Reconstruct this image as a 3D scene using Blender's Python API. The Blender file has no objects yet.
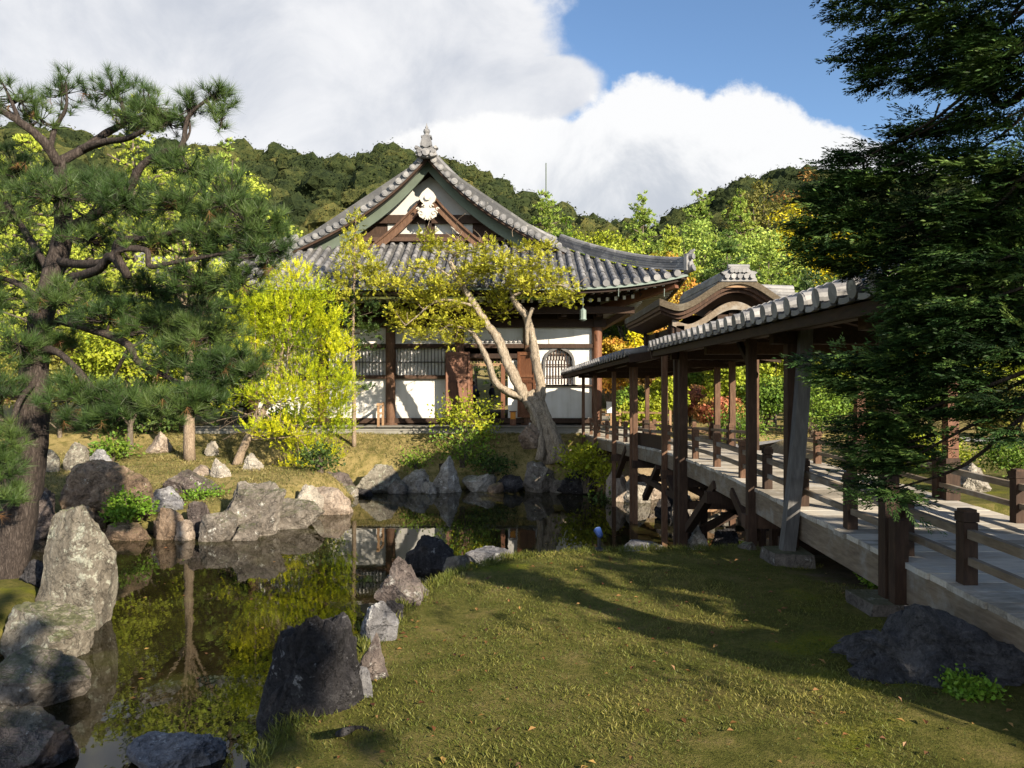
import bpy, math, random
import numpy as np
from mathutils import Vector, noise as mnoise
R = math.radians
scene = bpy.context.scene
COL = scene.collection

# ------------------------------------------------------------------ camera, sky, sun, exposure
F = 740.0            # focal length in pixels of the 1024 px wide frame
EYE = 2.1            # eye height above the pond
cam_d = bpy.data.cameras.new('camera')
cam_d.sensor_width = 36.0
cam_d.lens = 36.0 * F / 1024.0
cam_d.clip_start = 0.05
cam_d.clip_end = 3000
cam = bpy.data.objects.new('camera', cam_d)
cam.location = (0, 0, EYE)
cam.rotation_euler = (R(90), 0, 0)
COL.objects.link(cam)
scene.camera = cam

SUN_EL = R(23.5)
SUN_AZ = R(140)      # clockwise from +Y: behind the viewer, to the right
SUN_DIR = Vector((math.sin(SUN_AZ) * math.cos(SUN_EL), math.cos(SUN_AZ) * math.cos(SUN_EL), math.sin(SUN_EL)))
sun_d = bpy.data.lights.new('sun', 'SUN')
sun_d.energy = 4.8
sun_d.angle = R(0.5)
sun_d.color = (1.0, 0.88, 0.70)
sun = bpy.data.objects.new('sun', sun_d)
sun.rotation_euler = (-SUN_DIR).to_track_quat('-Z', 'Y').to_euler()
sun.location = (20, -20, 30)
COL.objects.link(sun)

scene.view_settings.view_transform = 'Standard'
scene.view_settings.look = 'None'
scene.view_settings.gamma = 1
scene.view_settings.use_curve_mapping = False
scene.view_settings.exposure = 1.42
scene.cycles.max_bounces = 6
scene.cycles.diffuse_bounces = 3
scene.cycles.glossy_bounces = 3
scene.cycles.transmission_bounces = 3
scene.cycles.transparent_max_bounces = 6
scene.cycles.caustics_reflective = False
scene.cycles.caustics_refractive = False
scene.cycles.use_denoising = True


class NT:
    """small helper round a node tree"""
    def __init__(self, nt):
        self.nt = nt
    def node(self, typ, ins=None, **props):
        n = self.nt.nodes.new(typ)
        for k, v in props.items():
            setattr(n, k, v)
        for k, v in (ins or {}).items():
            self.put(n.inputs[k], v)
        return n
    def put(self, sock, v):
        if isinstance(v, bpy.types.NodeSocket):
            self.nt.links.new(v, sock)
        elif isinstance(v, bpy.types.Node):
            self.nt.links.new(v.outputs[0], sock)
        else:
            if hasattr(sock, 'default_value'):
                if sock.type == 'RGBA' and len(v) == 3:
                    v = tuple(v) + (1,)
                sock.default_value = v
    def math(self, op, a, b=0.0, c=0.0, clamp=False):
        n = self.nt.nodes.new('ShaderNodeMath')
        n.operation = op
        n.use_clamp = clamp
        self.put(n.inputs[0], a); self.put(n.inputs[1], b); self.put(n.inputs[2], c)
        return n.outputs[0]
    def mix(self, fac, a, b, mode='MIX'):
        n = self.nt.nodes.new('ShaderNodeMix')
        n.data_type = 'RGBA'; n.blend_type = mode
        self.put(n.inputs[0], fac); self.put(n.inputs[6], a); self.put(n.inputs[7], b)
        return n.outputs[2]
    def smooth(self, v, lo, hi, a=0.0, b=1.0):
        n = self.nt.nodes.new('ShaderNodeMapRange')
        n.interpolation_type = 'SMOOTHSTEP'
        self.put(n.inputs[0], v)
        n.inputs[1].default_value = lo; n.inputs[2].default_value = hi
        n.inputs[3].default_value = a; n.inputs[4].default_value = b
        return n.outputs[0]
    def noise(self, vec, scale, detail=4, rough=0.55, dist=0.0, w=None):
        n = self.nt.nodes.new('ShaderNodeTexNoise')
        if w is not None:
            n.noise_dimensions = '4D'
            self.put(n.inputs['W'], w)
        self.put(n.inputs['Vector'], vec)
        n.inputs['Scale'].default_value = scale; n.inputs['Detail'].default_value = detail
        n.inputs['Roughness'].default_value = rough; n.inputs['Distortion'].default_value = dist
        return n.outputs[0]
    def ramp(self, fac, stops, interp='LINEAR'):
        n = self.nt.nodes.new('ShaderNodeValToRGB')
        n.color_ramp.interpolation = interp
        el = n.color_ramp.elements
        while len(el) < len(stops):
            el.new(0.5)
        for e, (p, c) in zip(el, stops):
            e.position = p
            e.color = (c[0], c[1], c[2], 1)
        self.put(n.inputs[0], fac)
        return n.outputs[0]


# ---- world: Nishita sky with a bank of cloud laid out by compass direction
world = bpy.data.worlds.new('World')
scene.world = world
world.use_nodes = True
wt = world.node_tree
wt.nodes.clear()
W = NT(wt)
sky = W.node('ShaderNodeTexSky', sky_type='NISHITA', sun_disc=False, sun_elevation=SUN_EL, sun_rotation=SUN_AZ,
             altitude=50, air_density=1.0, dust_density=0.15, ozone_density=3.5)
tc = W.node('ShaderNodeTexCoord')
sep = W.node('ShaderNodeSeparateXYZ', {0: tc.outputs['Generated']})
dx, dy, dz = sep.outputs
ay = W.math('MAXIMUM', W.math('ABSOLUTE', dy), 0.12)
cu = W.math('DIVIDE', dx, ay)
cv = W.math('DIVIDE', dz, ay)
cvec = W.node('ShaderNodeCombineXYZ', {0: cu, 1: cv, 2: 0.0}).outputs[0]
wob = W.math('MULTIPLY', W.math('SUBTRACT', W.noise(cvec, 5.0, 7, 0.6), 0.5), 0.85)
wob2 = W.math('MULTIPLY', W.math('SUBTRACT', W.noise(cvec, 13.0, 5, 0.6), 0.5), 0.35)
wob3 = W.math('MULTIPLY', W.math('SUBTRACT', W.noise(cvec, 38.0, 4, 0.65), 0.5), 0.22)
def blob(px, py, rx, ry):
    u0, v0 = (px - 512) / F, (384 - py) / F
    a = W.math('DIVIDE', W.math('SUBTRACT', cu, u0), rx / F)
    b = W.math('DIVIDE', W.math('SUBTRACT', cv, v0), ry / F)
    d = W.math('SQRT', W.math('ADD', W.math('MULTIPLY', a, a), W.math('MULTIPLY', b, b)))
    return W.math('SUBTRACT', 1.0, d)
def union(blobs):
    m = None
    for b in blobs:
        s = blob(*b)
        m = s if m is None else W.math('MAXIMUM', m, s)
    return m
deck_cloud = union([(120, 20, 480, 330), (440, 60, 140, 130), (540, 88, 75, 42), (330, -150, 340, 190), (-700, 100, 700, 420)])
cumulus = union([(650, 165, 110, 92), (740, 165, 95, 82), (800, 185, 88, 66), (570, 180, 130, 70), (860, 200, 130, 62), (480, 170, 120, 60), (1500, 210, 500, 120)])
shape_a = W.math('ADD', deck_cloud, W.math('ADD', wob, wob2))
shape_b = W.math('ADD', cumulus, W.math('ADD', W.math('MULTIPLY', wob, 0.62), W.math('ADD', W.math('MULTIPLY', wob2, 1.1), wob3)))
mask_a = W.smooth(shape_a, 0.0, 0.26)
mask_b = W.smooth(shape_b, 0.0, 0.15)
# cloud body: bright tops, grey undersides
grain = W.noise(cvec, 5.5, 8, 0.62, 0.4)
grain2 = W.noise(cvec, 2.6, 4, 0.5)
body_a = W.mix(W.smooth(W.math('ADD', W.math('MULTIPLY', grain, 0.5), W.math('MULTIPLY', grain2, 0.6)), 0.36, 0.68),
               (0.225, 0.238, 0.265), (0.36, 0.36, 0.365))
edge_b = W.math('ADD', W.math('MULTIPLY', W.math('SUBTRACT', cv, 0.27), 5.5), W.math('MULTIPLY', W.math('SUBTRACT', grain, 0.5), 2.6))
body_b = W.mix(W.smooth(edge_b, -0.55, 0.35), (0.225, 0.238, 0.26), (0.375, 0.375, 0.375))
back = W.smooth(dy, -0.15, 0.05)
rear_fill = W.math('MULTIPLY_ADD', back, -2.6, 3.6)   # unseen cloud behind the viewer, brightened to fill the shadows facing it   # towards the sun the sky is half clear
skyc = W.mix(1.0, sky.outputs[0], (SKY_STR := 0.073,) * 3, 'MULTIPLY')
c1 = W.mix(W.math('MULTIPLY', mask_a, W.math('MULTIPLY_ADD', back, 0.35, 0.62)), skyc, W.node('ShaderNodeVectorMath', {0: body_a, 'Scale': rear_fill}, operation='SCALE').outputs[0])
c2 = W.mix(W.math('MULTIPLY', mask_b, W.math('MULTIPLY_ADD', back, 0.35, 0.62)), c1, W.node('ShaderNodeVectorMath', {0: body_b, 'Scale': rear_fill}, operation='SCALE').outputs[0])
bg = W.node('ShaderNodeBackground', {'Color': c2, 'Strength': 1.0})
wo = W.node('ShaderNodeOutputWorld', {'Surface': bg})


# ------------------------------------------------------------------ object helpers
def tag(o, label=None, cat=None, group=None, kind=None):
    if label: o['label'] = label
    if cat: o['category'] = cat
    if group: o['group'] = group
    if kind: o['kind'] = kind
    return o

def empty(name, loc, label, cat, group=None):
    o = bpy.data.objects.new(name, None)
    o.empty_display_size = 0.3
    o.location = loc
    COL.objects.link(o)
    return tag(o, label, cat, group)

class MB:
    """collects pieces into ONE mesh"""
    def __init__(self):
        self.V = []; self.P = []; self.n = 0; self.T = []
    def add(self, V, *faces, tint=None):
        V = np.asarray(V, dtype=np.float64).reshape(-1, 3)
        for f in faces:
            f = np.asarray(f, dtype=np.int64)
            if f.size:
                self.P.append(f + self.n)
        self.V.append(V); self.n += len(V)
        self.T.append(np.full(len(V), 0.5) if tint is None else np.broadcast_to(np.asarray(tint, float), (len(V),)))
        return self
    def ngon(self, V, tint=None):
        V = np.asarray(V, float)
        return self.add(V, [list(range(len(V)))], tint=tint)
    def box(self, c, s, rz=0.0, tint=None):
        x, y, z = s[0] / 2, s[1] / 2, s[2] / 2
        V = np.array([[-x, -y, -z], [x, -y, -z], [x, y, -z], [-x, y, -z], [-x, -y, z], [x, -y, z], [x, y, z], [-x, y, z]])
        if rz:
            ca, sa = math.cos(rz), math.sin(rz)
            V = np.stack([V[:, 0] * ca - V[:, 1] * sa, V[:, 0] * sa + V[:, 1] * ca, V[:, 2]], 1)
        return self.add(V + np.array(c), BOXF, tint=tint)
    def beam(self, p0, p1, w, h, up=(0, 0, 1), tint=None):
        return self.boxpath([p0, p1], w, h, up, tint)
    def boxpath(self, pts, w, h, up=(0, 0, 1), tint=None):
        pts = np.asarray(pts, float)
        n = len(pts)
        t = np.gradient(pts, axis=0)
        t /= np.linalg.norm(t, axis=1)[:, None] + 1e-12
        up = np.broadcast_to(np.asarray(up, float), (n, 3))
        s = np.cross(t, up); s /= np.linalg.norm(s, axis=1)[:, None] + 1e-12
        u = np.cross(s, t)
        w = np.broadcast_to(np.asarray(w, float), (n,))[:, None]; h = np.broadcast_to(np.asarray(h, float), (n,))[:, None]
        V = np.stack([pts - s * w / 2 - u * h / 2, pts + s * w / 2 - u * h / 2, pts + s * w / 2 + u * h / 2, pts - s * w / 2 + u * h / 2], 1).reshape(-1, 3)
        f = []
        for i in range(n - 1):
            a, b = i * 4, i * 4 + 4
            for k in range(4):
                k2 = (k + 1) % 4
                f.append([a + k, a + k2, b + k2, b + k])
        f += [[3, 2, 1, 0], [n * 4 - 4, n * 4 - 3, n * 4 - 2, n * 4 - 1]]
        return self.add(V, f, tint=tint)
    def tube(self, pts, rad, sides=8, caps=True, wob=0.0, rng=None, tint=None):
        pts = np.asarray(pts, float); n = len(pts)
        rad = np.broadcast_to(np.asarray(rad, float), (n,))
        t = np.gradient(pts, axis=0)
        t /= np.linalg.norm(t, axis=1)[:, None] + 1e-12
        a = np.array([0, 0, 1.0]) if abs(t[0][2]) < 0.9 else np.array([1.0, 0, 0])
        s = np.cross(t[0], a); s /= np.linalg.norm(s)
        ang = np.arange(sides) * 2 * math.pi / sides
        V = np.zeros((n, sides, 3))
        if wob:
            lobes = 1 + wob * (rng.random(sides) - 0.5) * 2
        for i in range(n):
            s = s - t[i] * np.dot(s, t[i]); s /= np.linalg.norm(s) + 1e-12
            b = np.cross(t[i], s)
            r = rad[i]
            rr = np.full(sides, r)
            if wob:
                rr = r * (0.5 * lobes + 0.5 + wob * (rng.random(sides) - 0.5))
            V[i] = pts[i] + np.outer(np.cos(ang) * rr, s) + np.outer(np.sin(ang) * rr, b)
        i, k = np.meshgrid(np.arange(n - 1), np.arange(sides), indexing='ij')
        k2 = (k + 1) % sides
        q = np.stack([i * sides + k, i * sides + k2, (i + 1) * sides + k2, (i + 1) * sides + k], -1).reshape(-1, 4)
        fs = [q]
        if caps:
            fs += [[list(range(sides))[::-1]], [list(range((n - 1) * sides, n * sides))]]
        return self.add(V.reshape(-1, 3), *fs, tint=tint)
    def grid(self, V, tint=None):
        """V: (a,b,3) array of points, quads between"""
        a, b = V.shape[:2]
        i, k = np.meshgrid(np.arange(a - 1), np.arange(b - 1), indexing='ij')
        q = np.stack([i * b + k, (i + 1) * b + k, (i + 1) * b + k + 1, i * b + k + 1], -1).reshape(-1, 4)
        return self.add(V.reshape(-1, 3), q, tint=tint)
    def slab(self, V, thick, tint=None):
        """closed sheet: grid V on top, thickness downward"""
        a, b = V.shape[:2]
        B = V - np.array([0, 0, thick])
        self.grid(V, tint); self.grid(B[::-1], tint)
        for top in (V[0], V[-1], V[:, 0], V[:, -1]):
            bot = top - np.array([0, 0, thick])
            self.grid(np.stack([top, bot]), tint)
        return self
    def disc(self, c, axis, r, depth=0.03, sides=10, tint=None):
        axis = np.asarray(axis, float); c = np.asarray(c, float)
        return self.tube([c, c + axis * depth], [r, r], sides, tint=tint)
    def lathe(self, prof, c, sides=16, tint=None):
        c = np.asarray(c, float)
        prof = np.asarray(prof, float)
        pts = np.stack([np.zeros(len(prof)), np.zeros(len(prof)), prof[:, 1]], 1) + c
        ang = np.arange(sides) * 2 * math.pi / sides
        V = np.zeros((len(prof), sides, 3))
        V[:, :, 0] = c[0] + np.outer(prof[:, 0], np.cos(ang)); V[:, :, 1] = c[1] + np.outer(prof[:, 0], np.sin(ang)); V[:, :, 2] = (c[2] + prof[:, 1])[:, None]
        n = len(prof)
        i, k = np.meshgrid(np.arange(n - 1), np.arange(sides), indexing='ij')
        k2 = (k + 1) % sides
        q = np.stack([i * sides + k, i * sides + k2, (i + 1) * sides + k2, (i + 1) * sides + k], -1).reshape(-1, 4)
        return self.add(V.reshape(-1, 3), q, [list(range(sides))[::-1]], [list(range((n - 1) * sides, n * sides))], tint=tint)
    def build(self, name, mat, parent=None, smooth=False, origin=None):
        V = np.concatenate(self.V) if self.V else np.zeros((0, 3))
        if parent is not None:
            o0 = np.array(world_loc(parent))
        elif origin is not None:
            o0 = np.array(origin, float)
        else:
            o0 = np.zeros(3)
        me = bpy.data.meshes.new(name)
        me.vertices.add(len(V))
        me.vertices.foreach_set('co', (V - o0).astype(np.float32).ravel())
        ls = [p.reshape(-1) for p in self.P]
        cnt = np.concatenate([np.full(len(p), p.shape[1]) for p in self.P])
        loops = np.concatenate(ls).astype(np.int32)
        me.loops.add(len(loops)); me.loops.foreach_set('vertex_index', loops)
        me.polygons.add(len(cnt))
        st = np.concatenate([[0], np.cumsum(cnt)[:-1]]).astype(np.int32)
        me.polygons.foreach_set('loop_start', st)
        me.polygons.foreach_set('use_smooth', np.full(len(cnt), bool(smooth)))
        me.update(calc_edges=True)
        at = me.attributes.new('tint', 'FLOAT', 'POINT')
        at.data.foreach_set('value', np.concatenate(self.T).astype(np.float32))
        me.validate()
        if mat is not None:
            me.materials.append(mat)
        o = bpy.data.objects.new(name, me)
        COL.objects.link(o)
        if parent is not None:
            o.parent = parent
        elif origin is not None:
            o.location = origin
        return o
BOXF = np.array([[0, 3, 2, 1], [4, 5, 6, 7], [0, 1, 5, 4], [1, 2, 6, 5], [2, 3, 7, 6], [3, 0, 4, 7]])

def world_loc(o):
    v = Vector((0, 0, 0))
    while o is not None:
        v = v + o.location
        o = o.parent
    return v

def at(px, py, Y):
    return np.array([(px - 512) * Y / F, Y, EYE + (384 - py) * Y / F])

def interp(x, xs, ys):
    return np.interp(x, xs, ys)

def unit(v):
    return v / (np.linalg.norm(v, axis=-1, keepdims=True) + 1e-12)

def rand_dirs(rng, n):
    return unit(rng.normal(size=(n, 3)))


# ------------------------------------------------------------------ materials
def new_mat(name):
    m = bpy.data.materials.new(name)
    m.use_nodes = True
    nt = m.node_tree
    nt.nodes.clear()
    n = NT(nt)
    out = n.node('ShaderNodeOutputMaterial')
    return m, n, out

def principled(n, out, color, rough=0.7, spec=0.3, normal=None, **kw):
    b = n.node('ShaderNodeBsdfPrincipled', {'Base Color': color, 'Roughness': rough, 'Specular IOR Level': spec})
    for k, v in kw.items():
        n.put(b.inputs[k], v)
    if normal is not None:
        n.put(b.inputs['Normal'], normal)
    n.put(out.inputs['Surface'], b)
    return b

def bump(n, h, strength=0.4, dist=0.02):
    return n.node('ShaderNodeBump', {'Height': h, 'Strength': strength, 'Distance': dist}).outputs[0]

def objc(n):
    return n.node('ShaderNodeTexCoord').outputs['Object']

def wood_mat(name, c0, c1, c2, scale=1.0, stretch=(6, 6, 1.0), rough=0.75, spec=0.25, grey=None):
    """grain runs along the axis with the small stretch value"""
    m, n, out = new_mat(name)
    co = objc(n)
    mp = n.node('ShaderNodeMapping', {'Vector': co, 'Scale': tuple(s * scale for s in stretch)})
    g = n.noise(mp, 6.0, 6, 0.6, 0.3)
    big = n.noise(co, 1.3, 4, 0.6)
    isl = n.node('ShaderNodeNewGeometry').outputs['Random Per Island']
    f = n.math('ADD', n.math('MULTIPLY', g, 0.6), n.math('ADD', n.math('MULTIPLY', big, 0.25), n.math('MULTIPLY_ADD', isl, 0.34, -0.05)))
    c = n.ramp(f, [(0.32, c0), (0.55, c1), (0.8, c2)])
    if grey is not None:
        c = n.mix(n.smooth(n.noise(co, 2.1, 5, 0.65), 0.5, 0.68), c, grey)
    principled(n, out, c, rough, spec, bump(n, g, 0.35, 0.01))
    return m

def leaf_mat(name, cols, trans=0.3, rough=0.55, spec=0.25, var=0.25):
    m, n, out = new_mat(name)
    t = n.node('ShaderNodeAttribute', attribute_name='tint').outputs['Fac']
    isl = n.node('ShaderNodeNewGeometry').outputs['Random Per Island']
    f = n.math('ADD', n.math('MULTIPLY', t, 1.0 - var), n.math('MULTIPLY', isl, var), clamp=True)
    k = len(cols)
    c = n.ramp(f, [(0.12 + 0.76 * i / (k - 1), col) for i, col in enumerate(cols)])
    hv = n.node('ShaderNodeHueSaturation', {'Color': c, 'Value': n.math('MULTIPLY_ADD', isl, 0.5, 0.75), 'Hue': n.math('MULTIPLY_ADD', isl, 0.03, 0.485)}).outputs[0]
    b = n.node('ShaderNodeBsdfPrincipled', {'Base Color': hv, 'Roughness': rough, 'Specular IOR Level': spec})
    tr = n.node('ShaderNodeBsdfTranslucent', {'Color': hv})
    mx = n.node('ShaderNodeMixShader', {0: trans, 1: b.outputs[0], 2: tr.outputs[0]})
    n.put(out.inputs['Surface'], mx)
    return m

def hill_mat():
    """far tree crowns: leaf masses with broken colour and relief"""
    m, n, out = new_mat('hill_crowns')
    t = n.node('ShaderNodeAttribute', attribute_name='tint').outputs['Fac']
    co = objc(n)
    a = n.noise(co, 0.75, 6, 0.75, 0.3); b = n.noise(co, 0.09, 3, 0.5)
    f = n.math('ADD', n.math('MULTIPLY', t, 0.55), n.math('ADD', n.math('MULTIPLY', n.math('SUBTRACT', a, 0.5), 1.1), n.math('MULTIPLY', b, 0.35)), clamp=True)
    c = n.ramp(f, [(0.1, (0.014, 0.022, 0.009)), (0.38, (0.034, 0.045, 0.015)), (0.65, (0.080, 0.082, 0.025)), (0.95, (0.17, 0.135, 0.036))])
    principled(n, out, c, 0.85, 0.08, bump(n, a, 1.0, 0.9))
    return m

def rock_mat(name, c0, c1, c2, lichen=(0.5, 0.5, 0.46), amount=0.3, moss=0.0, scale=1.0):
    m, n, out = new_mat(name)
    co = objc(n)
    rnd = n.node('ShaderNodeObjectInfo').outputs['Random']
    w = n.math('MULTIPLY', rnd, 37.0)
    a = n.noise(co, 2.2 * scale, 8, 0.62, 0.4, w)
    fine = n.noise(co, 15 * scale, 8, 0.75, 0.3, w)
    gr = n.noise(co, 55 * scale, 4, 0.8, 0.0, w)
    c = n.ramp(n.math('ADD', n.math('MULTIPLY', a, 0.45), n.math('ADD', n.math('MULTIPLY', fine, 0.35), n.math('MULTIPLY', gr, 0.2))), [(0.40, c0), (0.5, c1), (0.60, c2)])
    l1 = n.noise(co, 5.5 * scale, 7, 0.72, 0.6, n.math('ADD', w, 5.0))
    l2 = n.noise(co, 26 * scale, 3, 0.6, 0.0, n.math('ADD', w, 9.0))
    lm = n.smooth(n.math('ADD', n.math('MULTIPLY', l1, 0.8), n.math('MULTIPLY', l2, 0.25)), 0.66 - 0.25 * amount, 0.72 - 0.2 * amount)
    c = n.mix(n.math('MULTIPLY', lm, 0.85), c, lichen)
    # dark cracks
    ck = n.noise(co, 3.1 * scale, 5, 0.6, 1.2, n.math('ADD', w, 3.0))
    cr = n.smooth(n.math('ABSOLUTE', n.math('SUBTRACT', ck, 0.5)), 0.0, 0.016, 0.66, 1.0)
    c = n.mix(1.0, c, n.node('ShaderNodeCombineXYZ', {0: cr, 1: cr, 2: cr}).outputs[0], 'MULTIPLY')
    if moss:
        nz = n.node('ShaderNodeSeparateXYZ', {0: n.node('ShaderNodeNewGeometry').outputs['Normal']}).outputs[2]
        mm = n.smooth(n.math('ADD', nz, n.math('MULTIPLY', l1, 1.2)), 1.25, 1.5)
        c = n.mix(n.math('MULTIPLY', mm, moss), c, (0.07, 0.085, 0.02))
    h = n.math('ADD', n.math('MULTIPLY', a, 0.9), n.math('ADD', n.math('MULTIPLY', fine, 0.6), n.math('ADD', n.math('MULTIPLY', gr, 0.22), n.math('MULTIPLY', cr, 0.5))))
    principled(n, out, c, 0.9, 0.2, bump(n, h, 1.0, 0.07))
    return m

def plain_mat(name, c, rough=0.6, spec=0.3, var=0.25, sc=5.0, metal=0.0, b=0.2):
    m, n, out = new_mat(name)
    co = objc(n)
    a = n.noise(co, sc, 5, 0.6)
    k = n.math('MULTIPLY_ADD', a, 2 * var, 1.0 - var)
    c2 = n.mix(1.0, c, n.node('ShaderNodeCombineXYZ', {0: k, 1: k, 2: k}).outputs[0], 'MULTIPLY')
    principled(n, out, c2, rough, spec, bump(n, n.noise(co, sc * 8, 4, 0.6), b, 0.01), Metallic=metal)
    return m

def bark_mat(name, c0, c1, c2, sc=1.0, st=(5, 5, 1.2), strength=0.9):
    m, n, out = new_mat(name)
    co = objc(n)
    mp = n.node('ShaderNodeMapping', {'Vector': co, 'Scale': tuple(s * sc for s in st)})
    a = n.noise(mp, 3.0, 7, 0.65, 0.6)
    wv = n.node('ShaderNodeVectorMath', {0: mp, 1: n.node('ShaderNodeTexNoise', {'Vector': mp, 'Scale': 2.2, 'Detail': 5.0}).outputs['Color']}, operation='ADD').outputs[0]
    v = n.node('ShaderNodeTexVoronoi', {'Vector': wv, 'Scale': 5.5, 'Randomness': 1.0}, feature='DISTANCE_TO_EDGE').outputs['Distance']
    pl = n.smooth(v, 0.0, 0.22)
    fi = n.noise(mp, 14.0, 5, 0.7, 0.5)
    f = n.math('ADD', n.math('MULTIPLY', a, 0.5), n.math('ADD', n.math('MULTIPLY', pl, 0.15), n.math('MULTIPLY', fi, 0.35)))
    c = n.ramp(f, [(0.3, c0), (0.55, c1), (0.78, c2)])
    principled(n, out, c, 0.9, 0.15, bump(n, f, strength, 0.03))
    return m

M = {}
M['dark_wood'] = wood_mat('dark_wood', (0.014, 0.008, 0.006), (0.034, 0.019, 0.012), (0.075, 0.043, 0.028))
M['post_wood'] = wood_mat('post_wood', (0.034, 0.017, 0.010), (0.085, 0.044, 0.025), (0.17, 0.098, 0.058), rough=0.7)
M['red_wood'] = wood_mat('red_wood', (0.055, 0.020, 0.009), (0.115, 0.045, 0.021), (0.20, 0.09, 0.045), rough=0.6, spec=0.35)
M['grey_wood'] = wood_mat('grey_wood', (0.17, 0.15, 0.12), (0.34, 0.305, 0.255), (0.52, 0.475, 0.405), stretch=(1.0, 7, 7), grey=(0.42, 0.40, 0.365))
M['beam_wood'] = wood_mat('beam_wood', (0.065, 0.048, 0.034), (0.15, 0.115, 0.080), (0.27, 0.215, 0.155), stretch=(6, 1.0, 6), grey=(0.24, 0.22, 0.19))
M['stay_wood'] = wood_mat('stay_wood', (0.045, 0.043, 0.042), (0.085, 0.082, 0.080), (0.15, 0.145, 0.14))
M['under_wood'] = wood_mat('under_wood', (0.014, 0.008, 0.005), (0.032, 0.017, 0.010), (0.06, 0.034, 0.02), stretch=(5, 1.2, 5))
M['tan_wood'] = wood_mat('tan_wood', (0.13, 0.07, 0.035), (0.24, 0.145, 0.08), (0.36, 0.24, 0.14), stretch=(1.2, 6, 6))
M['white_end'] = plain_mat('white_painted_end', (0.62, 0.60, 0.55), 0.7, 0.2, 0.1)
M['patina'] = plain_mat('green_patina', (0.085, 0.105, 0.08), 0.75, 0.25, 0.3, 3.0)
M['copper'] = plain_mat('copper_gutter', (0.15, 0.19, 0.165), 0.6, 0.4, 0.25, 3.0)
M['gold'] = plain_mat('pale_ornament', (0.42, 0.39, 0.34), 0.6, 0.3, 0.18, 6.0)
M['iron'] = plain_mat('black_iron', (0.02, 0.02, 0.022), 0.5, 0.4, 0.2)
M['stone'] = plain_mat('cut_stone', (0.20, 0.19, 0.165), 0.9, 0.2, 0.35, 3.5, b=0.5)
M['shaded_plaster'] = plain_mat('shaded_plaster', (0.42, 0.41, 0.385), 0.9, 0.1, 0.2, 2.0)  # pediment plaster, toned down to carry the shade of the verge
M['paper'] = plain_mat('white_paper', (0.66, 0.64, 0.62), 0.9, 0.1, 0.06)

def rafter_mat():
    """dark rafters whose cut ends (facing outward) are painted white"""
    m, n, out = new_mat('rafter_with_white_end')
    co = objc(n)
    nn = n.node('ShaderNodeSeparateXYZ', {0: n.node('ShaderNodeNewGeometry').outputs['True Normal']})
    e = n.math('MAXIMUM', n.math('LESS_THAN', nn.outputs[1], -0.93), n.math('GREATER_THAN', nn.outputs[0], 0.995))
    c = n.mix(e, n.ramp(n.noise(co, 3.0, 5, 0.6), [(0.35, (0.018, 0.010, 0.006)), (0.7, (0.06, 0.033, 0.019))]), (0.62, 0.60, 0.55))
    principled(n, out, c, 0.75, 0.2)
    return m

def plaster():
    m, n, out = new_mat('white_plaster')
    co = objc(n)
    a = n.noise(co, 0.8, 6, 0.6); b = n.noise(co, 9, 5, 0.65)
    st = n.noise(n.node('ShaderNodeMapping', {'Vector': co, 'Scale': (2.5, 2.5, 0.25)}), 2.0, 5, 0.6)
    f = n.math('ADD', n.math('MULTIPLY', a, 0.5), n.math('MULTIPLY', st, 0.5))
    c = n.ramp(f, [(0.36, (0.40, 0.375, 0.33)), (0.46, (0.54, 0.52, 0.48)), (0.6, (0.60, 0.585, 0.555))])
    principled(n, out, c, 0.9, 0.15, bump(n, b, 0.12, 0.01))
    return m
M['plaster'] = plaster()

def tile_mat(name, dark, mid, lite):
    m, n, out = new_mat(name)
    co = objc(n)
    isl = n.node('ShaderNodeNewGeometry').outputs['Random Per Island']
    a = n.noise(co, 1.6, 6, 0.65); b = n.noise(co, 9.0, 5, 0.7)
    vx = n.node('ShaderNodeTexVoronoi', {'Vector': co, 'Scale': 3.3}).outputs['Color']
    vr = n.node('ShaderNodeSeparateColor', {0: vx}).outputs[0]
    f = n.math('ADD', n.math('MULTIPLY', a, 0.4), n.math('ADD', n.math('MULTIPLY', b, 0.25), n.math('ADD', n.math('MULTIPLY', vr, 0.22), n.math('MULTIPLY', isl, 0.16))))
    c = n.ramp(f, [(0.3, dark), (0.52, mid), (0.76, lite)])
    li = n.smooth(n.noise(co, 5.0, 6, 0.75), 0.6, 0.68)
    c = n.mix(n.math('MULTIPLY', li, 0.6), c, (0.40, 0.38, 0.33))
    principled(n, out, c, 0.55, 0.45, bump(n, b, 0.3, 0.01))
    return m
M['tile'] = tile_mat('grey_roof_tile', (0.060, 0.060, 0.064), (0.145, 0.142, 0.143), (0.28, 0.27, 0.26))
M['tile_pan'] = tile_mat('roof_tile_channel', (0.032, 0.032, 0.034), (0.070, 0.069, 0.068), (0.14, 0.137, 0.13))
M['thatch'] = wood_mat('bark_roofing', (0.06, 0.048, 0.033), (0.13, 0.105, 0.075), (0.23, 0.19, 0.14), 2.0, (3, 3, 5), 0.95, 0.05, grey=(0.17, 0.155, 0.12))
M['painted_rafter'] = rafter_mat()

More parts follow.
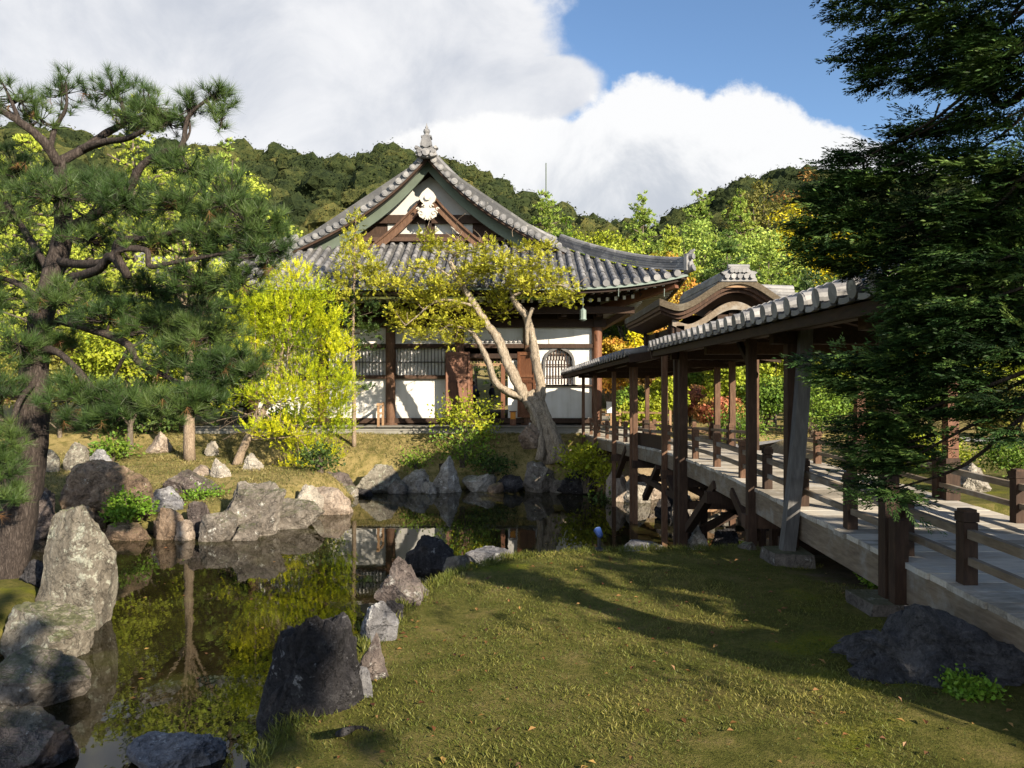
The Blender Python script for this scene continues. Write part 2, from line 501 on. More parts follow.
M['rock_grey'] = rock_mat('grey_rock', (0.07, 0.06, 0.05), (0.15, 0.13, 0.11), (0.26, 0.235, 0.20), amount=0.25, moss=0.5)
M['rock_pale'] = rock_mat('pale_rock', (0.13, 0.11, 0.085), (0.27, 0.24, 0.20), (0.42, 0.385, 0.325), (0.55, 0.53, 0.48), 0.35, 0.4)
M['rock_brown'] = rock_mat('brown_rock', (0.07, 0.047, 0.032), (0.165, 0.115, 0.078), (0.28, 0.21, 0.15), (0.42, 0.38, 0.32), 0.2, 0.4)
M['rock_purple'] = rock_mat('purple_rock', (0.042, 0.033, 0.031), (0.10, 0.080, 0.073), (0.20, 0.165, 0.145), (0.38, 0.36, 0.33), 0.3, 0.3)
M['rock_dark'] = rock_mat('dark_rock', (0.010, 0.009, 0.010), (0.028, 0.026, 0.028), (0.080, 0.076, 0.078), (0.26, 0.255, 0.26), 0.22, scale=1.6)
M['rock_lichen'] = rock_mat('lichen_rock', (0.085, 0.072, 0.055), (0.17, 0.15, 0.12), (0.27, 0.25, 0.20), (0.33, 0.335, 0.27), 0.45, 0.6)
M['rock_blue'] = rock_mat('bluish_rock', (0.075, 0.073, 0.075), (0.16, 0.155, 0.16), (0.30, 0.295, 0.30), (0.46, 0.46, 0.45), 0.35)
M['rock_crag'] = rock_mat('craggy_rock', (0.022, 0.022, 0.023), (0.055, 0.054, 0.058), (0.12, 0.118, 0.122), (0.22, 0.22, 0.23), 0.1, scale=2.0)
M['rock_pink'] = rock_mat('pinkish_rock', (0.14, 0.105, 0.08), (0.27, 0.215, 0.17), (0.40, 0.34, 0.275), (0.5, 0.46, 0.40), 0.2)

M['bark_pine'] = bark_mat('pine_bark', (0.014, 0.011, 0.010), (0.046, 0.036, 0.031), (0.12, 0.10, 0.088), 1.0)
M['bark_light'] = bark_mat('pale_bark', (0.11, 0.08, 0.055), (0.25, 0.19, 0.135), (0.42, 0.34, 0.25), 1.2)
M['bark_juniper'] = bark_mat('stripped_bark', (0.05, 0.038, 0.028), (0.30, 0.245, 0.18), (0.62, 0.55, 0.44), 0.9, (9, 9, 0.7), 1.0)
M['bark_dark'] = bark_mat('dark_bark', (0.012, 0.009, 0.007), (0.035, 0.026, 0.019), (0.08, 0.062, 0.048))
M['bark_grey'] = bark_mat('grey_bark', (0.05, 0.04, 0.03), (0.13, 0.105, 0.08), (0.24, 0.20, 0.16))

M['pine_needle'] = leaf_mat('pine_needle', [(0.018, 0.040, 0.010), (0.046, 0.084, 0.018), (0.10, 0.145, 0.034)], 0.2, 0.5, 0.35)
M['pine_needle_brown'] = leaf_mat('dry_needle', [(0.10, 0.05, 0.02), (0.17, 0.085, 0.03), (0.2, 0.12, 0.05)], 0.15)
M['cypress'] = leaf_mat('cypress_spray', [(0.009, 0.022, 0.007), (0.030, 0.064, 0.014), (0.10, 0.155, 0.034)], 0.2, 0.6, 0.15, 0.1)
M['gold_leaf'] = leaf_mat('golden_spray', [(0.10, 0.16, 0.012), (0.33, 0.39, 0.010), (0.60, 0.56, 0.014)], 0.35, 0.55, 0.25, 0.35)
M['juniper_leaf'] = leaf_mat('juniper_spray', [(0.16, 0.17, 0.016), (0.36, 0.35, 0.028), (0.52, 0.48, 0.05)], 0.3)
M['dark_green'] = leaf_mat('dark_green_leaf', [(0.018, 0.040, 0.010), (0.045, 0.080, 0.016), (0.10, 0.135, 0.025)], 0.25)
M['mid_green'] = leaf_mat('mid_green_leaf', [(0.045, 0.095, 0.012), (0.115, 0.19, 0.020), (0.21, 0.275, 0.030)], 0.3)
M['lime'] = leaf_mat('lime_leaf', [(0.12, 0.17, 0.014), (0.27, 0.31, 0.020), (0.42, 0.41, 0.026)], 0.32)
M['blue_green'] = leaf_mat('blue_green_needle', [(0.045, 0.095, 0.022), (0.11, 0.175, 0.038), (0.20, 0.265, 0.06)], 0.25)
M['soft_pine'] = leaf_mat('soft_pine_needle', [(0.11, 0.185, 0.034), (0.25, 0.335, 0.055), (0.40, 0.45, 0.085)], 0.28)
M['pale_pine'] = leaf_mat('pale_pine_needle', [(0.20, 0.26, 0.034), (0.38, 0.44, 0.055), (0.54, 0.56, 0.09)], 0.3)
M['yellow'] = leaf_mat('yellow_leaf', [(0.32, 0.30, 0.012), (0.55, 0.47, 0.012), (0.70, 0.57, 0.02)], 0.3)
M['olive'] = leaf_mat('olive_leaf', [(0.075, 0.080, 0.018), (0.15, 0.145, 0.026), (0.24, 0.205, 0.036)], 0.25)
M['orange'] = leaf_mat('orange_leaf', [(0.24, 0.24, 0.02), (0.46, 0.30, 0.035), (0.50, 0.19, 0.045)], 0.3)
M['red'] = leaf_mat('red_leaf', [(0.22, 0.20, 0.03), (0.40, 0.15, 0.07), (0.46, 0.12, 0.09)], 0.3)
M['rust'] = leaf_mat('rust_leaf', [(0.10, 0.10, 0.02), (0.22, 0.12, 0.03), (0.34, 0.16, 0.05)], 0.25)
M['hill_leaf'] = leaf_mat('hill_leaf', [(0.015, 0.026, 0.011), (0.028, 0.040, 0.015), (0.056, 0.060, 0.021), (0.13, 0.105, 0.032)], 0.1, 0.7, 0.1, 0.15)
M['grass'] = leaf_mat('grass_blade', [(0.048, 0.062, 0.010), (0.095, 0.110, 0.017), (0.19, 0.165, 0.042)], 0.25)
M['dry_grass'] = leaf_mat('dry_grass_blade', [(0.055, 0.065, 0.016), (0.125, 0.120, 0.034), (0.23, 0.185, 0.075)], 0.25)
M['hill_leaf'] = hill_mat()
M['fern'] = leaf_mat('bright_fern', [(0.06, 0.13, 0.012), (0.12, 0.22, 0.018), (0.20, 0.29, 0.03)], 0.3)
# ------------------------------------------------------------------ the ground, the pond, the hills
WZ = -0.9            # pond level: 3 m below the eye
SC = 3.0 / 2.1
def deep(z):         # height of a point moved SC times farther along its line of sight
    return EYE - (EYE - z) * SC
_far = np.array([(2.2, 13.8), (1.5, 14.35), (0, 14.65), (-1.2, 14.6), (-2.2, 14.45), (-3.6, 14.75), (-5.0, 15.0), (-4.9, 14.6), (-3.4, 14.25), (-2.75, 13.5), (-2.95, 12.0), (-3.5, 10.8),
                 (-4.1, 10.2), (-5.6, 10.2), (-7.6, 10.1), (-8.4, 9.6), (-7.6, 8.7), (-5.8, 8.1), (-4.5, 7.25), (-4.05, 6.4), (-4.0, 5.2), (-4.2, 4.0), (-4.4, 2.0)]) * SC
POND = np.concatenate([np.array([(-1.35, 1.4), (-1.30, 3.4), (-1.22, 4.2), (-1.12, 5.0), (-1.0, 5.8), (-0.75, 6.7), (-0.2, 7.5), (0.9, 7.8), (2.0, 7.95), (2.8, 8.6),
                 (3.4, 9.2), (4.6, 10.6), (5.4, 13.0), (6.6, 15.0), (7.0, 16.4), (5.6, 17.4), (4.7, 18.7), (3.9, 19.3)]), _far])

def pond_sd(x, y):
    """signed distance to the pond edge, negative inside"""
    x = np.asarray(x, float); y = np.asarray(y, float)
    best = np.full(x.shape, 1e9); inside = np.zeros(x.shape, bool)
    n = len(POND)
    for i in range(n):
        ax, ay_ = POND[i]; bx, by = POND[(i + 1) % n]
        ex, ey = bx - ax, by - ay_
        t = np.clip(((x - ax) * ex + (y - ay_) * ey) / (ex * ex + ey * ey), 0, 1)
        best = np.minimum(best, np.hypot(x - ax - t * ex, y - ay_ - t * ey))
        cond = (ay_ > y) != (by > y)
        xi = ax + (y - ay_) / (by - ay_ + 1e-12) * ex
        inside ^= cond & (x < xi)
    return np.where(inside, -best, best)

def sstep(v, a, b):
    t = np.clip((v - a) / (b - a), 0, 1)
    return t * t * (3 - 2 * t)

def ground(x, y):
    x = np.asarray(x, float); y = np.asarray(y, float)
    near = 0.50 - 0.016 * y + 0.03 * np.sin(x * 1.3 + 0.4) * np.sin(y * 0.9)
    near = near - 0.10 * sstep(x, 2.2, 3.2) * sstep(y, 4.5, 9)
    left = interp(y, [0, 12, 14, 15.5, 18, 20, 22, 23.2], [-0.5, -0.5, -0.55, -0.45, -0.12, -0.08, 0.15, 0.5]) + 0.25 * sstep(-x, 8, 12) * (1 - sstep(y, 16, 22))
    far = interp(y, [20.0, 20.7, 21.6, 22.4, 23.2, 45, 70, 100, 400], [-0.62, -0.45, -0.07, 0.2, 0.52, 0.6, 3.0, 6.0, 8.0])
    right = 0.52 + 0.05 * np.sin(x * 0.8) * np.sin(y * 0.7) + 0.02 * np.maximum(0, y - 12)
    h = np.where((y < 9.8) & (x > -3.0), near, np.where(x < -3.0, left, right))
    wf = sstep(y, 19.5, 20.5) * sstep(x, -5.5, -3.0)
    wf = np.maximum(wf, sstep(y, 22.0, 23.2))
    h = h * (1 - wf) + far * wf
    wb = sstep(x, 1.6, 2.4) * (1 - sstep(x, 5.8, 7.2)) * sstep(y, 15.0, 16.5) * (1 - sstep(y, 20.5, 22.5))
    h = h * (1 - wb) + (-0.55 + 0.16 * np.maximum(0, y - 17.5)) * wb
    sd = pond_sd(x, y)
    k = np.where(y > 11, sstep(sd, -0.62, 1.0), sstep(sd, -0.62, 0.22))
    return -1.6 + (h + 1.6) * k

def gz(x, y):
    return float(ground(np.array([x]), np.array([y]))[0])

def axis(lo, hi, step, ends):
    a = np.arange(lo, hi + 1e-6, step)
    left = [lo - d for d in ends][::-1]; right = [hi + d for d in ends]
    return np.concatenate([left, a, right])

ENDS = [0.4, 1.0, 2, 3.5, 6, 10, 16, 25, 40, 65, 100, 160, 260, 420, 700, 1200]
xs = axis(-14, 9, 0.12, ENDS); ys = axis(1.2, 26, 0.11, ENDS)
gx, gy = np.meshgrid(xs, ys, indexing='ij')
G = np.stack([gx, gy, ground(gx, gy)], -1)
for i in range(G.shape[0]):
    if abs(xs[i]) > 15: continue
    for j in range(G.shape[1]):
        if 1 < ys[j] < 28:
            x, y = xs[i], ys[j]
            G[i, j, 2] += 0.028 * mnoise.fractal(Vector((x * 1.1, y * 1.1, 3.0)), 1.0, 2.0, 4)
mb = MB()
mb.grid(G[:, ::-1])

def ground_mat():
    m, n, out = new_mat('garden_ground')
    co = objc(n)
    sepc = n.node('ShaderNodeSeparateXYZ', {0: co})
    X, Y = sepc.outputs[0], sepc.outputs[1]
    a = n.noise(co, 0.7, 6, 0.62); b = n.noise(co, 3.2, 7, 0.68, 0.4); f = n.noise(co, 30, 6, 0.75); g = n.noise(co, 110, 3, 0.7)
    mixf = n.math('ADD', n.math('MULTIPLY', b, 0.5), n.math('ADD', n.math('MULTIPLY', f, 0.3), n.math('MULTIPLY', g, 0.2)))
    lawn = n.ramp(mixf, [(0.36, (0.036, 0.036, 0.009)), (0.46, (0.078, 0.080, 0.016)), (0.55, (0.135, 0.118, 0.034)), (0.64, (0.19, 0.14, 0.062))])
    moss = n.ramp(mixf, [(0.36, (0.045, 0.062, 0.008)), (0.5, (0.11, 0.125, 0.010)), (0.66, (0.20, 0.18, 0.022))])
    c = n.mix(n.smooth(n.math('ADD', a, n.math('MULTIPLY', b, 0.4)), 0.76, 0.90), lawn, moss)
    # the far bank: dry golden grass with moss
    gold = n.ramp(mixf, [(0.37, (0.055, 0.055, 0.016)), (0.46, (0.16, 0.135, 0.045)), (0.54, (0.29, 0.22, 0.095)), (0.62, (0.15, 0.165, 0.030))])
    c = n.mix(n.smooth(Y, 13.0, 18.0), c, gold)
    # bare earth below the bridge and along the right
    earth = n.ramp(mixf, [(0.34, (0.030, 0.022, 0.014)), (0.5, (0.075, 0.055, 0.036)), (0.66, (0.15, 0.115, 0.078))])
    e1 = n.math('MULTIPLY', n.smooth(n.math('ADD', X, n.math('MULTIPLY', n.math('SUBTRACT', b, 0.5), 1.6)), 2.5, 3.0), n.smooth(X, 4.6, 5.0, 1.0, 0.0))
    e1 = n.math('MULTIPLY', e1, n.smooth(Y, 9.5, 11.0, 1.0, 0.0))
    sand = n.ramp(mixf, [(0.36, (0.16, 0.115, 0.065)), (0.5, (0.34, 0.26, 0.16)), (0.64, (0.46, 0.37, 0.25))])
    c = n.mix(n.math('MULTIPLY', n.smooth(n.math('ADD', X, n.math('MULTIPLY', n.math('SUBTRACT', b, 0.5), 1.5)), 1.7, 2.3), n.math('MULTIPLY', n.math('MULTIPLY', n.smooth(X, 6.4, 7.6, 1.0, 0.0), n.smooth(Y, 14.0, 15.0)), n.smooth(Y, 20.5, 22.5, 1.0, 0.0))), c, sand)
    c = n.mix(n.math('MULTIPLY', e1, 0.92), c, earth)
    # mud below and at the waterline
    Z = sepc.outputs[2]
    mud = n.ramp(mixf, [(0.35, (0.028, 0.020, 0.011)), (0.6, (0.085, 0.062, 0.034))])
    c = n.mix(n.smooth(n.math('ADD', Z, n.math('MULTIPLY', n.math('SUBTRACT', b, 0.5), 0.3)), -0.90, -0.76, 1.0, 0.0), c, mud)
    # fallen leaves: small rusty flecks
    vo = n.node('ShaderNodeTexVoronoi', {'Vector': co, 'Scale': 16.0})
    fl = n.math('MULTIPLY', n.smooth(vo.outputs['Distance'], 0.10, 0.16, 1.0, 0.0), n.smooth(n.node('ShaderNodeSeparateColor', {0: vo.outputs['Color']}).outputs[0], 0.86, 0.88))
    c = n.mix(n.math('MULTIPLY', fl, 0.7), c, (0.17, 0.085, 0.035))
    h = n.math('ADD', n.math('MULTIPLY', b, 0.6), n.math('ADD', n.math('MULTIPLY', f, 0.6), n.math('MULTIPLY', g, 0.4)))
    principled(n, out, c, 0.95, 0.1, bump(n, h, 0.9, 0.04))
    return m
M['ground'] = ground_mat()
tag(mb.build('ground', M['ground'], smooth=True), kind='structure')

# grey gravel path beyond the bridge
mb = MB()
pp = [(4.9, 21.5), (7.5, 20.0), (10.5, 19.0), (15, 18.6), (24, 19.5)]
pl = []; pr = []
for i, (x, y) in enumerate(pp):
    for s, L in ((-0.6, pl), (0.6, pr)):
        L.append((x, y + s, gz(x, y + s) + 0.03))
mb.grid(np.stack([np.array(pr), np.array(pl)]))
M['gravel'] = plain_mat('grey_gravel', (0.33, 0.31, 0.28), 0.95, 0.1, 0.4, 14.0, b=0.6)
tag(mb.build('path', M['gravel']), kind='structure')

# water
def water_mat():
    m, n, out = new_mat('pond_water')
    co = objc(n)
    mp = n.node('ShaderNodeMapping', {'Vector': co, 'Scale': (1.0, 0.55, 1.0)})
    w1 = n.noise(mp, 3.2, 3, 0.5); w2 = n.noise(mp, 13.0, 2, 0.5)
    h = n.math('ADD', n.math('MULTIPLY', w1, 1.0), n.math('MULTIPLY', w2, 0.22))
    c = n.ramp(n.noise(co, 1.1, 6, 0.66, 0.5), [(0.36, (0.008, 0.0065, 0.003)), (0.52, (0.016, 0.0135, 0.005)), (0.66, (0.030, 0.030, 0.008))])
    b = principled(n, out, c, 0.015, 0.5, bump(n, h, 0.10, 0.012), IOR=1.36)
    return m
M['water'] = water_mat()
mb = MB()
mb.ngon([(-16, 1.0, WZ), (10, 1.0, WZ), (10, 22, WZ), (-16, 22, WZ)])
tag(mb.build('water', M['water']), kind='structure')

# ---- wooded hills
def hill(name, Yc, foot, crest_px, x0, x1, seed, ncrown, size, label_forest, cmin=0.0, drop=5.0):
    rng = np.random.default_rng(seed)
    pxs = [p for p, _ in crest_px]; pys = [q for _, q in crest_px]
    def z_at(x, y):
        px = 512 + x * F / Yc
        zc = EYE + (384 - np.interp(px, pxs, pys)) * Yc / F - drop
        t = np.clip((y - foot) / (Yc - foot), 0, 1)
        back = np.clip((y - Yc) / (Yc * 0.7), 0, 1)
        return 4 + (zc - 4) * (t ** 0.85) * (1 - 0.6 * back ** 1.5) + 2.2 * np.sin(x * 0.07 + y * 0.05) * t * (1 - t) * 3
    X, Y = np.meshgrid(np.linspace(x0, x1, 90), np.linspace(foot, Yc * 1.7, 50), indexing='ij')
    mb = MB(); mb.grid(np.stack([X, Y, z_at(X, Y)], -1)[:, ::-1])
    m = bpy.data.materials.get('hill_floor') or plain_mat('hill_floor', (0.03, 0.035, 0.014), 0.95, 0.05, 0.4, 0.2)
    tag(mb.build(name, m, smooth=True), kind='structure')
    # tree crowns: lumpy cores clothed in leaf clumps
    ico_v, ico_f = ICO3
    core = MB(); n = 0
    LV = []; LT = []
    tries = 0
    while n < ncrown and tries < ncrown * 30:
        tries += 1
        x = rng.uniform(x0, x1); y = rng.uniform(foot + 4, Yc + 12)
        px = 512 + x * F / y
        if px < -120 or px > 1150: continue
        z = float(z_at(np.array(x), np.array(y)))
        s = size * rng.uniform(0.5, 1.25) * (0.75 + 0.25 * y / Yc)
        t = np.clip(rng.beta(1.3, 2.6), 0, 1)
        c = np.array([x, y, z + s * 0.55])
        sc = np.array([s, s, s * rng.uniform(0.7, 1.05)])
        ph = rng.random(3) * 50
        d = np.array([mnoise.fractal(Vector(v * 2.1 + ph), 0.75, 2.1, 5) for v in ico_v])
        r = 1 + 0.34 * d
        r *= 1 + rng.normal(0, 0.045, len(r))
        V = ico_v * r[:, None] * sc
        core.add(V * 0.95 + c, ico_f, tint=np.clip(t + 0.25 * d, 0, 1))
        k = 460
        u = rand_dirs(rng, k); u = u[u[:, 2] > -0.35]; u = u[(u[:, 1] < 0.45)]
        rr = 1 + 0.34 * np.array([mnoise.fractal(Vector(v * 2.1 + ph), 0.75, 2.1, 5) for v in u])
        C = u * rr[:, None] * sc * rng.uniform(0.95, 1.05, (len(u), 1)) + c
        LV.append((C, u, np.clip(t + rng.normal(0, 0.07, len(u)), 0, 1), np.full(len(u), s * 0.115)))
        n += 1
    C = np.concatenate([a[0] for a in LV]); U = np.concatenate([a[1] for a in LV]); T = np.concatenate([a[2] for a in LV]); S = np.concatenate([a[3] for a in LV])
    add_leaves(core, rng, C, unit(U * 0.25 + np.cross(U, rand_dirs(rng, len(C))) + 0.35 * rand_dirs(rng, len(C))), S * rng.uniform(0.6, 1.3, len(C)), 0.7, T, up=U)
    o = core.build('forest', M['hill_leaf'], smooth=False)
    tag(o, label_forest, 'forest', kind='stuff')

def icosphere(sub):
    import bmesh
    bm = bmesh.new()
    bmesh.ops.create_icosphere(bm, subdivisions=sub, radius=1.0)
    V = np.array([v.co[:] for v in bm.verts]); Fc = np.array([[v.index for v in f.verts] for f in bm.faces])
    bm.free()
    return V, Fc
ICO2 = icosphere(2); ICO3 = icosphere(3); ICO4 = icosphere(4); ICO5 = icosphere(5); ICO6 = icosphere(6)

def add_leaves(mb, rng, C, D, L, ratio, tint, bend=0.18, up=None):
    """rhombic leaves: base C, direction D, length L, width ratio"""
    n = len(C)
    L = np.broadcast_to(np.asarray(L, float), (n,))[:, None]
    S = np.cross(D, rand_dirs(rng, n)) if up is None else np.cross(D, np.broadcast_to(up, D.shape) + 0.35 * rand_dirs(rng, n))
    S = unit(S); N = np.cross(S, D)
    Wd = L * ratio * 0.5
    V = np.stack([C, C + D * L * 0.5 + S * Wd + N * L * bend * 0.5, C + D * L, C + D * L * 0.5 - S * Wd + N * L * bend * 0.5], 1).reshape(-1, 3)
    q = np.arange(n * 4).reshape(n, 4)
    mb.add(V, q, tint=np.repeat(np.broadcast_to(tint, (n,)), 4))

hill('hill', 230, 95, [(-300, 140), (-100, 132), (0, 130), (60, 136), (140, 146), (200, 149), (240, 152), (300, 162), (340, 160), (385, 154), (425, 155), (460, 169), (500, 190), (550, 210), (600, 228), (660, 244), (720, 250), (900, 290)],
     -190, 75, 11, 820, 5.0, 'dense dark green and olive woods on the tall hill behind the temple roof')
hill('hill', 150, 80, [(560, 280), (620, 246), (655, 232), (690, 212), (720, 196), (750, 183), (790, 172), (830, 172), (870, 178), (950, 182), (1100, 195), (1300, 225)],
     8, 130, 12, 460, 3.3, 'olive autumn woods on the smaller hill at the right behind the conifer', drop=3.5)
# ------------------------------------------------------------------ the temple hall
XC = -2.94; HX = 8.30; YF = 22.6; YM = 30.5; HY = 7.9; YB = 25.6; YW = 25.0; XR = 2.87; XL = -8.75; YBK = 36.0
PU = [0, 1.08, 2.26, 3.26, 4.72, 5.6, 6.74, 8.3]
PZ = [10.0, 8.93, 7.95, 7.36, 6.73, 6.34, 5.78, 5.12]
_pc = np.polyfit(PU, PZ, 4)
def prof(u):
    return np.polyval(_pc, u)
def roof_z_front(x, t):
    c = np.clip((np.abs(x - XC) - 4.3) / 4.0, 0, 1.1)
    return prof(HX - t) + 0.30 * np.clip(t / 4.0, 0, 1.1) ** 2 + 0.42 * c ** 2.4 * np.clip(1 - t / 4.2, 0, 1)
def roof_z_side(u, y):
    c = np.clip((np.abs(y - YM) - 3.9) / 4.0, 0, 1.1)
    return prof(u) + 0.42 * c ** 2.4 * np.clip(1 - (HX - u) / 4.2, 0, 1)

hall = empty('temple_hall', (XC, YW, 0.7), 'white plastered temple hall with sweeping grey tiled gable roof across the pond', 'temple')

# stone platform and step
mb = MB()
mb.box(((XL + XR) / 2, 30.4, 0.57), (XR - XL + 3.0, 13.2, 0.30))
mb.box(((XL + XR) / 2, 23.65, 0.50), (XR - XL + 2.6, 0.30, 0.22))
for i, x in enumerate(np.arange(XL - 1.2, XR + 1.3, 1.25)):
    mb.box((x, 23.86, 0.728), (1.22, 0.34, 0.018))
mb.build('platform', M['stone'], hall)

# roof: base sheets, tile rolls
mb = MB()
xsr = np.linspace(XC - HX, XC + HX, 61)
# front skirt
tt = np.linspace(0, 1, 15)
V = np.zeros((61, 15, 3))
for i, x in enumerate(xsr):
    tm = min(4.1, HX - abs(x - XC))
    t = tt * tm
    V[i, :, 0] = x; V[i, :, 1] = YF + t; V[i, :, 2] = roof_z_front(np.full(15, x), t)
mb.slab(V, 0.10)
# side slopes
for sgn in (-1, 1):
    yy = np.concatenate([np.linspace(YF, YB, 14), np.linspace(YB + 0.001, YM + HY, 30)])
    V = np.zeros((len(yy), 22, 3))
    for i, y in enumerate(yy):
        lim = 0.0 if y > YB else HX - (y - YF)
        u = np.linspace(lim, HX, 22)
        V[i, :, 0] = XC + sgn * u; V[i, :, 1] = y; V[i, :, 2] = roof_z_side(u, np.full(22, y))
    mb.slab(V if sgn < 0 else V[:, ::-1], 0.10)
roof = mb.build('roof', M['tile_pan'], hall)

def roll(mb, pts, r, steps, rng, cap=True):
    """a row of half-round cover tiles along a polyline; each tile steps down a little"""
    pts = np.asarray(pts, float)
    seg = np.linalg.norm(np.diff(pts, axis=0), axis=1); L = np.concatenate([[0], np.cumsum(seg)])
    n = max(1, int(round(L[-1] / steps)))
    S = np.linspace(0, L[-1], n + 1)
    P = np.stack([np.interp(S, L, pts[:, k]) for k in range(3)], 1)
    for i in range(n):
        q = np.array([P[i], P[i + 1]]); j = rng.normal(0, 0.004, 3)
        mb.tube(q + j, [r * 1.05, r * 0.95], 12, caps=(i == 0), tint=rng.random())
rng = np.random.default_rng(3)
mb = MB()
for x in np.arange(XC - HX + 0.16, XC + HX - 0.1, 0.31):
    tm = min(4.0, HX - abs(x - XC)) - 0.08
    if tm < 0.15: continue
    t = np.linspace(-0.06, tm, 9)
    pts = np.stack([np.full(9, x), YF + t, roof_z_front(np.full(9, x), np.maximum(t, 0)) + 0.025], 1)
    roll(mb, pts, 0.088, 0.34, rng)
    mb.disc(pts[0] + np.array([0, 0.01, 0.0]), (0, -1, -0.1), 0.105, 0.035, 12, tint=rng.random())
for sgn in (-1, 1):
    for y in np.arange(YF + 0.16, YM + HY, 0.31):
        lo = HX - (y - YF) + 0.08 if y < YB + 0.1 else 0.25
        if lo > HX - 0.15: continue
        u = np.linspace(HX + 0.06, lo, 14)
        pts = np.stack([XC + sgn * u, np.full(14, y), roof_z_side(np.minimum(u, HX), np.full(14, y)) + 0.025], 1)
        roll(mb, pts, 0.088, 0.34 if y < 27 else 0.9, rng)
mb.build('cover_tile', M['tile'], roof, smooth=False)
roof_tiles = M['tile']

# verge: row of short tiles whose discs face the viewer, along both gable slopes, and the descending ridges
for sgn in (-1, 1):
    mb = MB()
    for u in np.arange(0.24, 4.75, 0.24):
        z = float(prof(u)) + 0.10
        c = np.array([XC + sgn * u, YB - 0.10, z])
        mb.tube([c, c + (0, 0.75, 0.0)], 0.082, 10, tint=rng.random())
        mb.disc(c + (0, 0.01, 0), (0, -1, 0), 0.108, 0.04, 14, tint=rng.random())
        mb.disc(c + (0, -0.028, 0), (0, -1, 0), 0.07, 0.018, 10, tint=0.2)
    pts = np.stack([XC + sgn * np.linspace(0.2, 4.9, 20), np.full(20, YB + 0.12), prof(np.linspace(0.2, 4.9, 20)) + 0.015], 1)
    mb.boxpath(pts, 0.36, 0.09, tint=0.2)
    mb.build('verge_tile', M['tile'], roof)

def ridge(mb, pts, w, h, layers=4, top=0.10):
    pts = np.asarray(pts, float)
    lh = h / layers
    for k in range(layers):
        ww = w * (1.0 - 0.09 * k) + (0.035 if k % 2 else 0.0)
        mb.boxpath(pts + np.array([0, 0, lh * (k + 0.5)]), ww, lh * 0.86, tint=0.3 + 0.12 * k)
    mb.tube(pts + np.array([0, 0, h + 0.02]), top, 10, tint=0.8)
for sgn in (-1, 1):
    mb = MB()
    u = np.linspace(0.15, 4.75, 16)
    pts = np.stack([XC + sgn * u, np.full(16, YB + 0.72), prof(u) + 0.06], 1)
    ridge(mb, pts, 0.34, 0.36, 4)
    mb.build('descending_ridge', M['tile'], roof)
# main ridge
mb = MB()
yy = np.linspace(YB - 0.1, YM + 5.0, 12)
pts = np.stack([np.full(12, XC), yy, 9.98 + 0.012 * (yy - YM) ** 2 * 0.4], 1)
ridge(mb, pts, 0.46, 0.42, 6, 0.12)
mb.build('main_ridge', M['tile'], roof)
# hip ridges
for sgn in (-1, 1):
    mb = MB()
    t = np.linspace(3.62, -0.02, 16)
    x = XC + sgn * (HX - t)
    pts = np.stack([x, YF + t, roof_z_front(x, np.maximum(t, 0)) + 0.04], 1)
    ridge(mb, pts, 0.30, 0.30, 4)
    e = pts[-1]; d = unit(np.array([sgn, -1.0, 0.0]))
    # end ornament: plate, discs, an upturned horn
    mb.boxpath([e + (0, 0, -0.02), e + (0, 0, 0.48)], 0.36, 0.10, up=d)
    mb.disc(e + d * 0.05 + (0, 0, 0.14), d, 0.13, 0.07, 12)
    mb.disc(e + d * 0.05 + (0, 0, 0.40), d, 0.09, 0.14, 12)
    mb.tube([e + (0, 0, 0.44), e + d * 0.10 + (0, 0, 0.54), e + d * 0.22 + (0, 0, 0.60)], [0.09, 0.07, 0.03], 8)
    mb.tube([e + d * -0.1 + (0, 0, -0.02), e + d * 0.20 + (0, 0, 0.06)], 0.11, 10)
    mb.build('hip_ridge', M['tile'], roof)
# crest ornament on the apex
A = np.array([XC, YB - 0.25, 9.86])
mb = MB()
out = [(a * 0.66, b * 0.78) for a, b in [(-0.55, 0.10), (-0.50, 0.34), (-0.62, 0.42), (-0.44, 0.50), (-0.32, 0.44), (-0.27, 0.74), (-0.18, 0.86), (0.18, 0.86), (0.27, 0.74), (0.32, 0.44), (0.44, 0.50), (0.62, 0.42), (0.50, 0.34), (0.55, 0.10), (0.2, 0.0), (-0.2, 0.0)]]
def plate(mb, poly, y0, y1, base, tint=0.5):
    f = np.array([[base[0] + a, base[1] + y0, base[2] + b] for a, b in poly]); g = f + np.array([0, y1 - y0, 0])
    n = len(poly)
    mb.add(np.concatenate([f, g]), [list(range(n))[::-1]], [list(range(n, 2 * n))], [[i, (i + 1) % n, n + (i + 1) % n, n + i] for i in range(n)], tint=tint)
plate(mb, out[::-1], -0.05, 0.14, A, 0.3)
for sx in (-1, 1):
    for k, (dx_, dz_, r_) in enumerate([(0.36, 0.26, 0.11), (0.50, 0.42, 0.075), (0.22, 0.55, 0.09), (0.30, 0.10, 0.10)]):
        mb.disc(A + (sx * dx_ * 0.66, -0.05, dz_ * 0.78), (0, -1, 0), r_ * 0.7, 0.07, 12, tint=0.75)
mb.disc(A + (0, -0.05, 0.16), (0, -1, 0), 0.13, 0.10, 14, tint=0.8)
mb.disc(A + (0, -0.05, 0.46), (0, -1, 0), 0.15, 0.08, 14, tint=0.6)
mb.box(A + (0, 0.15, 0.73), (0.36, 0.34, 0.05), tint=0.7)
mb.box(A + (0, 0.15, 0.55), (0.28, 0.42, 0.32), tint=0.4)
mb.build('crest_ornament', M['tile'], roof)
mb = MB()
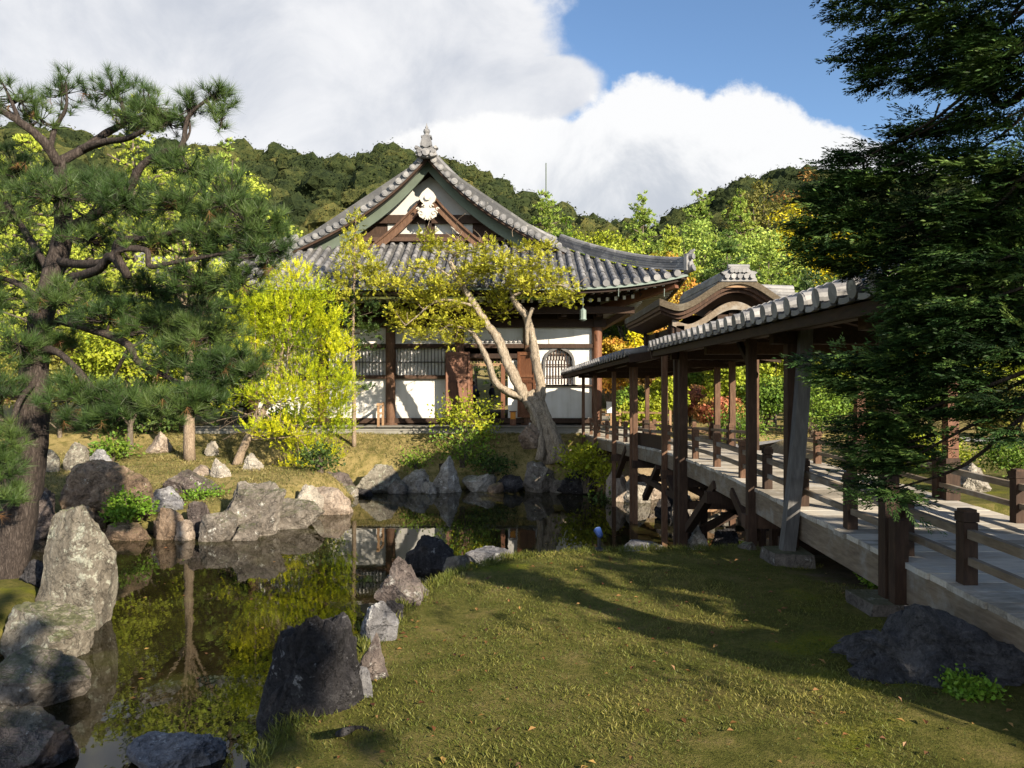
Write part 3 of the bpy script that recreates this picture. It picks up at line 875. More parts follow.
mb.lathe([(a * 0.8, b * 0.85) for a, b in [(0.16, 0.0), (0.17, 0.05), (0.09, 0.10), (0.12, 0.14), (0.15, 0.22), (0.12, 0.30), (0.05, 0.34), (0.07, 0.38), (0.03, 0.45), (0.0, 0.58)]], A + (0, 0.15, 0.757), 14)
mb.build('finial', M['tile'], roof, smooth=True)

# bargeboards
for sgn, in ((-1,), (1,)):
    u = np.linspace(0.0, 4.95, 22)
    zt = prof(u) - 0.02
    mb = MB()
    pts = np.stack([XC + sgn * u, np.full(22, YB + 0.06), zt - 0.04], 1)
    mb.boxpath(pts, 0.16, 0.10)
    mb.build('verge_board', M['dark_wood'], roof)
    mb = MB()
    dep = 0.36 + 0.10 * np.clip(u / 4.95, 0, 1)
    V = np.zeros((22, 2, 3)); V[:, 0] = np.stack([XC + sgn * u, np.full(22, YB + 0.38), zt - 0.06], 1); V[:, 1] = V[:, 0] - np.stack([0 * u, 0 * u, dep], 1)
    if sgn > 0: V = V[:, ::-1]
    mb.grid(V); mb.grid((V + np.array([0, 0.09, 0]))[:, ::-1])
    low = V[:, 1] if sgn < 0 else V[:, 0]
    mb.grid(np.stack([low, low + np.array([0, 0.09, 0])]))
    mb.build('bargeboard', M['patina'], roof)
    # inner wooden board below it
    mb = MB()
    u2 = np.linspace(0.0, 3.3, 14)
    pts = np.stack([XC + sgn * u2, np.full(14, YB + 0.66), prof(np.clip(u2 + 0.1, 0, 9)) - 1.12 - 0.06 * u2], 1)
    mb.boxpath(pts, 0.10, 0.26)
    mb.boxpath(pts + np.array([0, -0.05, 0.17]), 0.16, 0.07)
    mb.build('inner_bargeboard', M['post_wood'], roof)
    # curled fin ornaments on the inner board
    mb = MB()
    b = np.array([XC + sgn * 2.55, YB + 0.54, 6.55 + 0.55])
    for k in range(4):
        a0 = 0.5 * k
        mb.tube([b + (sgn * (0.05 + 0.13 * k), 0, 0.30 - 0.05 * k), b + (sgn * (0.18 + 0.13 * k), -0.03, 0.20 - 0.12 * k), b + (sgn * (0.10 + 0.13 * k), 0, 0.02 - 0.12 * k)], [0.08, 0.06, 0.02], 8)
    mb.build('fin_ornament', M['patina'], roof, smooth=True)
# pediment wall
mb = MB()
PB = 7.08
uu = np.linspace(-4.4, 4.4, 41)
zt = prof(np.abs(uu)) - 0.12
V = np.zeros((41, 2, 3)); V[:, 0] = np.stack([XC + uu, np.full(41, 26.62), np.minimum(6.6, zt - 0.01)], 1); V[:, 1] = np.stack([XC + uu, np.full(41, 26.62), zt], 1)
mb.grid(V)
mb.build('pediment', M['dark_wood'], hall)
mb = MB()
plate(mb, [(-2.0, 8.12), (2.0, 8.12), (0, 9.55)], 0, 0.02, (XC, 26.59, 0))
for s_ in (-1, 1): mb.box((XC + s_ * 0.85, 26.60, 7.66), (1.35, 0.03, 0.44))
mb.build('pediment_panel', M['shaded_plaster'], hall)
mb = MB()
mb.box((XC, 26.54, 8.00), (4.7, 0.16, 0.30))
mb.box((XC, 26.52, 7.38), (6.2, 0.20, 0.16))
mb.box((XC, 26.42, 7.24), (7.2, 0.34, 0.14))
for x in (-2.55, 2.55):
    mb.box((XC + x, 26.48, 7.55), (0.62, 0.28, 0.22)); mb.box((XC + x, 26.45, 7.76), (0.9, 0.34, 0.16)); mb.box((XC + x, 26.48, 7.46), (0.36, 0.26, 0.20))
for x in (-0.05, ):
    mb.box((XC + x, 26.53, 7.62), (0.22, 0.14, 0.7))
mb.build('gable_beam', M['dark_wood'], hall)
# pale carved pendant
mb = MB()
G0 = np.array([XC - 0.02, YB + 0.42, 8.14])
body = [(a * 0.82, b * 0.86) for a, b in [(-0.02, 0.98), (-0.24, 0.80), (-0.36, 0.62), (-0.30, 0.44), (-0.18, 0.34), (-0.16, 0.18), (-0.30, 0.16), (-0.40, 0.02), (-0.36, -0.18), (-0.22, -0.26), (-0.10, -0.14), (0, -0.34)]]
poly = body + [(-a, b) for a, b in body[::-1][1:]]
plate(mb, poly, -0.05, 0.05, G0, 0.5)
for sx in (-1, 1):
    for dx_, dz_, r_ in ((0.23, -0.05, 0.11), (0.34, 0.10, 0.06), (0.10, -0.24, 0.07), (0.13, 0.20, 0.07)):
        q = np.linspace(0, 5.2, 16); mb.tube(np.stack([G0[0] + sx * (dx_ + r_ * (1 - q / 7) * np.cos(q)), np.full(16, G0[1] - 0.06), G0[2] + dz_ + r_ * (1 - q / 7) * np.sin(q)], 1), 0.026, 6)
mb.disc(G0 + (0, -0.05, 0.50), (0, -1, 0), 0.11, 0.08, 6)
mb.build('pendant', M['gold'], hall)

# eaves: boards, two tiers of rafters with white ends, gutter
mb = MB()
for x in np.arange(XC - HX + 0.25, XC + HX - 0.2, 0.27):
    lim = min(2.3, HX - abs(x - XC))
    z0 = float(roof_z_front(np.array(x), np.array(0.15)))
    if lim > 0.5:
        y0 = YF + 0.22; y1 = YF + min(1.35, lim)
        mb.beam((x, y0, z0 - 0.27), (x, y1, z0 - 0.20), 0.085, 0.10)
    if lim > 1.2:
        y0 = YF + 1.05; y1 = YF + lim
        mb.beam((x, y0, z0 - 0.42), (x, y1, z0 - 0.30), 0.095, 0.12)
for y in np.arange(YF + 0.3, 30, 0.27):
    lim = min(2.3, y - YF)
    z0 = float(roof_z_side(np.array(HX - 0.15), np.array(y)))
    for sgn in (1,):
        if lim > 0.5:
            x0 = XC + sgn * (HX - 0.22); x1 = XC + sgn * (HX - min(1.35, lim))
            mb.beam((x0, y, z0 - 0.27), (x1, y, z0 - 0.20), 0.085, 0.10)
        if lim > 1.2:
            mb.beam((XC + sgn * (HX - 1.05), y, z0 - 0.42), (XC + sgn * (HX - lim), y, z0 - 0.30), 0.095, 0.12)
mb.build('rafter', M['painted_rafter'], hall)
mb = MB()
# soffit boards above the rafters and the eave fascia
V = np.zeros((61, 6, 3))
for i, x in enumerate(xsr):
    tm = min(2.5, HX - abs(x - XC)); t = np.linspace(0.05, max(tm, 0.06), 6)
    V[i, :, 0] = x; V[i, :, 1] = YF + t; V[i, :, 2] = roof_z_front(np.full(6, x), np.full(6, 0.1)) - 0.145 + 0.03 * t
mb.slab(V, 0.03)
yy = np.linspace(YF, YM + HY, 40)
V = np.zeros((40, 6, 3))
for i, y in enumerate(yy):
    tm = min(2.5, max(0.06, y - YF)); t = np.linspace(0.05, max(tm, 0.06), 6)
    V[i, :, 0] = XC + HX - t; V[i, :, 1] = y; V[i, :, 2] = roof_z_side(np.full(6, HX - 0.1), np.full(6, y)) - 0.145 + 0.03 * t
mb.slab(V, 0.03)
mb.boxpath(np.stack([xsr, np.full(61, YF + 0.14), roof_z_front(xsr, np.zeros(61)) - 0.17], 1), 0.10, 0.12)
mb.boxpath(np.stack([np.full(40, XC + HX - 0.14), yy, roof_z_side(np.full(40, HX), yy) - 0.17], 1), 0.10, 0.12)
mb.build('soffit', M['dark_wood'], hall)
mb = MB()
mb.boxpath(np.stack([xsr, np.full(61, YF + 0.03), roof_z_front(xsr, np.zeros(61)) - 0.105], 1), 0.09, 0.07)
mb.boxpath(np.stack([np.full(40, XC + HX - 0.03), yy, roof_z_side(np.full(40, HX), yy) - 0.105], 1), 0.09, 0.07)
for x in (XC + HX - 2.1, XC + HX - 0.7, XC + HX - 3.9):
    mb.tube([(x, YF + 0.03, 5.02), (x, YF + 0.06, 4.78)], 0.012, 5)
mb.build('gutter', M['copper'], hall)
# corner beam of the right-hand eave, diagonal underside
mb = MB()
zc = float(roof_z_front(np.array(XC + HX), np.array(0.0)))
mb.beam((XR - 0.1, YW + 0.1, 4.55), (XC + HX - 0.28, YF + 0.28, zc - 0.34), 0.20, 0.26)
mb.build('corner_rafter', M['red_wood'], hall)
mb = MB()
mb.beam((XL + 0.1, YW + 0.1, 4.55), (XC - HX + 0.28, YF + 0.28, zc - 0.34), 0.20, 0.26)
mb.build('corner_rafter', M['red_wood'], hall)
# purlins and bracket band
mb = MB()
mb.box(((XL + XR) / 2, YW - 0.95, 4.50), (XR - XL + 2.2, 0.18, 0.22))
mb.box(((XL + XR) / 2, YW - 0.02, 4.15), (XR - XL + 0.6, 0.26, 0.28))
mb.box(((XL + XR) / 2, YW + 0.04, 4.62), (XR - XL + 0.2, 0.12, 0.62))
mb.box((XR + 0.95, 30.5, 4.50), (0.18, 13.0, 0.22)); mb.box((XR, 30.5, 4.15), (0.26, 11.4, 0.28)); mb.box((XR - 0.04, 30.5, 4.62), (0.12, 11.0, 0.62))
for x in np.linspace(XL, XR, 11):
    mb.box((x, YW - 0.16, 4.36), (0.34, 0.34, 0.16)); mb.box((x, YW - 0.40, 4.40), (0.16, 0.95, 0.14)); mb.box((x, YW - 0.30, 4.52), (0.95, 0.14, 0.14))
    for q in (-0.38, 0, 0.38): mb.box((x + q, YW - 0.30, 4.66), (0.17, 0.2, 0.13))
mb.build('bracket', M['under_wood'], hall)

# pillars
bays = np.linspace(XL, XR, 6)
for i, x in enumerate(bays):
    mb = MB()
    r = 0.17 if i == 5 else 0.165
    mb.tube([(x, YW, 0.78), (x, YW, 4.2)], r, 18)
    mb.tube([(x, YW, 0.70), (x, YW, 0.79)], [0.27, 0.23], 18)
    mb.build('pillar', M['red_wood'] if i == 5 else M['post_wood'], hall, smooth=False)
for y in (28.7, 32.3, 36.0):
    mb = MB(); mb.tube([(XR, y, 0.72), (XR, y, 4.2)], 0.165, 16); mb.build('pillar', M['red_wood'], hall)

def zp(py): return EYE + (384 - py) * YW / F
def xp(px): return (px - 512) * YW / F
# horizontal timbers
mb = MB()
mb.box(((XL + XR) / 2, YW + 0.0, zp(346)), (XR - XL, 0.16, 0.14))
mb.box(((XL + XR) / 2, YW + 0.02, zp(420.5)), (XR - XL, 0.20, 0.17))
for a, b in ((bays[0], bays[3]),):
    mb.box(((a + b) / 2, YW - 0.0, zp(377)), (b - a, 0.17, 0.12))
mb.box(((bays[4] + bays[5]) / 2, YW + 0.0, zp(385.5)), (bays[5] - bays[4], 0.14, 0.055))
mb.box(((bays[3] + bays[4]) / 2, YW + 0.0, zp(356)), (bays[4] - bays[3], 0.18, 0.16))
mb.build('wall_beam', M['dark_wood'], hall)
# plaster walls
mb = MB()
ya, th = YW + 0.10, 0.10
def wallbox(mb, x0, x1, z0, z1, y=ya):
    mb.box(((x0 + x1) / 2, y, (z0 + z1) / 2), (x1 - x0, th, z1 - z0))
wallbox(mb, XL, XR, zp(345), 4.02)                  # band under the eaves
wallbox(mb, bays[0], bays[3], zp(419), zp(378))     # below the lattice
z0, z1 = zp(419), zp(345)
x0, x1 = bays[4], bays[5]
# bay with the cusped window: ring of wall round the opening
cx = xp(559); hw = 0.46; sill = zp(384.5); top = zp(346.5)
half = [(hw * 1.06, 0.0), (hw * 1.02, 0.25), (hw, 0.5), (hw * 0.99, 0.72), (hw * 0.93, 0.86), (hw * 0.80, 0.97), (hw * 0.60, 1.05), (hw * 0.36, 1.10), (hw * 0.16, 1.15), (0.0, 1.24)]
H = top - sill
half = [(a, b / 1.24 * H) for a, b in half]
opening = [(a, b) for a, b in half] + [(-a, b) for a, b in half[::-1][1:]]
def ring(mb, inner, outer, y0, y1):
    n = len(inner)
    I = np.array(inner); O = np.array(outer)
    for yv, flip in ((y0, False), (y1, True)):
        A_ = np.stack([cx + I[:, 0], np.full(n, yv), sill + I[:, 1]], 1); B_ = np.stack([cx + O[:, 0], np.full(n, yv), sill + O[:, 1]], 1)
        g = np.stack([A_, B_]) if not flip else np.stack([B_, A_])
        mb.grid(g)
    A0 = np.stack([cx + I[:, 0], np.full(n, y0), sill + I[:, 1]], 1); mb.grid(np.stack([A0 + np.array([0, y1 - y0, 0]), A0]))
    B0 = np.stack([cx + O[:, 0], np.full(n, y0), sill + O[:, 1]], 1); mb.grid(np.stack([B0, B0 + np.array([0, y1 - y0, 0])]))
outer = []
for a, b in opening:
    ang = math.atan2(b - 0.3 * H, a)
    # project to the rectangle of the bay
    ca, sa = math.cos(ang), math.sin(ang)
    rx = (x1 - cx) if ca > 0 else (cx - x0)
    ry = (z1 - sill - 0.3 * H)
    k = min(rx / abs(ca) if abs(ca) > 1e-6 else 1e9, ry / sa if sa > 1e-6 else 1e9)
    outer.append((ca * k, max(0.0, 0.3 * H + sa * k)))
outer[0] = (x1 - cx, 0.0); outer[-1] = (-(cx - x0), 0.0)
ring(mb, opening, outer, YW + 0.05, YW + 0.15)
# fill the two upper corners missed by the projection
mb.box(((x0 + x1) / 2, YW + 0.165, z1 - 0.25), (x1 - x0, 0.02, 0.5))
wallbox(mb, x0, x1, z0, sill)
# side and rear walls
mb.box((XR - 0.10, 30.5, 2.5), (0.10, 10.8, 3.3)); mb.box((XL + 0.10, 30.5, 2.5), (0.10, 10.8, 3.3))
mb.box(((XL - 2.6) / 2, YBK, 2.5), (-2.6 - XL, 0.10, 3.3)); mb.box(((XR + 0.6) / 2, YBK, 2.5), (XR - 0.6, 0.10, 3.3)); mb.box((-1.0, YBK, 3.7), (3.2, 0.10, 1.0))
# short wall beside the doorway
wallbox(mb, xp(508), bays[4], z0, zp(360))
mb.build('wall', M['plaster'], hall)
# ceiling and floor inside
mb = MB(); mb.box(((XL + XR) / 2, 30.5, 4.0), (XR - XL - 0.3, 10.7, 0.06)); mb.box(((XL + XR) / 2, 30.6, 0.80), (XR - XL - 0.3, 10.6, 0.12))
for x in (-3.2, 0.9): mb.tube([(x, 30, 0.8), (x, 30, 4)], 0.16, 12)
mb.build('interior', M['dark_wood'], hall)
# cusped window
fw = 0.085
oo = []
for i, (a, b) in enumerate(opening):
    nrm = np.array([a, (b - 0.35 * H) * 0.8]); nrm = nrm / (np.linalg.norm(nrm) + 1e-9)
    oo.append((a + nrm[0] * fw, max(0.0, b + nrm[1] * fw)))
mb = MB(); ring(mb, opening, oo, YW - 0.03, YW + 0.08)
mb.box((cx, YW + 0.01, sill - 0.03), (1.25, 0.16, 0.05))
wn = mb.build('arched_window', M['stay_wood'], hall)
mb = MB()
mb.box((cx, YW + 0.20, sill + H * 0.5), (2 * hw + 0.2, 0.02, H + 0.2))
mb.build('paper_panel', M['paper'], wn)
mb = MB()
for x in np.linspace(-hw * 0.86, hw * 0.86, 9):
    zt_ = np.interp(abs(x), [a for a, b in half][::-1], [b for a, b in half][::-1])
    mb.box((cx + x, YW + 0.07, sill + zt_ / 2), (0.035, 0.035, zt_))
for f in (0.22, 0.52, 0.8):
    mb.box((cx, YW + 0.075, sill + H * f), (2 * hw * 0.97, 0.025, 0.035))
mb.build('lattice', M['dark_wood'], wn)
# lattice windows in the left bays
for i in range(3):
    a, b = bays[i] + 0.17, bays[i + 1] - 0.17
    w_ = MB(); w_.box(((a + b) / 2, YW + 0.13, (zp(375) + zp(348)) / 2), (b - a, 0.02, zp(348) - zp(375)))
    win = w_.build('lattice_window', M['paper'], hall)
    l_ = MB()
    for x in np.arange(a + 0.05, b, 0.115):
        l_.box((x, YW + 0.06, (zp(375) + zp(348)) / 2), (0.026, 0.03, zp(348) - zp(375)))
    l_.box(((a + b) / 2, YW + 0.065, zp(362)), (b - a, 0.03, 0.03))
    l_.build('lattice', M['stay_wood'], win)
# transom over the doorway, panel doors
mb = MB()
a, b = bays[3] + 0.17, bays[4] - 0.17
mb.box(((a + b) / 2, YW + 0.14, zp(365)), (b - a, 0.05, 0.06))
for x in np.arange(a, b, 0.11): mb.box((x, YW + 0.12, zp(360.5)), (0.025, 0.025, 0.28))
for k in range(3): mb.box(((a + b) / 2, YW + 0.12, zp(363.5 - 2.4 * k)), (b - a, 0.02, 0.022))
mb.build('transom', M['tan_wood'], hall)
mb = MB()
mb.slab(np.array([[(a, YW + 0.0, zp(343)), (a, YW + 0.25, zp(337.5))], [(b, YW + 0.0, zp(343)), (b, YW + 0.25, zp(337.5))]]), 0.03)
for x in np.arange(a + 0.08, b, 0.16): mb.tube([(x, YW - 0.03, zp(343) + 0.02), (x, YW + 0.25, zp(337.5) + 0.03)], 0.04, 7)
mb.build('small_canopy', M['tile'], hall)
def door(x0, x1, y0, y1, mat):
    """panel door from (x0,y0) to (x1,y1)"""
    p = np.array([x0, y0]); q = np.array([x1, y1]); L = np.linalg.norm(q - p); rz = math.atan2(q[1] - p[1], q[0] - p[0])
    zb, zt_ = 0.98, zp(352)
    d = (q - p) / L; nrm = np.array([d[1], -d[0]])
    def bx(mb, u, w, z, h, off, t):
        c = p + d * u + nrm * off
        mb.box((c[0], c[1], z), (w, t, h), rz)
    m1 = MB(); bx(m1, L / 2, L - 0.02, (zb + zt_) / 2, zt_ - zb, 0, 0.04)
    D = m1.build('door', mat, hall)
    m2 = MB()
    for u in (0.04, L - 0.04): bx(m2, u, 0.08, (zb + zt_) / 2, zt_ - zb, 0.035, 0.03)
    for f in (0.02, 0.30, 0.55, 0.63, 0.97): bx(m2, L / 2, L - 0.16, zb + (zt_ - zb) * f, 0.09, 0.033, 0.026)
    bx(m2, L / 2, 0.07, zb + (zt_ - zb) * 0.3, (zt_ - zb) * 0.52, 0.03, 0.02)
    m2.build('door_frame', M['red_wood'], D)
door(xp(446.5), xp(469.5), YW - 0.42, YW - 0.06, M['red_wood'])
door(xp(518), xp(535.5), YW - 0.06, YW - 0.30, M['red_wood'])
mb = MB(); mb.box((xp(503), YW + 0.1, (0.9 + zp(364)) / 2), (0.14, 0.14, zp(364) - 0.9)); mb.build('door_post', M['red_wood'], hall); mb = MB(); mb.box((xp(471), YW + 0.1, (0.9 + zp(364)) / 2), (0.10, 0.14, zp(364) - 0.9)); mb.build('door_post', M['red_wood'], hall)
# handrail beside the left pillar
mb = MB()
for y in (23.75, 24.6): mb.box((xp(388) - 0.1, y, 1.10), (0.07, 0.07, 0.78))
mb.box((xp(388) - 0.1, 24.15, 1.44), (0.06, 1.15, 0.07)); mb.box((xp(388) - 0.1, 24.15, 1.15), (0.05, 1.0, 0.05))
mb.build('handrail', M['tan_wood'], hall)
# hanging iron lantern under the eave
hl = MB(); c = at(583, 318, 22.9)
hl.lathe([(0.03, 0.30), (0.10, 0.24), (0.10, -0.02), (0.12, -0.05), (0.05, -0.09)][::-1], c, 8); hl.tube([c + (0, 0, 0.3), c + (0, 0, 0.7)], 0.008, 5)
hl.build('hanging_lantern', M['copper'], hall)
# ------------------------------------------------------------------ the roofed bridge
def deck_z(y):
    return np.interp(y, [1.0, 4.4, 5.5, 6.6, 7.6, 8.5, 9.4, 10.65, 12, 13.3, 16.3, 20.2, 23.4, 24], [0.70, 0.80, 0.82, 0.845, 0.865, 0.89, 0.905, 0.915, 0.90, 0.865, 0.77, 0.62, 0.56, 0.56])
_ys = np.linspace(0, 25, 251); _dz = np.convolve(np.pad(deck_z(_ys), 8, mode='edge'), np.ones(17) / 17, 'valid')
def dz_(y): return np.interp(y, _ys, _dz)
def sh(y): return np.where(np.asarray(y) > 14, -0.07 * (np.asarray(y, float) - 14), 0.0)
def bl(y): return 2.95 + sh(y)          # left and right lines of posts
def br(y): return 4.58 + sh(y)
bridge = empty('roofed_bridge', (3.77, 8.0, 0.45), 'long weathered wooden bridge with tiled roof on posts leading to the temple', 'bridge')
rng = np.random.default_rng(21)
mb = MB()
y = 1.0
while y < 23.4:
    w = 0.20 + rng.uniform(-0.015, 0.015)
    yc = y + w / 2; z = float(dz_(yc)) - 0.02; sl = float(dz_(yc + 0.05) - dz_(yc - 0.05)) / 0.1
    a = float(bl(yc)) - 0.125 + rng.normal(0, 0.008); b = float(br(yc)) + 0.12
    zj = rng.normal(0, 0.0015)
    p = np.array([[a, yc - w / 2 + 0.004, z - sl * w / 2 + zj], [b, yc - w / 2 + 0.004, z - sl * w / 2 + zj], [b, yc + w / 2 - 0.004, z + sl * w / 2 + zj], [a, yc + w / 2 - 0.004, z + sl * w / 2 + zj]])
    mb.add(np.concatenate([p - (0, 0, 0.022), p + (0, 0, 0.02)]), BOXF, tint=rng.random())
    y += w
mb.build('deck', M['grey_wood'], bridge)
yy = np.linspace(1.0, 23.2, 90)
for side in ('l', 'r'):
    x = (bl(yy) - 0.04) if side == 'l' else (br(yy) + 0.04)
    mb = MB(); mb.boxpath(np.stack([x, yy, dz_(yy) - 0.167], 1), 0.15, 0.25)
    mb.build('girder', M['beam_wood'], bridge)
mb = MB(); mb.boxpath(np.stack([(bl(yy) + br(yy)) / 2, yy, dz_(yy) - 0.20], 1), 0.15, 0.22)
for y in (5.5, 7.5, 8.7, 10.4, 12.1, 13.5, 15.9, 18.1, 20.6):
    mb.box((3.77 + float(sh(y)), y, float(dz_(y)) - 0.40), (2.1, 0.15, 0.16))
mb.build('cross_beam', M['dark_wood'], bridge)

EAVE_N = lambda y: 2.68
def post(x, y, ztop, zbot, w, mat=None, d=None, lean=None):
    mb = MB()
    pts = [(x + (lean or 0), y, zbot), (x, y, ztop)]
    mb.boxpath(pts, (d or w) * 0.88, w * 0.88, up=(0, 1, 0))
    return mb.build('post', mat or M['post_wood'], bridge)
def footing(x, y, z, s, h=0.12):
    mb = MB()
    V = np.array([[-1, -1, 0], [1, -1, 0], [1, 1, 0], [-1, 1, 0], [-.93, -.93, 1], [.93, -.93, 1], [.93, .93, 1], [-.93, .93, 1]], float) * (s / 2, s / 2, h) + rng.normal(0, 0.008, (8, 3))
    mb.add(V + (x, y, z), BOXF)
    mb.build('footing', M['rock_grey'], bridge)
ZPL = 2.64
left_y = [5.5, 7.42, 8.66, 12.05, 12.45, 13.5, 15.9, 16.2, 18.1, 20.6, 22.6]
for i, y in enumerate(left_y):
    x = float(bl(y)) - 0.17
    g = gz(x, y)
    zb = max(g, -1.5) + 0.02
    zt = ZPL if y < 14 else 2.62 - 0.028 * (y - 14)
    w = {5.5: 0.12, 7.42: 0.13, 8.66: 0.115, 12.05: 0.15, 12.45: 0.13, 13.5: 0.11, 15.9: 0.11, 16.2: 0.11}.get(y, 0.105)
    post(x if y > 8.8 else x + 0.02, y, zt, zb, w, M['dark_wood'] if y < 13 else M['post_wood'])
    if y < 9: footing(x, y, g - 0.03, 0.42 if y < 7 else 0.34)
right_y = [7.9, 9.96, 12.15, 14.2, 15.4, 16.3, 19.1, 20.4, 22.4]
for y in right_y:
    x = float(br(y)) + 0.10
    zt = ZPL if y < 14 else 2.62 - 0.028 * (y - 14)
    g = max(gz(x, y), -1.5)
    post(x, y, zt, g, 0.13, M['red_wood'] if y < 13 else M['post_wood'])
    # short sheath of darker wood round the foot
    mb = MB(); mb.box((x - 0.03, y - 0.02, float(dz_(y)) + 0.22), (0.15, 0.17, 0.44)); mb.build('post_sleeve', M['dark_wood'], bridge)
x5 = float(br(5.6)) + 0.10; post(x5, 5.6, ZPL, gz(x5, 5.6), 0.13, M['dark_wood'])
# leaning grey stay against the nearest pair of posts
mb = MB()
p0 = at(787, 551, 7.28); p1 = at(799, 440, 7.3); p2 = at(805, 324, 7.35)
t = np.linspace(0, 1, 9)[:, None]
c = (1 - t) ** 2 * p0 + 2 * t * (1 - t) * (p1 + (0.02, 0, 0)) + t ** 2 * p2
mb.boxpath(c, 0.125, 0.115, up=(0, 1, 0)); mb.build('stay', M['stay_wood'], bridge)
footing(p0[0], p0[1], gz(p0[0], p0[1]) - 0.02, 0.40, 0.14)
# short outer stub posts carrying the girder by the nearest stone
mb = MB(); mb.boxpath([(2.80, 5.36, gz(2.8, 5.36)), (2.80, 5.36, 1.12)], 0.10, 0.09, up=(0, 1, 0)); mb.build('post', M['dark_wood'], bridge)

# rails: posts with two rails each side
rl = MB(); rr_ = MB()
lp = [3.9, 4.80, 5.55, 6.45, 7.5, 8.55, 9.45, 10.65, 11.9, 13.0, 14.0, 15.2, 16.6, 17.6, 18.6, 19.8, 21.0, 22.2]
rp = [3.4, 4.6, 5.7, 6.7, 7.95, 9.0, 10.0, 11.1, 12.2, 14.2, 15.2, 16.4, 17.6, 18.8, 20.0, 21.2, 22.4]
def rail_post(x, y, h=0.40, w=0.09):
    z = float(dz_(y))
    mb = MB(); mb.box((x, y, z + h / 2 - 0.03), (w, w, h + 0.06)); mb.box((x, y, z + h + 0.035), (w + 0.012, w + 0.012, 0.06))
    mb.boxpath([(x, y, z + h + 0.065), (x, y, z + h + 0.085)], w * 0.9, w * 0.9, up=(0, 1, 0))
    mb.build('rail_post', M['dark_wood'] if y < 9 else M['post_wood'], bridge)
for y in lp: rail_post(float(bl(y)) + 0.0, y)
for y in rp: rail_post(float(br(y)) - 0.0, y)
for ypost, fn in ((lp, bl), (rp, br)):
    for h, s in ((0.33, 0.050), (0.155, 0.042)):
        for a, b in zip(ypost[:-1], ypost[1:]):
            if fn is br and a < 12.3 and b > 14: continue
            mb = MB(); mb.boxpath([(float(fn(a)), a, float(dz_(a)) + h), (float(fn((a + b) / 2)), (a + b) / 2, float(dz_((a + b) / 2)) + h), (float(fn(b)), b, float(dz_(b)) + h)], s, s * 1.15)
            mb.build('rail', M['beam_wood'], bridge)
# dark solid board in the railing below the pavilion
mb = MB(); mb.boxpath([(float(bl(14.1)) - 0.05, 14.1, float(dz_(14.1)) + 0.13), (float(bl(16.4)) - 0.05, 16.4, float(dz_(16.4)) + 0.13)], 0.05, 0.28); mb.build('rail_board', M['dark_wood'], bridge)

# wall plates, tie beams, braces
mb = MB()
for X_ in (2.80, 4.70):
    mb.beam((X_, 4.5, ZPL + 0.07), (X_, 12.6, ZPL + 0.07), 0.13, 0.17)
for y in (5.5, 7.42, 9.96, 12.1):
    mb.beam((2.6, y, ZPL - 0.06), (4.9, y, ZPL - 0.06), 0.12, 0.16)
    mb.beam((3.75, y, ZPL - 0.05), (3.75, y, 3.0), 0.11, 0.11, up=(0, 1, 0))
for X_, s in ((2.80, 0), (4.70, 0)):
    a = (X_ + float(sh(14.4)), 14.4, 2.66); b = (X_ + float(sh(23.2)), 23.2, 2.66 - 0.028 * 9)
    mb.beam(a, b, 0.11, 0.15)
for y in (15.9, 18.1, 20.6, 22.4):
    mb.beam((2.6 + float(sh(y)), y, 2.58 - 0.028 * (y - 14)), (4.9 + float(sh(y)), y, 2.58 - 0.028 * (y - 14)), 0.10, 0.13)
mb.beam((2.85, 8.66, ZPL - 0.45), (2.85, 9.3, ZPL), 0.06, 0.06); mb.beam((4.68, 9.96, ZPL - 0.45), (4.68, 9.4, ZPL), 0.06, 0.06)
mb.build('roof_frame', M['under_wood'], bridge)
# raking struts beneath the deck
def strut(pa, pb, w=0.12):
    mb = MB(); mb.beam(pa, pb, w, w); mb.build('strut', M['dark_wood'], bridge)
for X_ in (2.86, 4.66):
    strut((X_, 12.0, -0.25), (X_, 10.3, 0.70)); strut((X_, 12.0, -0.2), (X_, 13.9, 0.58)); strut((X_, 8.7, 0.30), (X_, 9.5, 0.72)); strut((X_, 15.9, -0.35), (X_, 14.4, 0.50))
    strut((X_ + float(sh(18)), 18.1, -0.15), (X_ + float(sh(17)), 17.0, 0.62))
strut((2.8, 12.3, 0.46), (4.7, 12.3, -0.5)); strut((2.8, 12.3, -0.5), (4.7, 12.3, 0.46)); strut((2.7, 16.0, 0.05), (4.5, 16.0, 0.05)); strut((2.75, 12.1, 0.12), (4.6, 12.1, 0.12)); strut((2.86, 12.1, 0.16), (2.8, 16.0, 0.10), 0.10)
for x, y in ((3.35, 13.0), (3.6, 15.5), (4.1, 12.2), (3.75, 10.6)):
    strut((x, y, -1.4), (x + 0.02, y, 0.6))

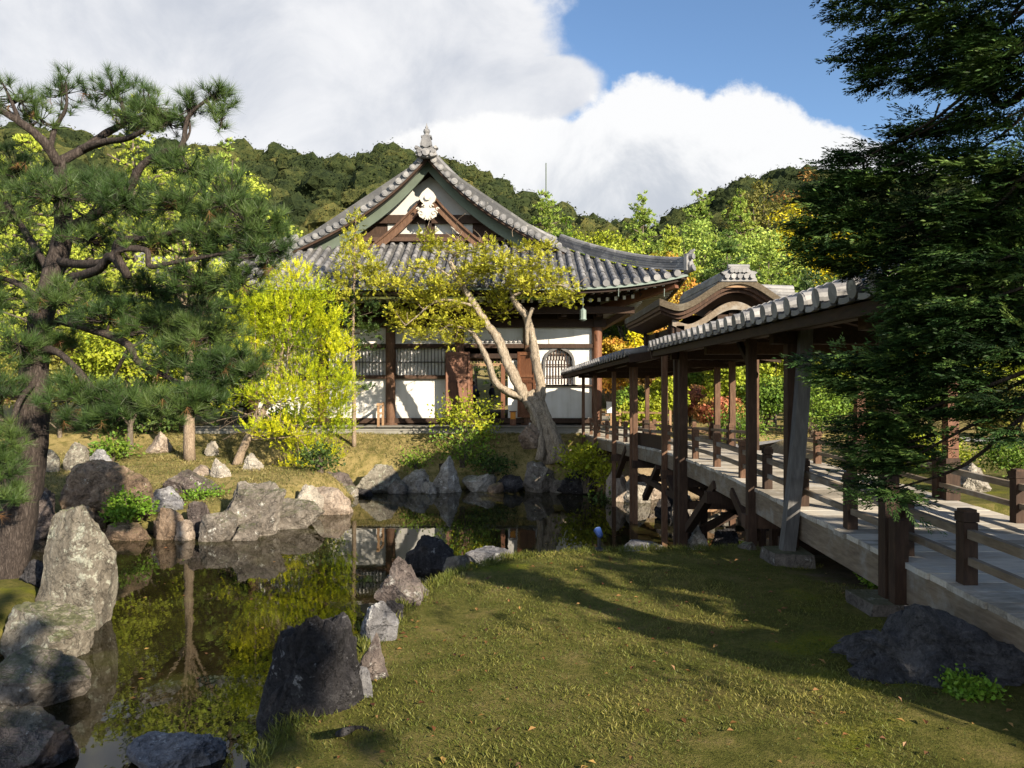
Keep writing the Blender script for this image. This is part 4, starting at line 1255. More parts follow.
# tiled roofs
def corridor_roof(y0, y1, ez, rz, sp, r):
    """ez, rz: eave and ridge height at y0 and y1"""
    n = max(2, int((y1 - y0) / 0.5)); yy = np.linspace(y0, y1, n)
    e = np.interp(yy, [y0, y1], ez); g = np.interp(yy, [y0, y1], rz); cx_ = 3.75 + sh(yy)
    half = 1.47
    def z_at(k, y):
        ee = np.interp(y, [y0, y1], ez); gg = np.interp(y, [y0, y1], rz)
        return gg + (ee - gg) * (k ** 0.92) - 0.02 * math.sin(math.pi * k)
    mb = MB()
    ks = np.linspace(0, 1, 8)
    for s in (-1, 1):
        V = np.zeros((n, 8, 3))
        for i, y in enumerate(yy):
            for j, k in enumerate(ks):
                V[i, j] = (cx_[i] + s * half * k, y, z_at(k, y))
        mb.slab(V if s < 0 else V[:, ::-1], 0.05)
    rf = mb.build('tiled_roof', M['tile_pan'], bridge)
    mb = MB()
    for y in np.arange(y0 + 0.1, y1, sp):
        c = 3.75 + float(sh(y))
        for s in (-1, 1):
            ks2 = np.linspace(1.03, 0.06, 7)
            pts = np.array([(c + s * half * k, y, z_at(min(k, 1.0), y) + 0.03) for k in ks2])
            roll(mb, pts, r, 0.26, rng)
            d = unit(np.array([s, 0, -0.12]))
            mb.disc(pts[0] - d * 0.01, d, r * 1.08, 0.03, 14, tint=rng.random())
            # curved channel-tile lip between the rolls
            q = np.array([(c + s * half * 1.02, y + sp * f, z_at(1.0, y) - 0.012 - 0.03 * math.sin(math.pi * f)) for f in np.linspace(0.22, 0.78, 5)])
            mb.boxpath(q, 0.04, 0.04, tint=rng.random())
    mb.build('cover_tile', M['tile'], rf)
    mb = MB()
    pts = np.stack([cx_, yy, g + 0.02], 1)
    ridge(mb, pts, 0.24, 0.13, 3, 0.065)
    for y in np.arange(y0, y1, 0.24):
        c = 3.75 + float(sh(y)); gg = float(np.interp(y, [y0, y1], rz))
        mb.tube([(c, y, gg + 0.17), (c, y + 0.03, gg + 0.17)], 0.076, 10)
    mb.build('ridge', M['tile'], rf)
    # boards, rafters and eave beam below
    mb = MB()
    for s in (-1, 1):
        V = np.zeros((n, 3, 3))
        for i, y in enumerate(yy):
            for j, k in enumerate((0.02, 0.5, 0.985)):
                V[i, j] = (cx_[i] + s * half * k, y, z_at(k, y) - 0.065)
        mb.slab(V if s < 0 else V[:, ::-1], 0.025)
        mb.boxpath(np.stack([cx_ + s * half * 0.97, yy, e - 0.115], 1), 0.05, 0.06)
        for y in np.arange(y0 + 0.2, y1, 0.42):
            c = 3.75 + float(sh(y))
            mb.beam((c + s * half * 0.95, y, z_at(0.95, y) - 0.125), (c, y, z_at(0.0, y) - 0.125), 0.055, 0.075)
    # gable end boards
    for y in (y0, y1):
        c = 3.75 + float(sh(y))
        for s in (-1, 1):
            mb.boxpath([(c + s * half * k, y, z_at(k, y) - 0.10) for k in ks], 0.06, 0.16)
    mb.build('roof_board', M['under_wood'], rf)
corridor_roof(4.45, 12.15, (2.70, 2.70), (3.06, 3.06), 0.285, 0.066)
corridor_roof(14.3, 23.6, (2.69, 2.44), (2.98, 2.74), 0.285, 0.070)

# curved-gable roof over the middle of the bridge
PC = 3.60; HWD = 1.26; PY0 = 11.85; PY1 = 15.1
def kara(s):
    s = abs(s)
    return 0.44 * 0.5 * (1 + np.cos(np.pi * np.clip(s / 0.80, 0, 1))) + 0.10 * np.clip((s - 0.72) / 0.28, 0, 1) ** 1.5
sx = np.linspace(-1, 1, 41)
kz = np.array([kara(s) for s in sx])
def pav_sheet(zoff, thick, y0, y1, k=1.0):
    V = np.zeros((41, 6, 3))
    for j, y in enumerate(np.linspace(y0, y1, 6)):
        V[:, j, 0] = PC + sx * HWD * k + float(sh(y)) * 0.5; V[:, j, 1] = y; V[:, j, 2] = 3.16 + zoff + kz - 0.012 * max(0, y - 12)
    return V[:, ::-1], thick
mb = MB(); V, t_ = pav_sheet(0.20, 0.11, PY0 - 0.12, PY1); mb.slab(V[::1, ::-1], t_)
pr_ = mb.build('curved_gable_roof', M['thatch'], bridge)
mb = MB(); V, t_ = pav_sheet(0.087, 0.06, PY0 - 0.05, PY1 - 0.05, 0.985); mb.slab(V[:, ::-1], t_)
V, t_ = pav_sheet(0.024, 0.05, PY0 + 0.02, PY1 - 0.1, 0.96); mb.slab(V[:, ::-1], t_)
mb.build('eave_layer', M['post_wood'], pr_)
# cusped bargeboard under the arch
mb = MB()
n = 41
zl = 3.16 + 0.85 * kz - 0.10
top = np.stack([PC + sx * HWD * 0.80, np.full(n, PY0 + 0.10), zl], 1); bot = top - np.stack([0 * sx, 0 * sx, 0.10 + 0.03 * (1 - np.abs(sx))], 1)
mb.grid(np.stack([top, bot])); mb.grid(np.stack([bot, top]) + np.array([0, 0.06, 0])); mb.grid(np.stack([bot, bot + np.array([0, 0.06, 0])]))
mb.build('curved_bargeboard', M['beam_wood'], pr_)
mb = MB()
for y in (PY0 + 0.45, PY1 - 0.5):
    mb.grid(np.stack([np.stack([PC + sx * HWD * 0.8, np.full(n, y), 3.02 + kz], 1), np.stack([PC + sx * HWD * 0.8, np.full(n, y), 0 * sx + 2.9], 1)]))
for X_ in (2.72, 4.66): mb.beam((X_, PY0 + 0.1, 2.96), (X_, PY1 - 0.2, 2.96), 0.13, 0.16)
for y in (12.05, 13.5, 14.5): mb.beam((2.6, y, 2.94), (4.8, y, 2.94), 0.13, 0.18)
mb.box((PC, PY0 + 0.25, 3.18), (0.5, 0.10, 0.10)); mb.box((PC, PY0 + 0.25, 3.30), (0.14, 0.12, 0.25))
mb.build('gable_frame', M['under_wood'], pr_)
mb = MB()
zr = 3.16 + 0.20 + 0.44
ridge(mb, [(PC, PY0 + 0.0, zr - 0.03), (PC - 0.03, 13.4, zr - 0.05), (PC - 0.06, PY1, zr - 0.07)], 0.26, 0.16, 3, 0.07)
mb.build('ridge', M['tile'], pr_); mb = MB()
ridge(mb, [(PC, 13.45, zr - 0.10), (PC + 1.5, 13.45, zr - 0.16)], 0.24, 0.16, 3, 0.07)
mb.build('ridge', M['tile'], pr_)
mb = MB()
o = np.array([PC, PY0 - 0.14, zr - 0.06])
plate(mb, [(a * 0.8, b * 0.72) for a, b in [(-0.36, -0.02), (-0.30, 0.12), (-0.36, 0.18), (-0.22, 0.22), (-0.16, 0.30), (0.16, 0.30), (0.22, 0.22), (0.36, 0.18), (0.30, 0.12), (0.36, -0.02)]][::-1], 0, 0.12, o)
for q in range(-2, 3):
    mb.disc(o + (q * 0.10, 0, 0.065), (0, -1, 0), 0.042, 0.04, 10, tint=0.9); mb.disc(o + (q * 0.062, 0, 0.15), (0, -1, 0), 0.034, 0.04, 10, tint=0.9)
mb.tube([o + (-0.17, 0.06, 0.225), o + (0.17, 0.06, 0.225)], 0.04, 10, tint=0.8)
mb.build('ridge_ornament', M['tile'], pr_)
mb = MB(); mb.box((PC, PY0 - 0.02, zr - 0.12), (0.62, 0.12, 0.09)); mb.build('ridge_block', M['tan_wood'], pr_)
# ------------------------------------------------------------------ rocks, each placed at its own distance and size
def rock(label, x0, yt, x1, yb, mat, shape='round', seed=1, d=0.8, zb=None, name='boulder', cat='rock', sub=4, group=None, rough=1.0, profile=None):
    rng = np.random.default_rng(seed)
    cxp = (x0 + x1) / 2
    if zb is None:
        Y = 8.0
        for _ in range(25):
            z = gz((cxp - 512) * Y / F, Y)
            z = max(z, WZ)
            Y = 0.5 * Y + 0.5 * F * (EYE - z) / (yb - 384)
    else:
        z = zb if seed in (54, 55, 56, 58, 59, 60, 61, 62, 63, 64, 91, 109, 110, 111) else deep(zb); Y = F * (EYE - z) / (yb - 384)
    w = (x1 - x0) * Y / F; h = (yb - yt) * Y / F; dep = w * d
    V, Fc = {4: ICO4, 5: ICO5, 6: ICO6}[sub]
    V = V.copy()
    p = {'round': 0.8, 'slab': 0.6, 'upright': 0.55, 'peak': 0.85, 'crag': 0.75, 'flat': 0.6, 'wedge': 0.7, 'block': 0.42}[shape]
    V = np.sign(V) * np.abs(V) ** p
    ncut = {'round': 20, 'slab': 22, 'upright': 20, 'peak': 22, 'crag': 12, 'flat': 20, 'wedge': 22, 'block': 14}[shape]
    for k in range(ncut):
        nrm = unit(rng.normal(size=3) * (1, 1, 0.8)); off = rng.uniform(0.55, 0.95) * (1.1 if shape in ('upright', 'slab') else 1.0)
        dd = V @ nrm - off
        V -= np.where(dd > 0, dd, 0)[:, None] * nrm * 0.97
    t = np.clip((V[:, 2] + 0.25) / 1.3, 0, 1)
    if shape == 'peak':
        sx_ = rng.uniform(-0.25, 0.25); V[:, :2] *= (1 - 0.62 * t)[:, None]; V[:, 0] += sx_ * t
    elif shape == 'upright':
        V[:, :2] *= (1 - 0.30 * t ** 1.5)[:, None]; V[:, 0] += -0.06 * t
    elif shape == 'wedge':
        V[:, 2] *= 1 - 0.42 * (0.5 + 0.5 * V[:, 0]) * (1 if rng.random() < 0.5 else -1) * np.where(V[:, 2] > 0, 1, 0); V[:, :2] *= (1 - 0.2 * t)[:, None]
    elif shape == 'block':
        V[:, 0] *= 1 - 0.16 * t; V[:, 0] += 0.05 * t
    elif shape == 'crag':
        V[:, :2] *= (1 - 0.35 * t)[:, None]
    else:
        V[:, :2] *= (1 - 0.15 * t)[:, None]
    off = Vector(rng.random(3) * 60)
    asp = np.array([w, dep, h]); asp = asp / asp.max()
    for i in range(len(V)):
        q = Vector(V[i] * asp)
        a = mnoise.fractal(q * 1.9 + off, 0.9, 2.1, 5)
        r = mnoise.ridged_multi_fractal(q * 2.6 + off, 1.0, 2.1, 4, 0.9, 2.0)
        k = 0.13 * a - 0.06 * (r - 1.0) + 0.045 * mnoise.fractal(q * 8 + off, 0.6, 2.1, 4)
        if shape == 'block':
            k = 0.16 * a - 0.13 * (r - 1.0) + 0.07 * mnoise.noise(q * 5 + off) + 0.05 * mnoise.fractal(q * 9 + off, 0.6, 2.1, 4)
        if shape == 'crag':
            k = 0.30 * a - 0.11 * (r - 1.0) + 0.10 * mnoise.noise(q * 7 + off) + 0.06 * mnoise.fractal(q * 14 + off, 0.6, 2.1, 4)
        V[i] *= 1 + k * rough
    lo = np.quantile(V, 0.001, axis=0); hi = V.max(0)
    zlow = -0.45
    V[:, 0] = (V[:, 0] - (V[:, 0].min() + V[:, 0].max()) / 2) / (V[:, 0].max() - V[:, 0].min()) * w
    V[:, 1] = (V[:, 1] - (V[:, 1].min() + V[:, 1].max()) / 2) / (V[:, 1].max() - V[:, 1].min()) * dep
    zz = V[:, 2]; zt = zz.max()
    zz = np.where(zz > zlow, (zz - zlow) / (zt - zlow) * h, (zz - zlow) * h * 0.5)
    V[:, 2] = zz
    mb = MB(); mb.add(V, Fc)
    if profile:
        fx = V[:, 0] / w + 0.5; k = np.interp(fx, [a for a, b in profile], [b for a, b in profile]); V[:, 2] = np.where(V[:, 2] > 0, V[:, 2] * k, V[:, 2]); V[:, 2] *= np.where(V[:, 2] > 0, h / V[:, 2].max(), 1)
    X = (cxp - 512) * (Y + dep * 0.4) / F
    o = mb.build(name, mat, smooth=(sub < 5))
    o.location = (X, Y + dep * 0.45, z - 0.03)
    if group: tag(o, group=group)
    return tag(o, label, cat)

PROF = {66: [(0, 0.5), (0.08, 0.62), (0.12, 0.8), (0.20, 0.85), (0.26, 0.62), (0.31, 0.72), (0.36, 1.15), (0.46, 1.15), (0.52, 0.98), (0.62, 0.86), (0.75, 0.62), (1, 0.5)],
        55: [(0, 0.75), (0.1, 0.9), (0.3, 0.97), (0.6, 1.0), (0.9, 1.05), (1, 0.95)]}
RK = [
 # left foreground
 ('tall upright standing stone with lichen at the pond edge by the pine', 40, 505, 114, 632, 'rock_lichen', 'upright', 5, 0.75, 0.0, 6, 0.7),
 ('rounded grey boulder at the foot of the tall upright standing stone', 3, 610, 94, 664, 'rock_lichen', 'round', 18, 0.8, 0.0, 5, 0.8),
 ('flat topped slab rock jutting over the water below the rounded grey boulder', -32, 658, 81, 718, 'rock_grey', 'flat', 7, 0.7, 0.0, 5, 0.7),
 ('dark purplish rock cut off by the bottom left corner', -30, 729, 66, 785, 'rock_purple', 'slab', 8, 0.8, 0.0, 5, 1),
 ('low flat stone at the bottom edge between water and lawn', 118, 750, 222, 778, 'rock_blue', 'flat', 9, 0.6, 0.0, 5, 1),
 ('purple brown boulder behind the pine trunk at the water', 3, 488, 58, 541, 'rock_purple', 'slab', 10, 0.8, 0.0, 5, 1),
 ('small dark blue grey stone behind the tall upright standing stone', 17, 560, 50, 585, 'rock_dark', 'round', 11, 0.8, None, 4, 1),
 # the point of land in the pond
 ('largest rusty brown sloping boulder on the grass point in the pond', 60, 459, 152, 513, 'rock_brown', 'wedge', 12, 0.55, 0.32, 6, 0.9),
 ('dark domed boulder on the grass point beside the rusty sloping one', 160, 470, 224, 501, 'rock_purple', 'round', 13, 0.7, 0.30, 5, 1),
 ('pale jagged rock in front of the bright green fern', 140, 487, 187, 514, 'rock_blue', 'peak', 14, 0.6, 0.22, 5, 1),
 ('low brown waterside rock below the pale jagged rock', 148, 507, 191, 540, 'rock_brown', 'round', 15, 0.7, 0.0, 5, 0.8),
 ('low rusty ledge stone at the water under the bright fern', 104, 521, 153, 541, 'rock_brown', 'flat', 16, 0.6, 0.0, 5, 1),
 ('narrow dark stone with white patches standing at the waterline', 187, 500, 213, 537, 'rock_purple', 'upright', 17, 0.8, 0.0, 5, 1),
 ('barrel shaped grey stone in the water at the point', 201, 511, 239, 542, 'rock_grey', 'round', 28, 0.8, 0.0, 5, 0.6),
 ('big creased grey boulder in the middle of the rocky point', 212, 483, 284, 537, 'rock_grey', 'round', 19, 0.7, 0.0, 6, 1),
 ('long low grey rock trailing towards the tip of the point', 262, 499, 324, 530, 'rock_grey', 'wedge', 20, 0.6, 0.0, 5, 1),
 ('white pointed rock near the tip of the rocky point', 285, 484, 324, 518, 'rock_pale', 'peak', 21, 0.6, 0.0, 5, 1),
 ('smooth pinkish flat boulder at the tip of the rocky point', 304, 487, 353, 515, 'rock_pink', 'flat', 22, 0.6, 0.0, 5, 0.6),
 # the slope on the left
 ('grey stone half hidden behind the pine trunk on the slope', 38, 448, 60, 472, 'rock_lichen', 'round', 23, 0.7, None, 4, 1),
 ('standing grey stone on the slope right of the half hidden one', 65, 441, 86, 471, 'rock_lichen', 'upright', 24, 0.7, None, 4, 1),
 ('tan domed rock on the slope left of the thick pale trunk', 143, 431, 171, 454, 'rock_pink', 'peak', 25, 0.7, None, 4, 1),
 ('small white stone among weeds on the slope below the pine', 88, 448, 112, 470, 'rock_blue', 'round', 26, 0.7, None, 4, 1),
 ('round pale stone just right of the thick pale trunk', 204, 440, 219, 456, 'rock_pale', 'round', 27, 0.7, None, 4, 1),
 ('white sunlit stone below the thick pale trunk', 210, 457, 232, 478, 'rock_pale', 'peak', 29, 0.7, None, 4, 1),
 ('tan stone between the white sunlit stone and the domed dark boulder', 192, 464, 212, 476, 'rock_pink', 'round', 30, 0.7, None, 4, 1),
 ('pale stone under the lowest bare twigs of the golden tree', 242, 452, 265, 471, 'rock_pale', 'round', 31, 0.7, None, 4, 1),
 ('broad cream stone at the inlet under the golden tree', 250, 470, 278, 492, 'rock_pale', 'slab', 32, 0.7, 0.02, 4, 1),
 ('bluish stone beside the broad cream stone at the inlet', 238, 477, 260, 489, 'rock_blue', 'flat', 33, 0.7, 0.05, 4, 1),
 ('upright dark stone at the end of the little inlet', 276, 466, 301, 492, 'rock_dark', 'upright', 34, 0.8, 0.0, 4, 1),
 ('small yellowish stone in front of the dark inlet stone', 281, 483, 299, 494, 'rock_lichen', 'round', 35, 0.8, 0.0, 4, 1),
 # far shore
 ('long purple grey rock on the far shore left of the triangular one', 300, 472, 355, 495, 'rock_purple', 'wedge', 36, 0.6, 0.0, 5, 1),
 ('triangular greenish lichened rock on the far shore', 353, 464, 401, 494, 'rock_lichen', 'peak', 37, 0.6, 0.0, 5, 1),
 ('flat wet stone in the water before the triangular rock', 352, 489, 374, 497, 'rock_dark', 'flat', 38, 0.8, 0.0, 4, 1),
 ('squat pale rock between the triangular rock and the tall white one', 399, 469, 430, 493, 'rock_pale', 'slab', 39, 0.7, 0.0, 4, 1),
 ('tall white topped rock on the far shore in front of the small maple', 430, 455, 463, 493, 'rock_pale', 'peak', 40, 0.7, 0.0, 5, 1),
 ('low sunlit rock right of the tall white topped rock', 461, 473, 497, 492, 'rock_pale', 'flat', 41, 0.7, 0.0, 4, 1),
 ('shaded dark rock left of the juniper foot at the water', 496, 474, 526, 492, 'rock_dark', 'round', 42, 0.7, 0.0, 4, 1),
 ('square white streaked rock right below the juniper trunk', 522, 461, 557, 493, 'rock_grey', 'slab', 43, 0.7, 0.0, 5, 1),
 ('brown stone behind the shore left of the juniper trunk', 518, 440, 540, 463, 'rock_brown', 'round', 44, 0.7, None, 4, 1),
 ('dark rock under the leafy shrub by the bridge', 556, 470, 598, 494, 'rock_dark', 'round', 45, 0.7, 0.0, 4, 1),
 # below the bridge
 ('tan stone at the shore below the far end of the bridge', 606, 470, 634, 502, 'rock_pink', 'wedge', 46, 0.7, 0.0, 4, 1),
 ('pale triangular stone behind the far bridge posts', 622, 474, 650, 503, 'rock_pale', 'peak', 57, 0.7, 0.0, 4, 1),
 ('dark round rock in the water below the pavilion', 653, 493, 680, 519, 'rock_dark', 'round', 47, 0.8, 0.0, 4, 1),
 ('tall grey rock standing in the water below the pavilion', 671, 486, 695, 525, 'rock_grey', 'upright', 48, 0.8, 0.0, 5, 1),
 ('flat stone lying between pillars in the water', 700, 513, 726, 526, 'rock_grey', 'flat', 49, 0.7, 0.0, 4, 1),
 ('white faced triangular rock at the foot of the double post', 679, 521, 718, 569, 'rock_pale', 'peak', 50, 0.7, 0.0, 5, 1),
 ('dark blocky rock beside the white faced triangular one', 710, 529, 742, 566, 'rock_dark', 'slab', 51, 0.7, 0.02, 4, 1),
 ('sunlit tan rock on the bank behind the bridge struts', 736, 489, 775, 514, 'rock_pink', 'wedge', 52, 0.6, 0.0, 4, 1),
 ('long tan bank stone behind the red stay of the bridge', 770, 492, 810, 516, 'rock_pink', 'slab', 53, 0.6, 0.0, 4, 1),
 ('broad tan rock on the sandy bank directly below the pavilion', 640, 478, 668, 500, 'rock_pink', 'wedge', 81, 0.7, 0.0, 4, 1),
 ('angular pale rock on the sandy bank between the crossed struts', 700, 484, 735, 508, 'rock_pale', 'wedge', 82, 0.6, 0.02, 4, 1),
 ('low cream rock at the back of the water under the bridge deck', 752, 500, 790, 520, 'rock_pale', 'flat', 83, 0.6, 0.0, 4, 1),
 ('small grey stone wedged between the triangular rock and the squat pale one', 388, 479, 408, 494, 'rock_grey', 'round', 101, 0.8, 0.0, 4, 1),
 ('little pale stone left of the foot of the tall white topped rock', 421, 481, 437, 494, 'rock_pale', 'round', 102, 0.8, 0.0, 4, 1),
 ('small brown stone between the low sunlit rock and the shaded dark one', 487, 482, 504, 493, 'rock_brown', 'round', 103, 0.8, 0.0, 4, 1),
 ('small grey stone right of the square white streaked rock', 550, 479, 566, 493, 'rock_grey', 'round', 104, 0.8, 0.0, 4, 1),
 ('small rounded stone at the water left of the triangular rock', 335, 485, 360, 498, 'rock_grey', 'flat', 105, 0.8, 0.0, 4, 1),
 ('low tan stone between the brown waterside rock and the narrow dark one', 174, 519, 194, 541, 'rock_pink', 'round', 106, 0.8, 0.0, 4, 1),
 ('low grey stone in the water right of the barrel shaped one', 232, 521, 262, 541, 'rock_grey', 'flat', 107, 0.8, 0.0, 4, 1),
 ('rounded brown stone under the left end of the rusty sloping boulder', 62, 505, 104, 540, 'rock_brown', 'round', 108, 0.7, 0.0, 4, 1),
 ('grey stone between the blackish boulder and the reddish brown stone', 346, 664, 374, 704, 'rock_blue', 'round', 109, 0.8, 0.42, 5, 1),
 ('dark stone between the bluish white stone and the leaning purple one', 380, 598, 404, 622, 'rock_dark', 'round', 110, 0.8, 0.42, 5, 1),
 ('flat grey stone in the grass right of the dark pointed stone', 440, 554, 470, 570, 'rock_grey', 'flat', 111, 0.8, 0.30, 5, 1),
 ('sunlit boulder across the bridge in the garden', 955, 461, 990, 492, 'rock_pale', 'round', 54, 0.8, 0.50, 5, 1),
 # near shore
 ('biggest blackish boulder on the lawn edge in the foreground', 244, 614, 366, 752, 'rock_dark', 'block', 55, 0.75, 0.28, 6, 1.25),
 ('reddish brown stone tucked behind the biggest blackish boulder', 354, 630, 390, 686, 'rock_purple', 'peak', 56, 0.8, 0.42, 5, 1),
 ('bluish white slanting stone on the lawn edge', 358, 601, 399, 648, 'rock_blue', 'wedge', 58, 0.8, 0.42, 5, 1),
 ('leaning purple stone above the bluish white one on the lawn edge', 374, 556, 424, 606, 'rock_purple', 'peak', 59, 0.7, 0.42, 5, 1),
 ('small stone below the leaning purple stone', 389, 589, 411, 603, 'rock_dark', 'round', 60, 0.8, 0.42, 4, 1),
 ('tiny rounded stone in the grass right of the leaning purple stone', 409, 582, 429, 596, 'rock_grey', 'round', 61, 0.8, 0.42, 4, 1),
 ('dark pointed stone at the far corner of the lawn edge', 402, 534, 457, 573, 'rock_dark', 'peak', 62, 0.6, 0.26, 5, 1),
 ('pale low stone at the water beyond the lawn', 464, 547, 512, 562, 'rock_blue', 'wedge', 63, 0.7, 0.24, 4, 1),
 ('flat pale stone barely showing over the lawn edge near the spotlight', 618, 541, 668, 552, 'rock_blue', 'flat', 64, 0.6, 0.22, 4, 1),
 ('flat stone in the moss near the footing of the bridge', 735, 541, 760, 551, 'rock_grey', 'flat', 65, 0.7, None, 4, 1),
 ('craggy blue black rock lying on the lawn beside the bridge', 833, 610, 1045, 690, 'rock_crag', 'crag', 66, 0.55, None, 6, 1.2),
]
for (lab, x0, yt, x1, yb, mt, shp, sd, dp, zb, sub, rg) in RK:
    rock(lab, x0, yt, x1, yb, M[mt], shp, sd, dp, zb, sub=min(6, sub + 1), rough=rg, profile=PROF.get(sd))
# ------------------------------------------------------------------ trees and plants
def smooth_path(pts, n=6):
    """Catmull-Rom through points"""
    P = np.asarray(pts, float)
    if len(P) < 3:
        return np.linspace(P[0], P[-1], n + 1)
    Q = np.concatenate([[2 * P[0] - P[1]], P, [2 * P[-1] - P[-2]]])
    out = []
    for i in range(1, len(Q) - 2):
        for t in np.linspace(0, 1, n, endpoint=False):
            a, b, c, d = Q[i - 1], Q[i], Q[i + 1], Q[i + 2]
            out.append(0.5 * (2 * b + (c - a) * t + (2 * a - 5 * b + 4 * c - d) * t * t + (3 * b - a - 3 * c + d) * t ** 3))
    out.append(P[-1])
    return np.array(out)

def limb(mb, pts, r0, r1, sides=7, n=6, wob=0.15, rng=None, power=1.0):
    p = smooth_path(pts, n)
    t = np.linspace(0, 1, len(p)) ** power
    mb.tube(p, r0 + (r1 - r0) * t, sides, wob=wob, rng=rng)
    return p

def needles(mb, rng, C, A, K, L, width, tint, spread=0.9):
    """tufts of needles: centre C, axis A (n,3), K needles each of length L"""
    n = len(C)
    C2 = np.repeat(C, K, 0); A2 = np.repeat(A, K, 0)
    d = unit(A2 + spread * rand_dirs(rng, n * K))
    off = np.repeat(A, K, 0) * (rng.random((n * K, 1)) * 0.06 - 0.03)
    ln = (np.repeat(np.broadcast_to(L, (n,)), K) * rng.uniform(0.7, 1.15, n * K))[:, None]
    s = unit(np.cross(d, rand_dirs(rng, n * K))) * width * 0.5
    b = C2 + off
    V = np.stack([b - s, b + s, b + d * ln], 1).reshape(-1, 3)
    mb.add(V, np.arange(n * K * 3).reshape(-1, 3), tint=np.repeat(np.clip(np.repeat(tint, K) + rng.normal(0, 0.08, n * K), 0, 1), 3))

# ---- foreground pine on the left
rng = np.random.default_rng(5)
PYY = 10.0; PK = 10.0 / 7.0
def pt(px, py, dy=0.0): return at(px, py, PYY + dy)
gb = pt(8, 578)
pine = empty('pine_tree', (float(gb[0]), PYY, gz(gb[0], PYY)), 'big dark pine with a crooked trunk leaning over the left side of the pond', 'tree')
mb = MB()
limb(mb, [pt(2, 600), pt(10, 560), pt(24, 490), pt(34, 420), pt(36, 350), pt(48, 290, 0.1), pt(62, 240, 0.15), pt(62, 195, 0.1), pt(60, 160)], 0.20 * PK, 0.055 * PK, 14, 6, 0.22, rng, 0.8)
mb.tube(smooth_path([pt(-14, 612), pt(0, 588), pt(8, 560)]), np.linspace(0.06, 0.15, 13) * PK, 10, wob=0.2, rng=rng)
trunk = mb.build('trunk', M['bark_pine'], pine, smooth=True)
br_paths = [
 ([pt(60, 165), pt(42, 140, -0.2), pt(20, 122, -0.3), pt(-4, 108, -0.4), pt(-30, 95, -0.4)], 0.055, 0.02),
 ([pt(50, 150, -.1), pt(55, 128, 0.1), pt(66, 108, 0.1), pt(66, 82, 0.2)], 0.035, 0.010),
 ([pt(20, 122, -.3), pt(10, 98, -.3), pt(2, 82, -.2)], 0.025, 0.008),
 ([pt(60, 162), pt(85, 148, 0.2), pt(108, 132, 0.4), pt(124, 122, 0.5), pt(122, 104, 0.5), pt(112, 88, 0.6)], 0.055, 0.015),
 ([pt(80, 150, .2), pt(104, 142, 0.0), pt(128, 138, -0.2), pt(150, 126, -0.3), pt(168, 112, -.4)], 0.045, 0.012),
 ([pt(66, 230, .1), pt(100, 212, -.3), pt(128, 190, -.5), pt(142, 166, -.6), pt(165, 152, -.7), pt(182, 146, -.8), pt(188, 118, -.8), pt(207, 100, -.9), pt(222, 90, -.9)], 0.055, 0.010),
 ([pt(182, 146, -.8), pt(190, 130, -.7), pt(186, 104, -.7)], 0.018, 0.007),
 ([pt(60, 262, .1), pt(92, 264, -.4), pt(112, 258, -.7), pt(120, 240, -.8), pt(150, 238, -1.0), pt(190, 228, -1.2), pt(240, 214, -1.3)], 0.055, 0.012),
 ([pt(70, 278), pt(98, 270, -.5), pt(112, 256, -.8), pt(128, 276, -1.0), pt(118, 252, -1.1), pt(146, 250, -1.2), pt(150, 266, -1.2), pt(176, 262, -1.3), pt(215, 255, -1.4), pt(262, 246, -1.5)], 0.05, 0.012),
 ([pt(40, 330), pt(66, 318, .5), pt(100, 305, .8), pt(140, 300, 1.0), pt(200, 310, 1.1)], 0.05, 0.012),
 ([pt(36, 350), pt(56, 352, -.3), pt(76, 368, -.5), pt(96, 392, -.6)], 0.05, 0.02),
 ([pt(60, 320, .1), pt(100, 332, -.3), pt(128, 345, -.5), pt(138, 362, -.5), pt(165, 376, -.6), pt(185, 384, -.7), pt(215, 378, -.8), pt(245, 374, -.9)], 0.055, 0.012),
 ([pt(128, 350, -.5), pt(118, 368, -.3), pt(108, 385, -.2)], 0.025, 0.012),
 ([pt(40, 300), pt(20, 285, .3), pt(-6, 276, .5), pt(-40, 268, .6)], 0.05, 0.015),
 ([pt(38, 380), pt(20, 400, -.5), pt(8, 440, -.8), pt(2, 470, -.9)], 0.035, 0.012),
 ([pt(52, 275, .1), pt(24, 230, .4), pt(4, 200, .6), pt(-20, 180, .7)], 0.045, 0.012),
 ([pt(75, 368, -.5), pt(100, 400, -.7), pt(140, 408, -.9), pt(180, 410, -1.0)], 0.03, 0.010),
]
mb = MB()
BP = [limb(mb, p, a * PK * 0.85, b * PK * 0.85, 8, 6, 0.25, rng) for p, a, b in br_paths]
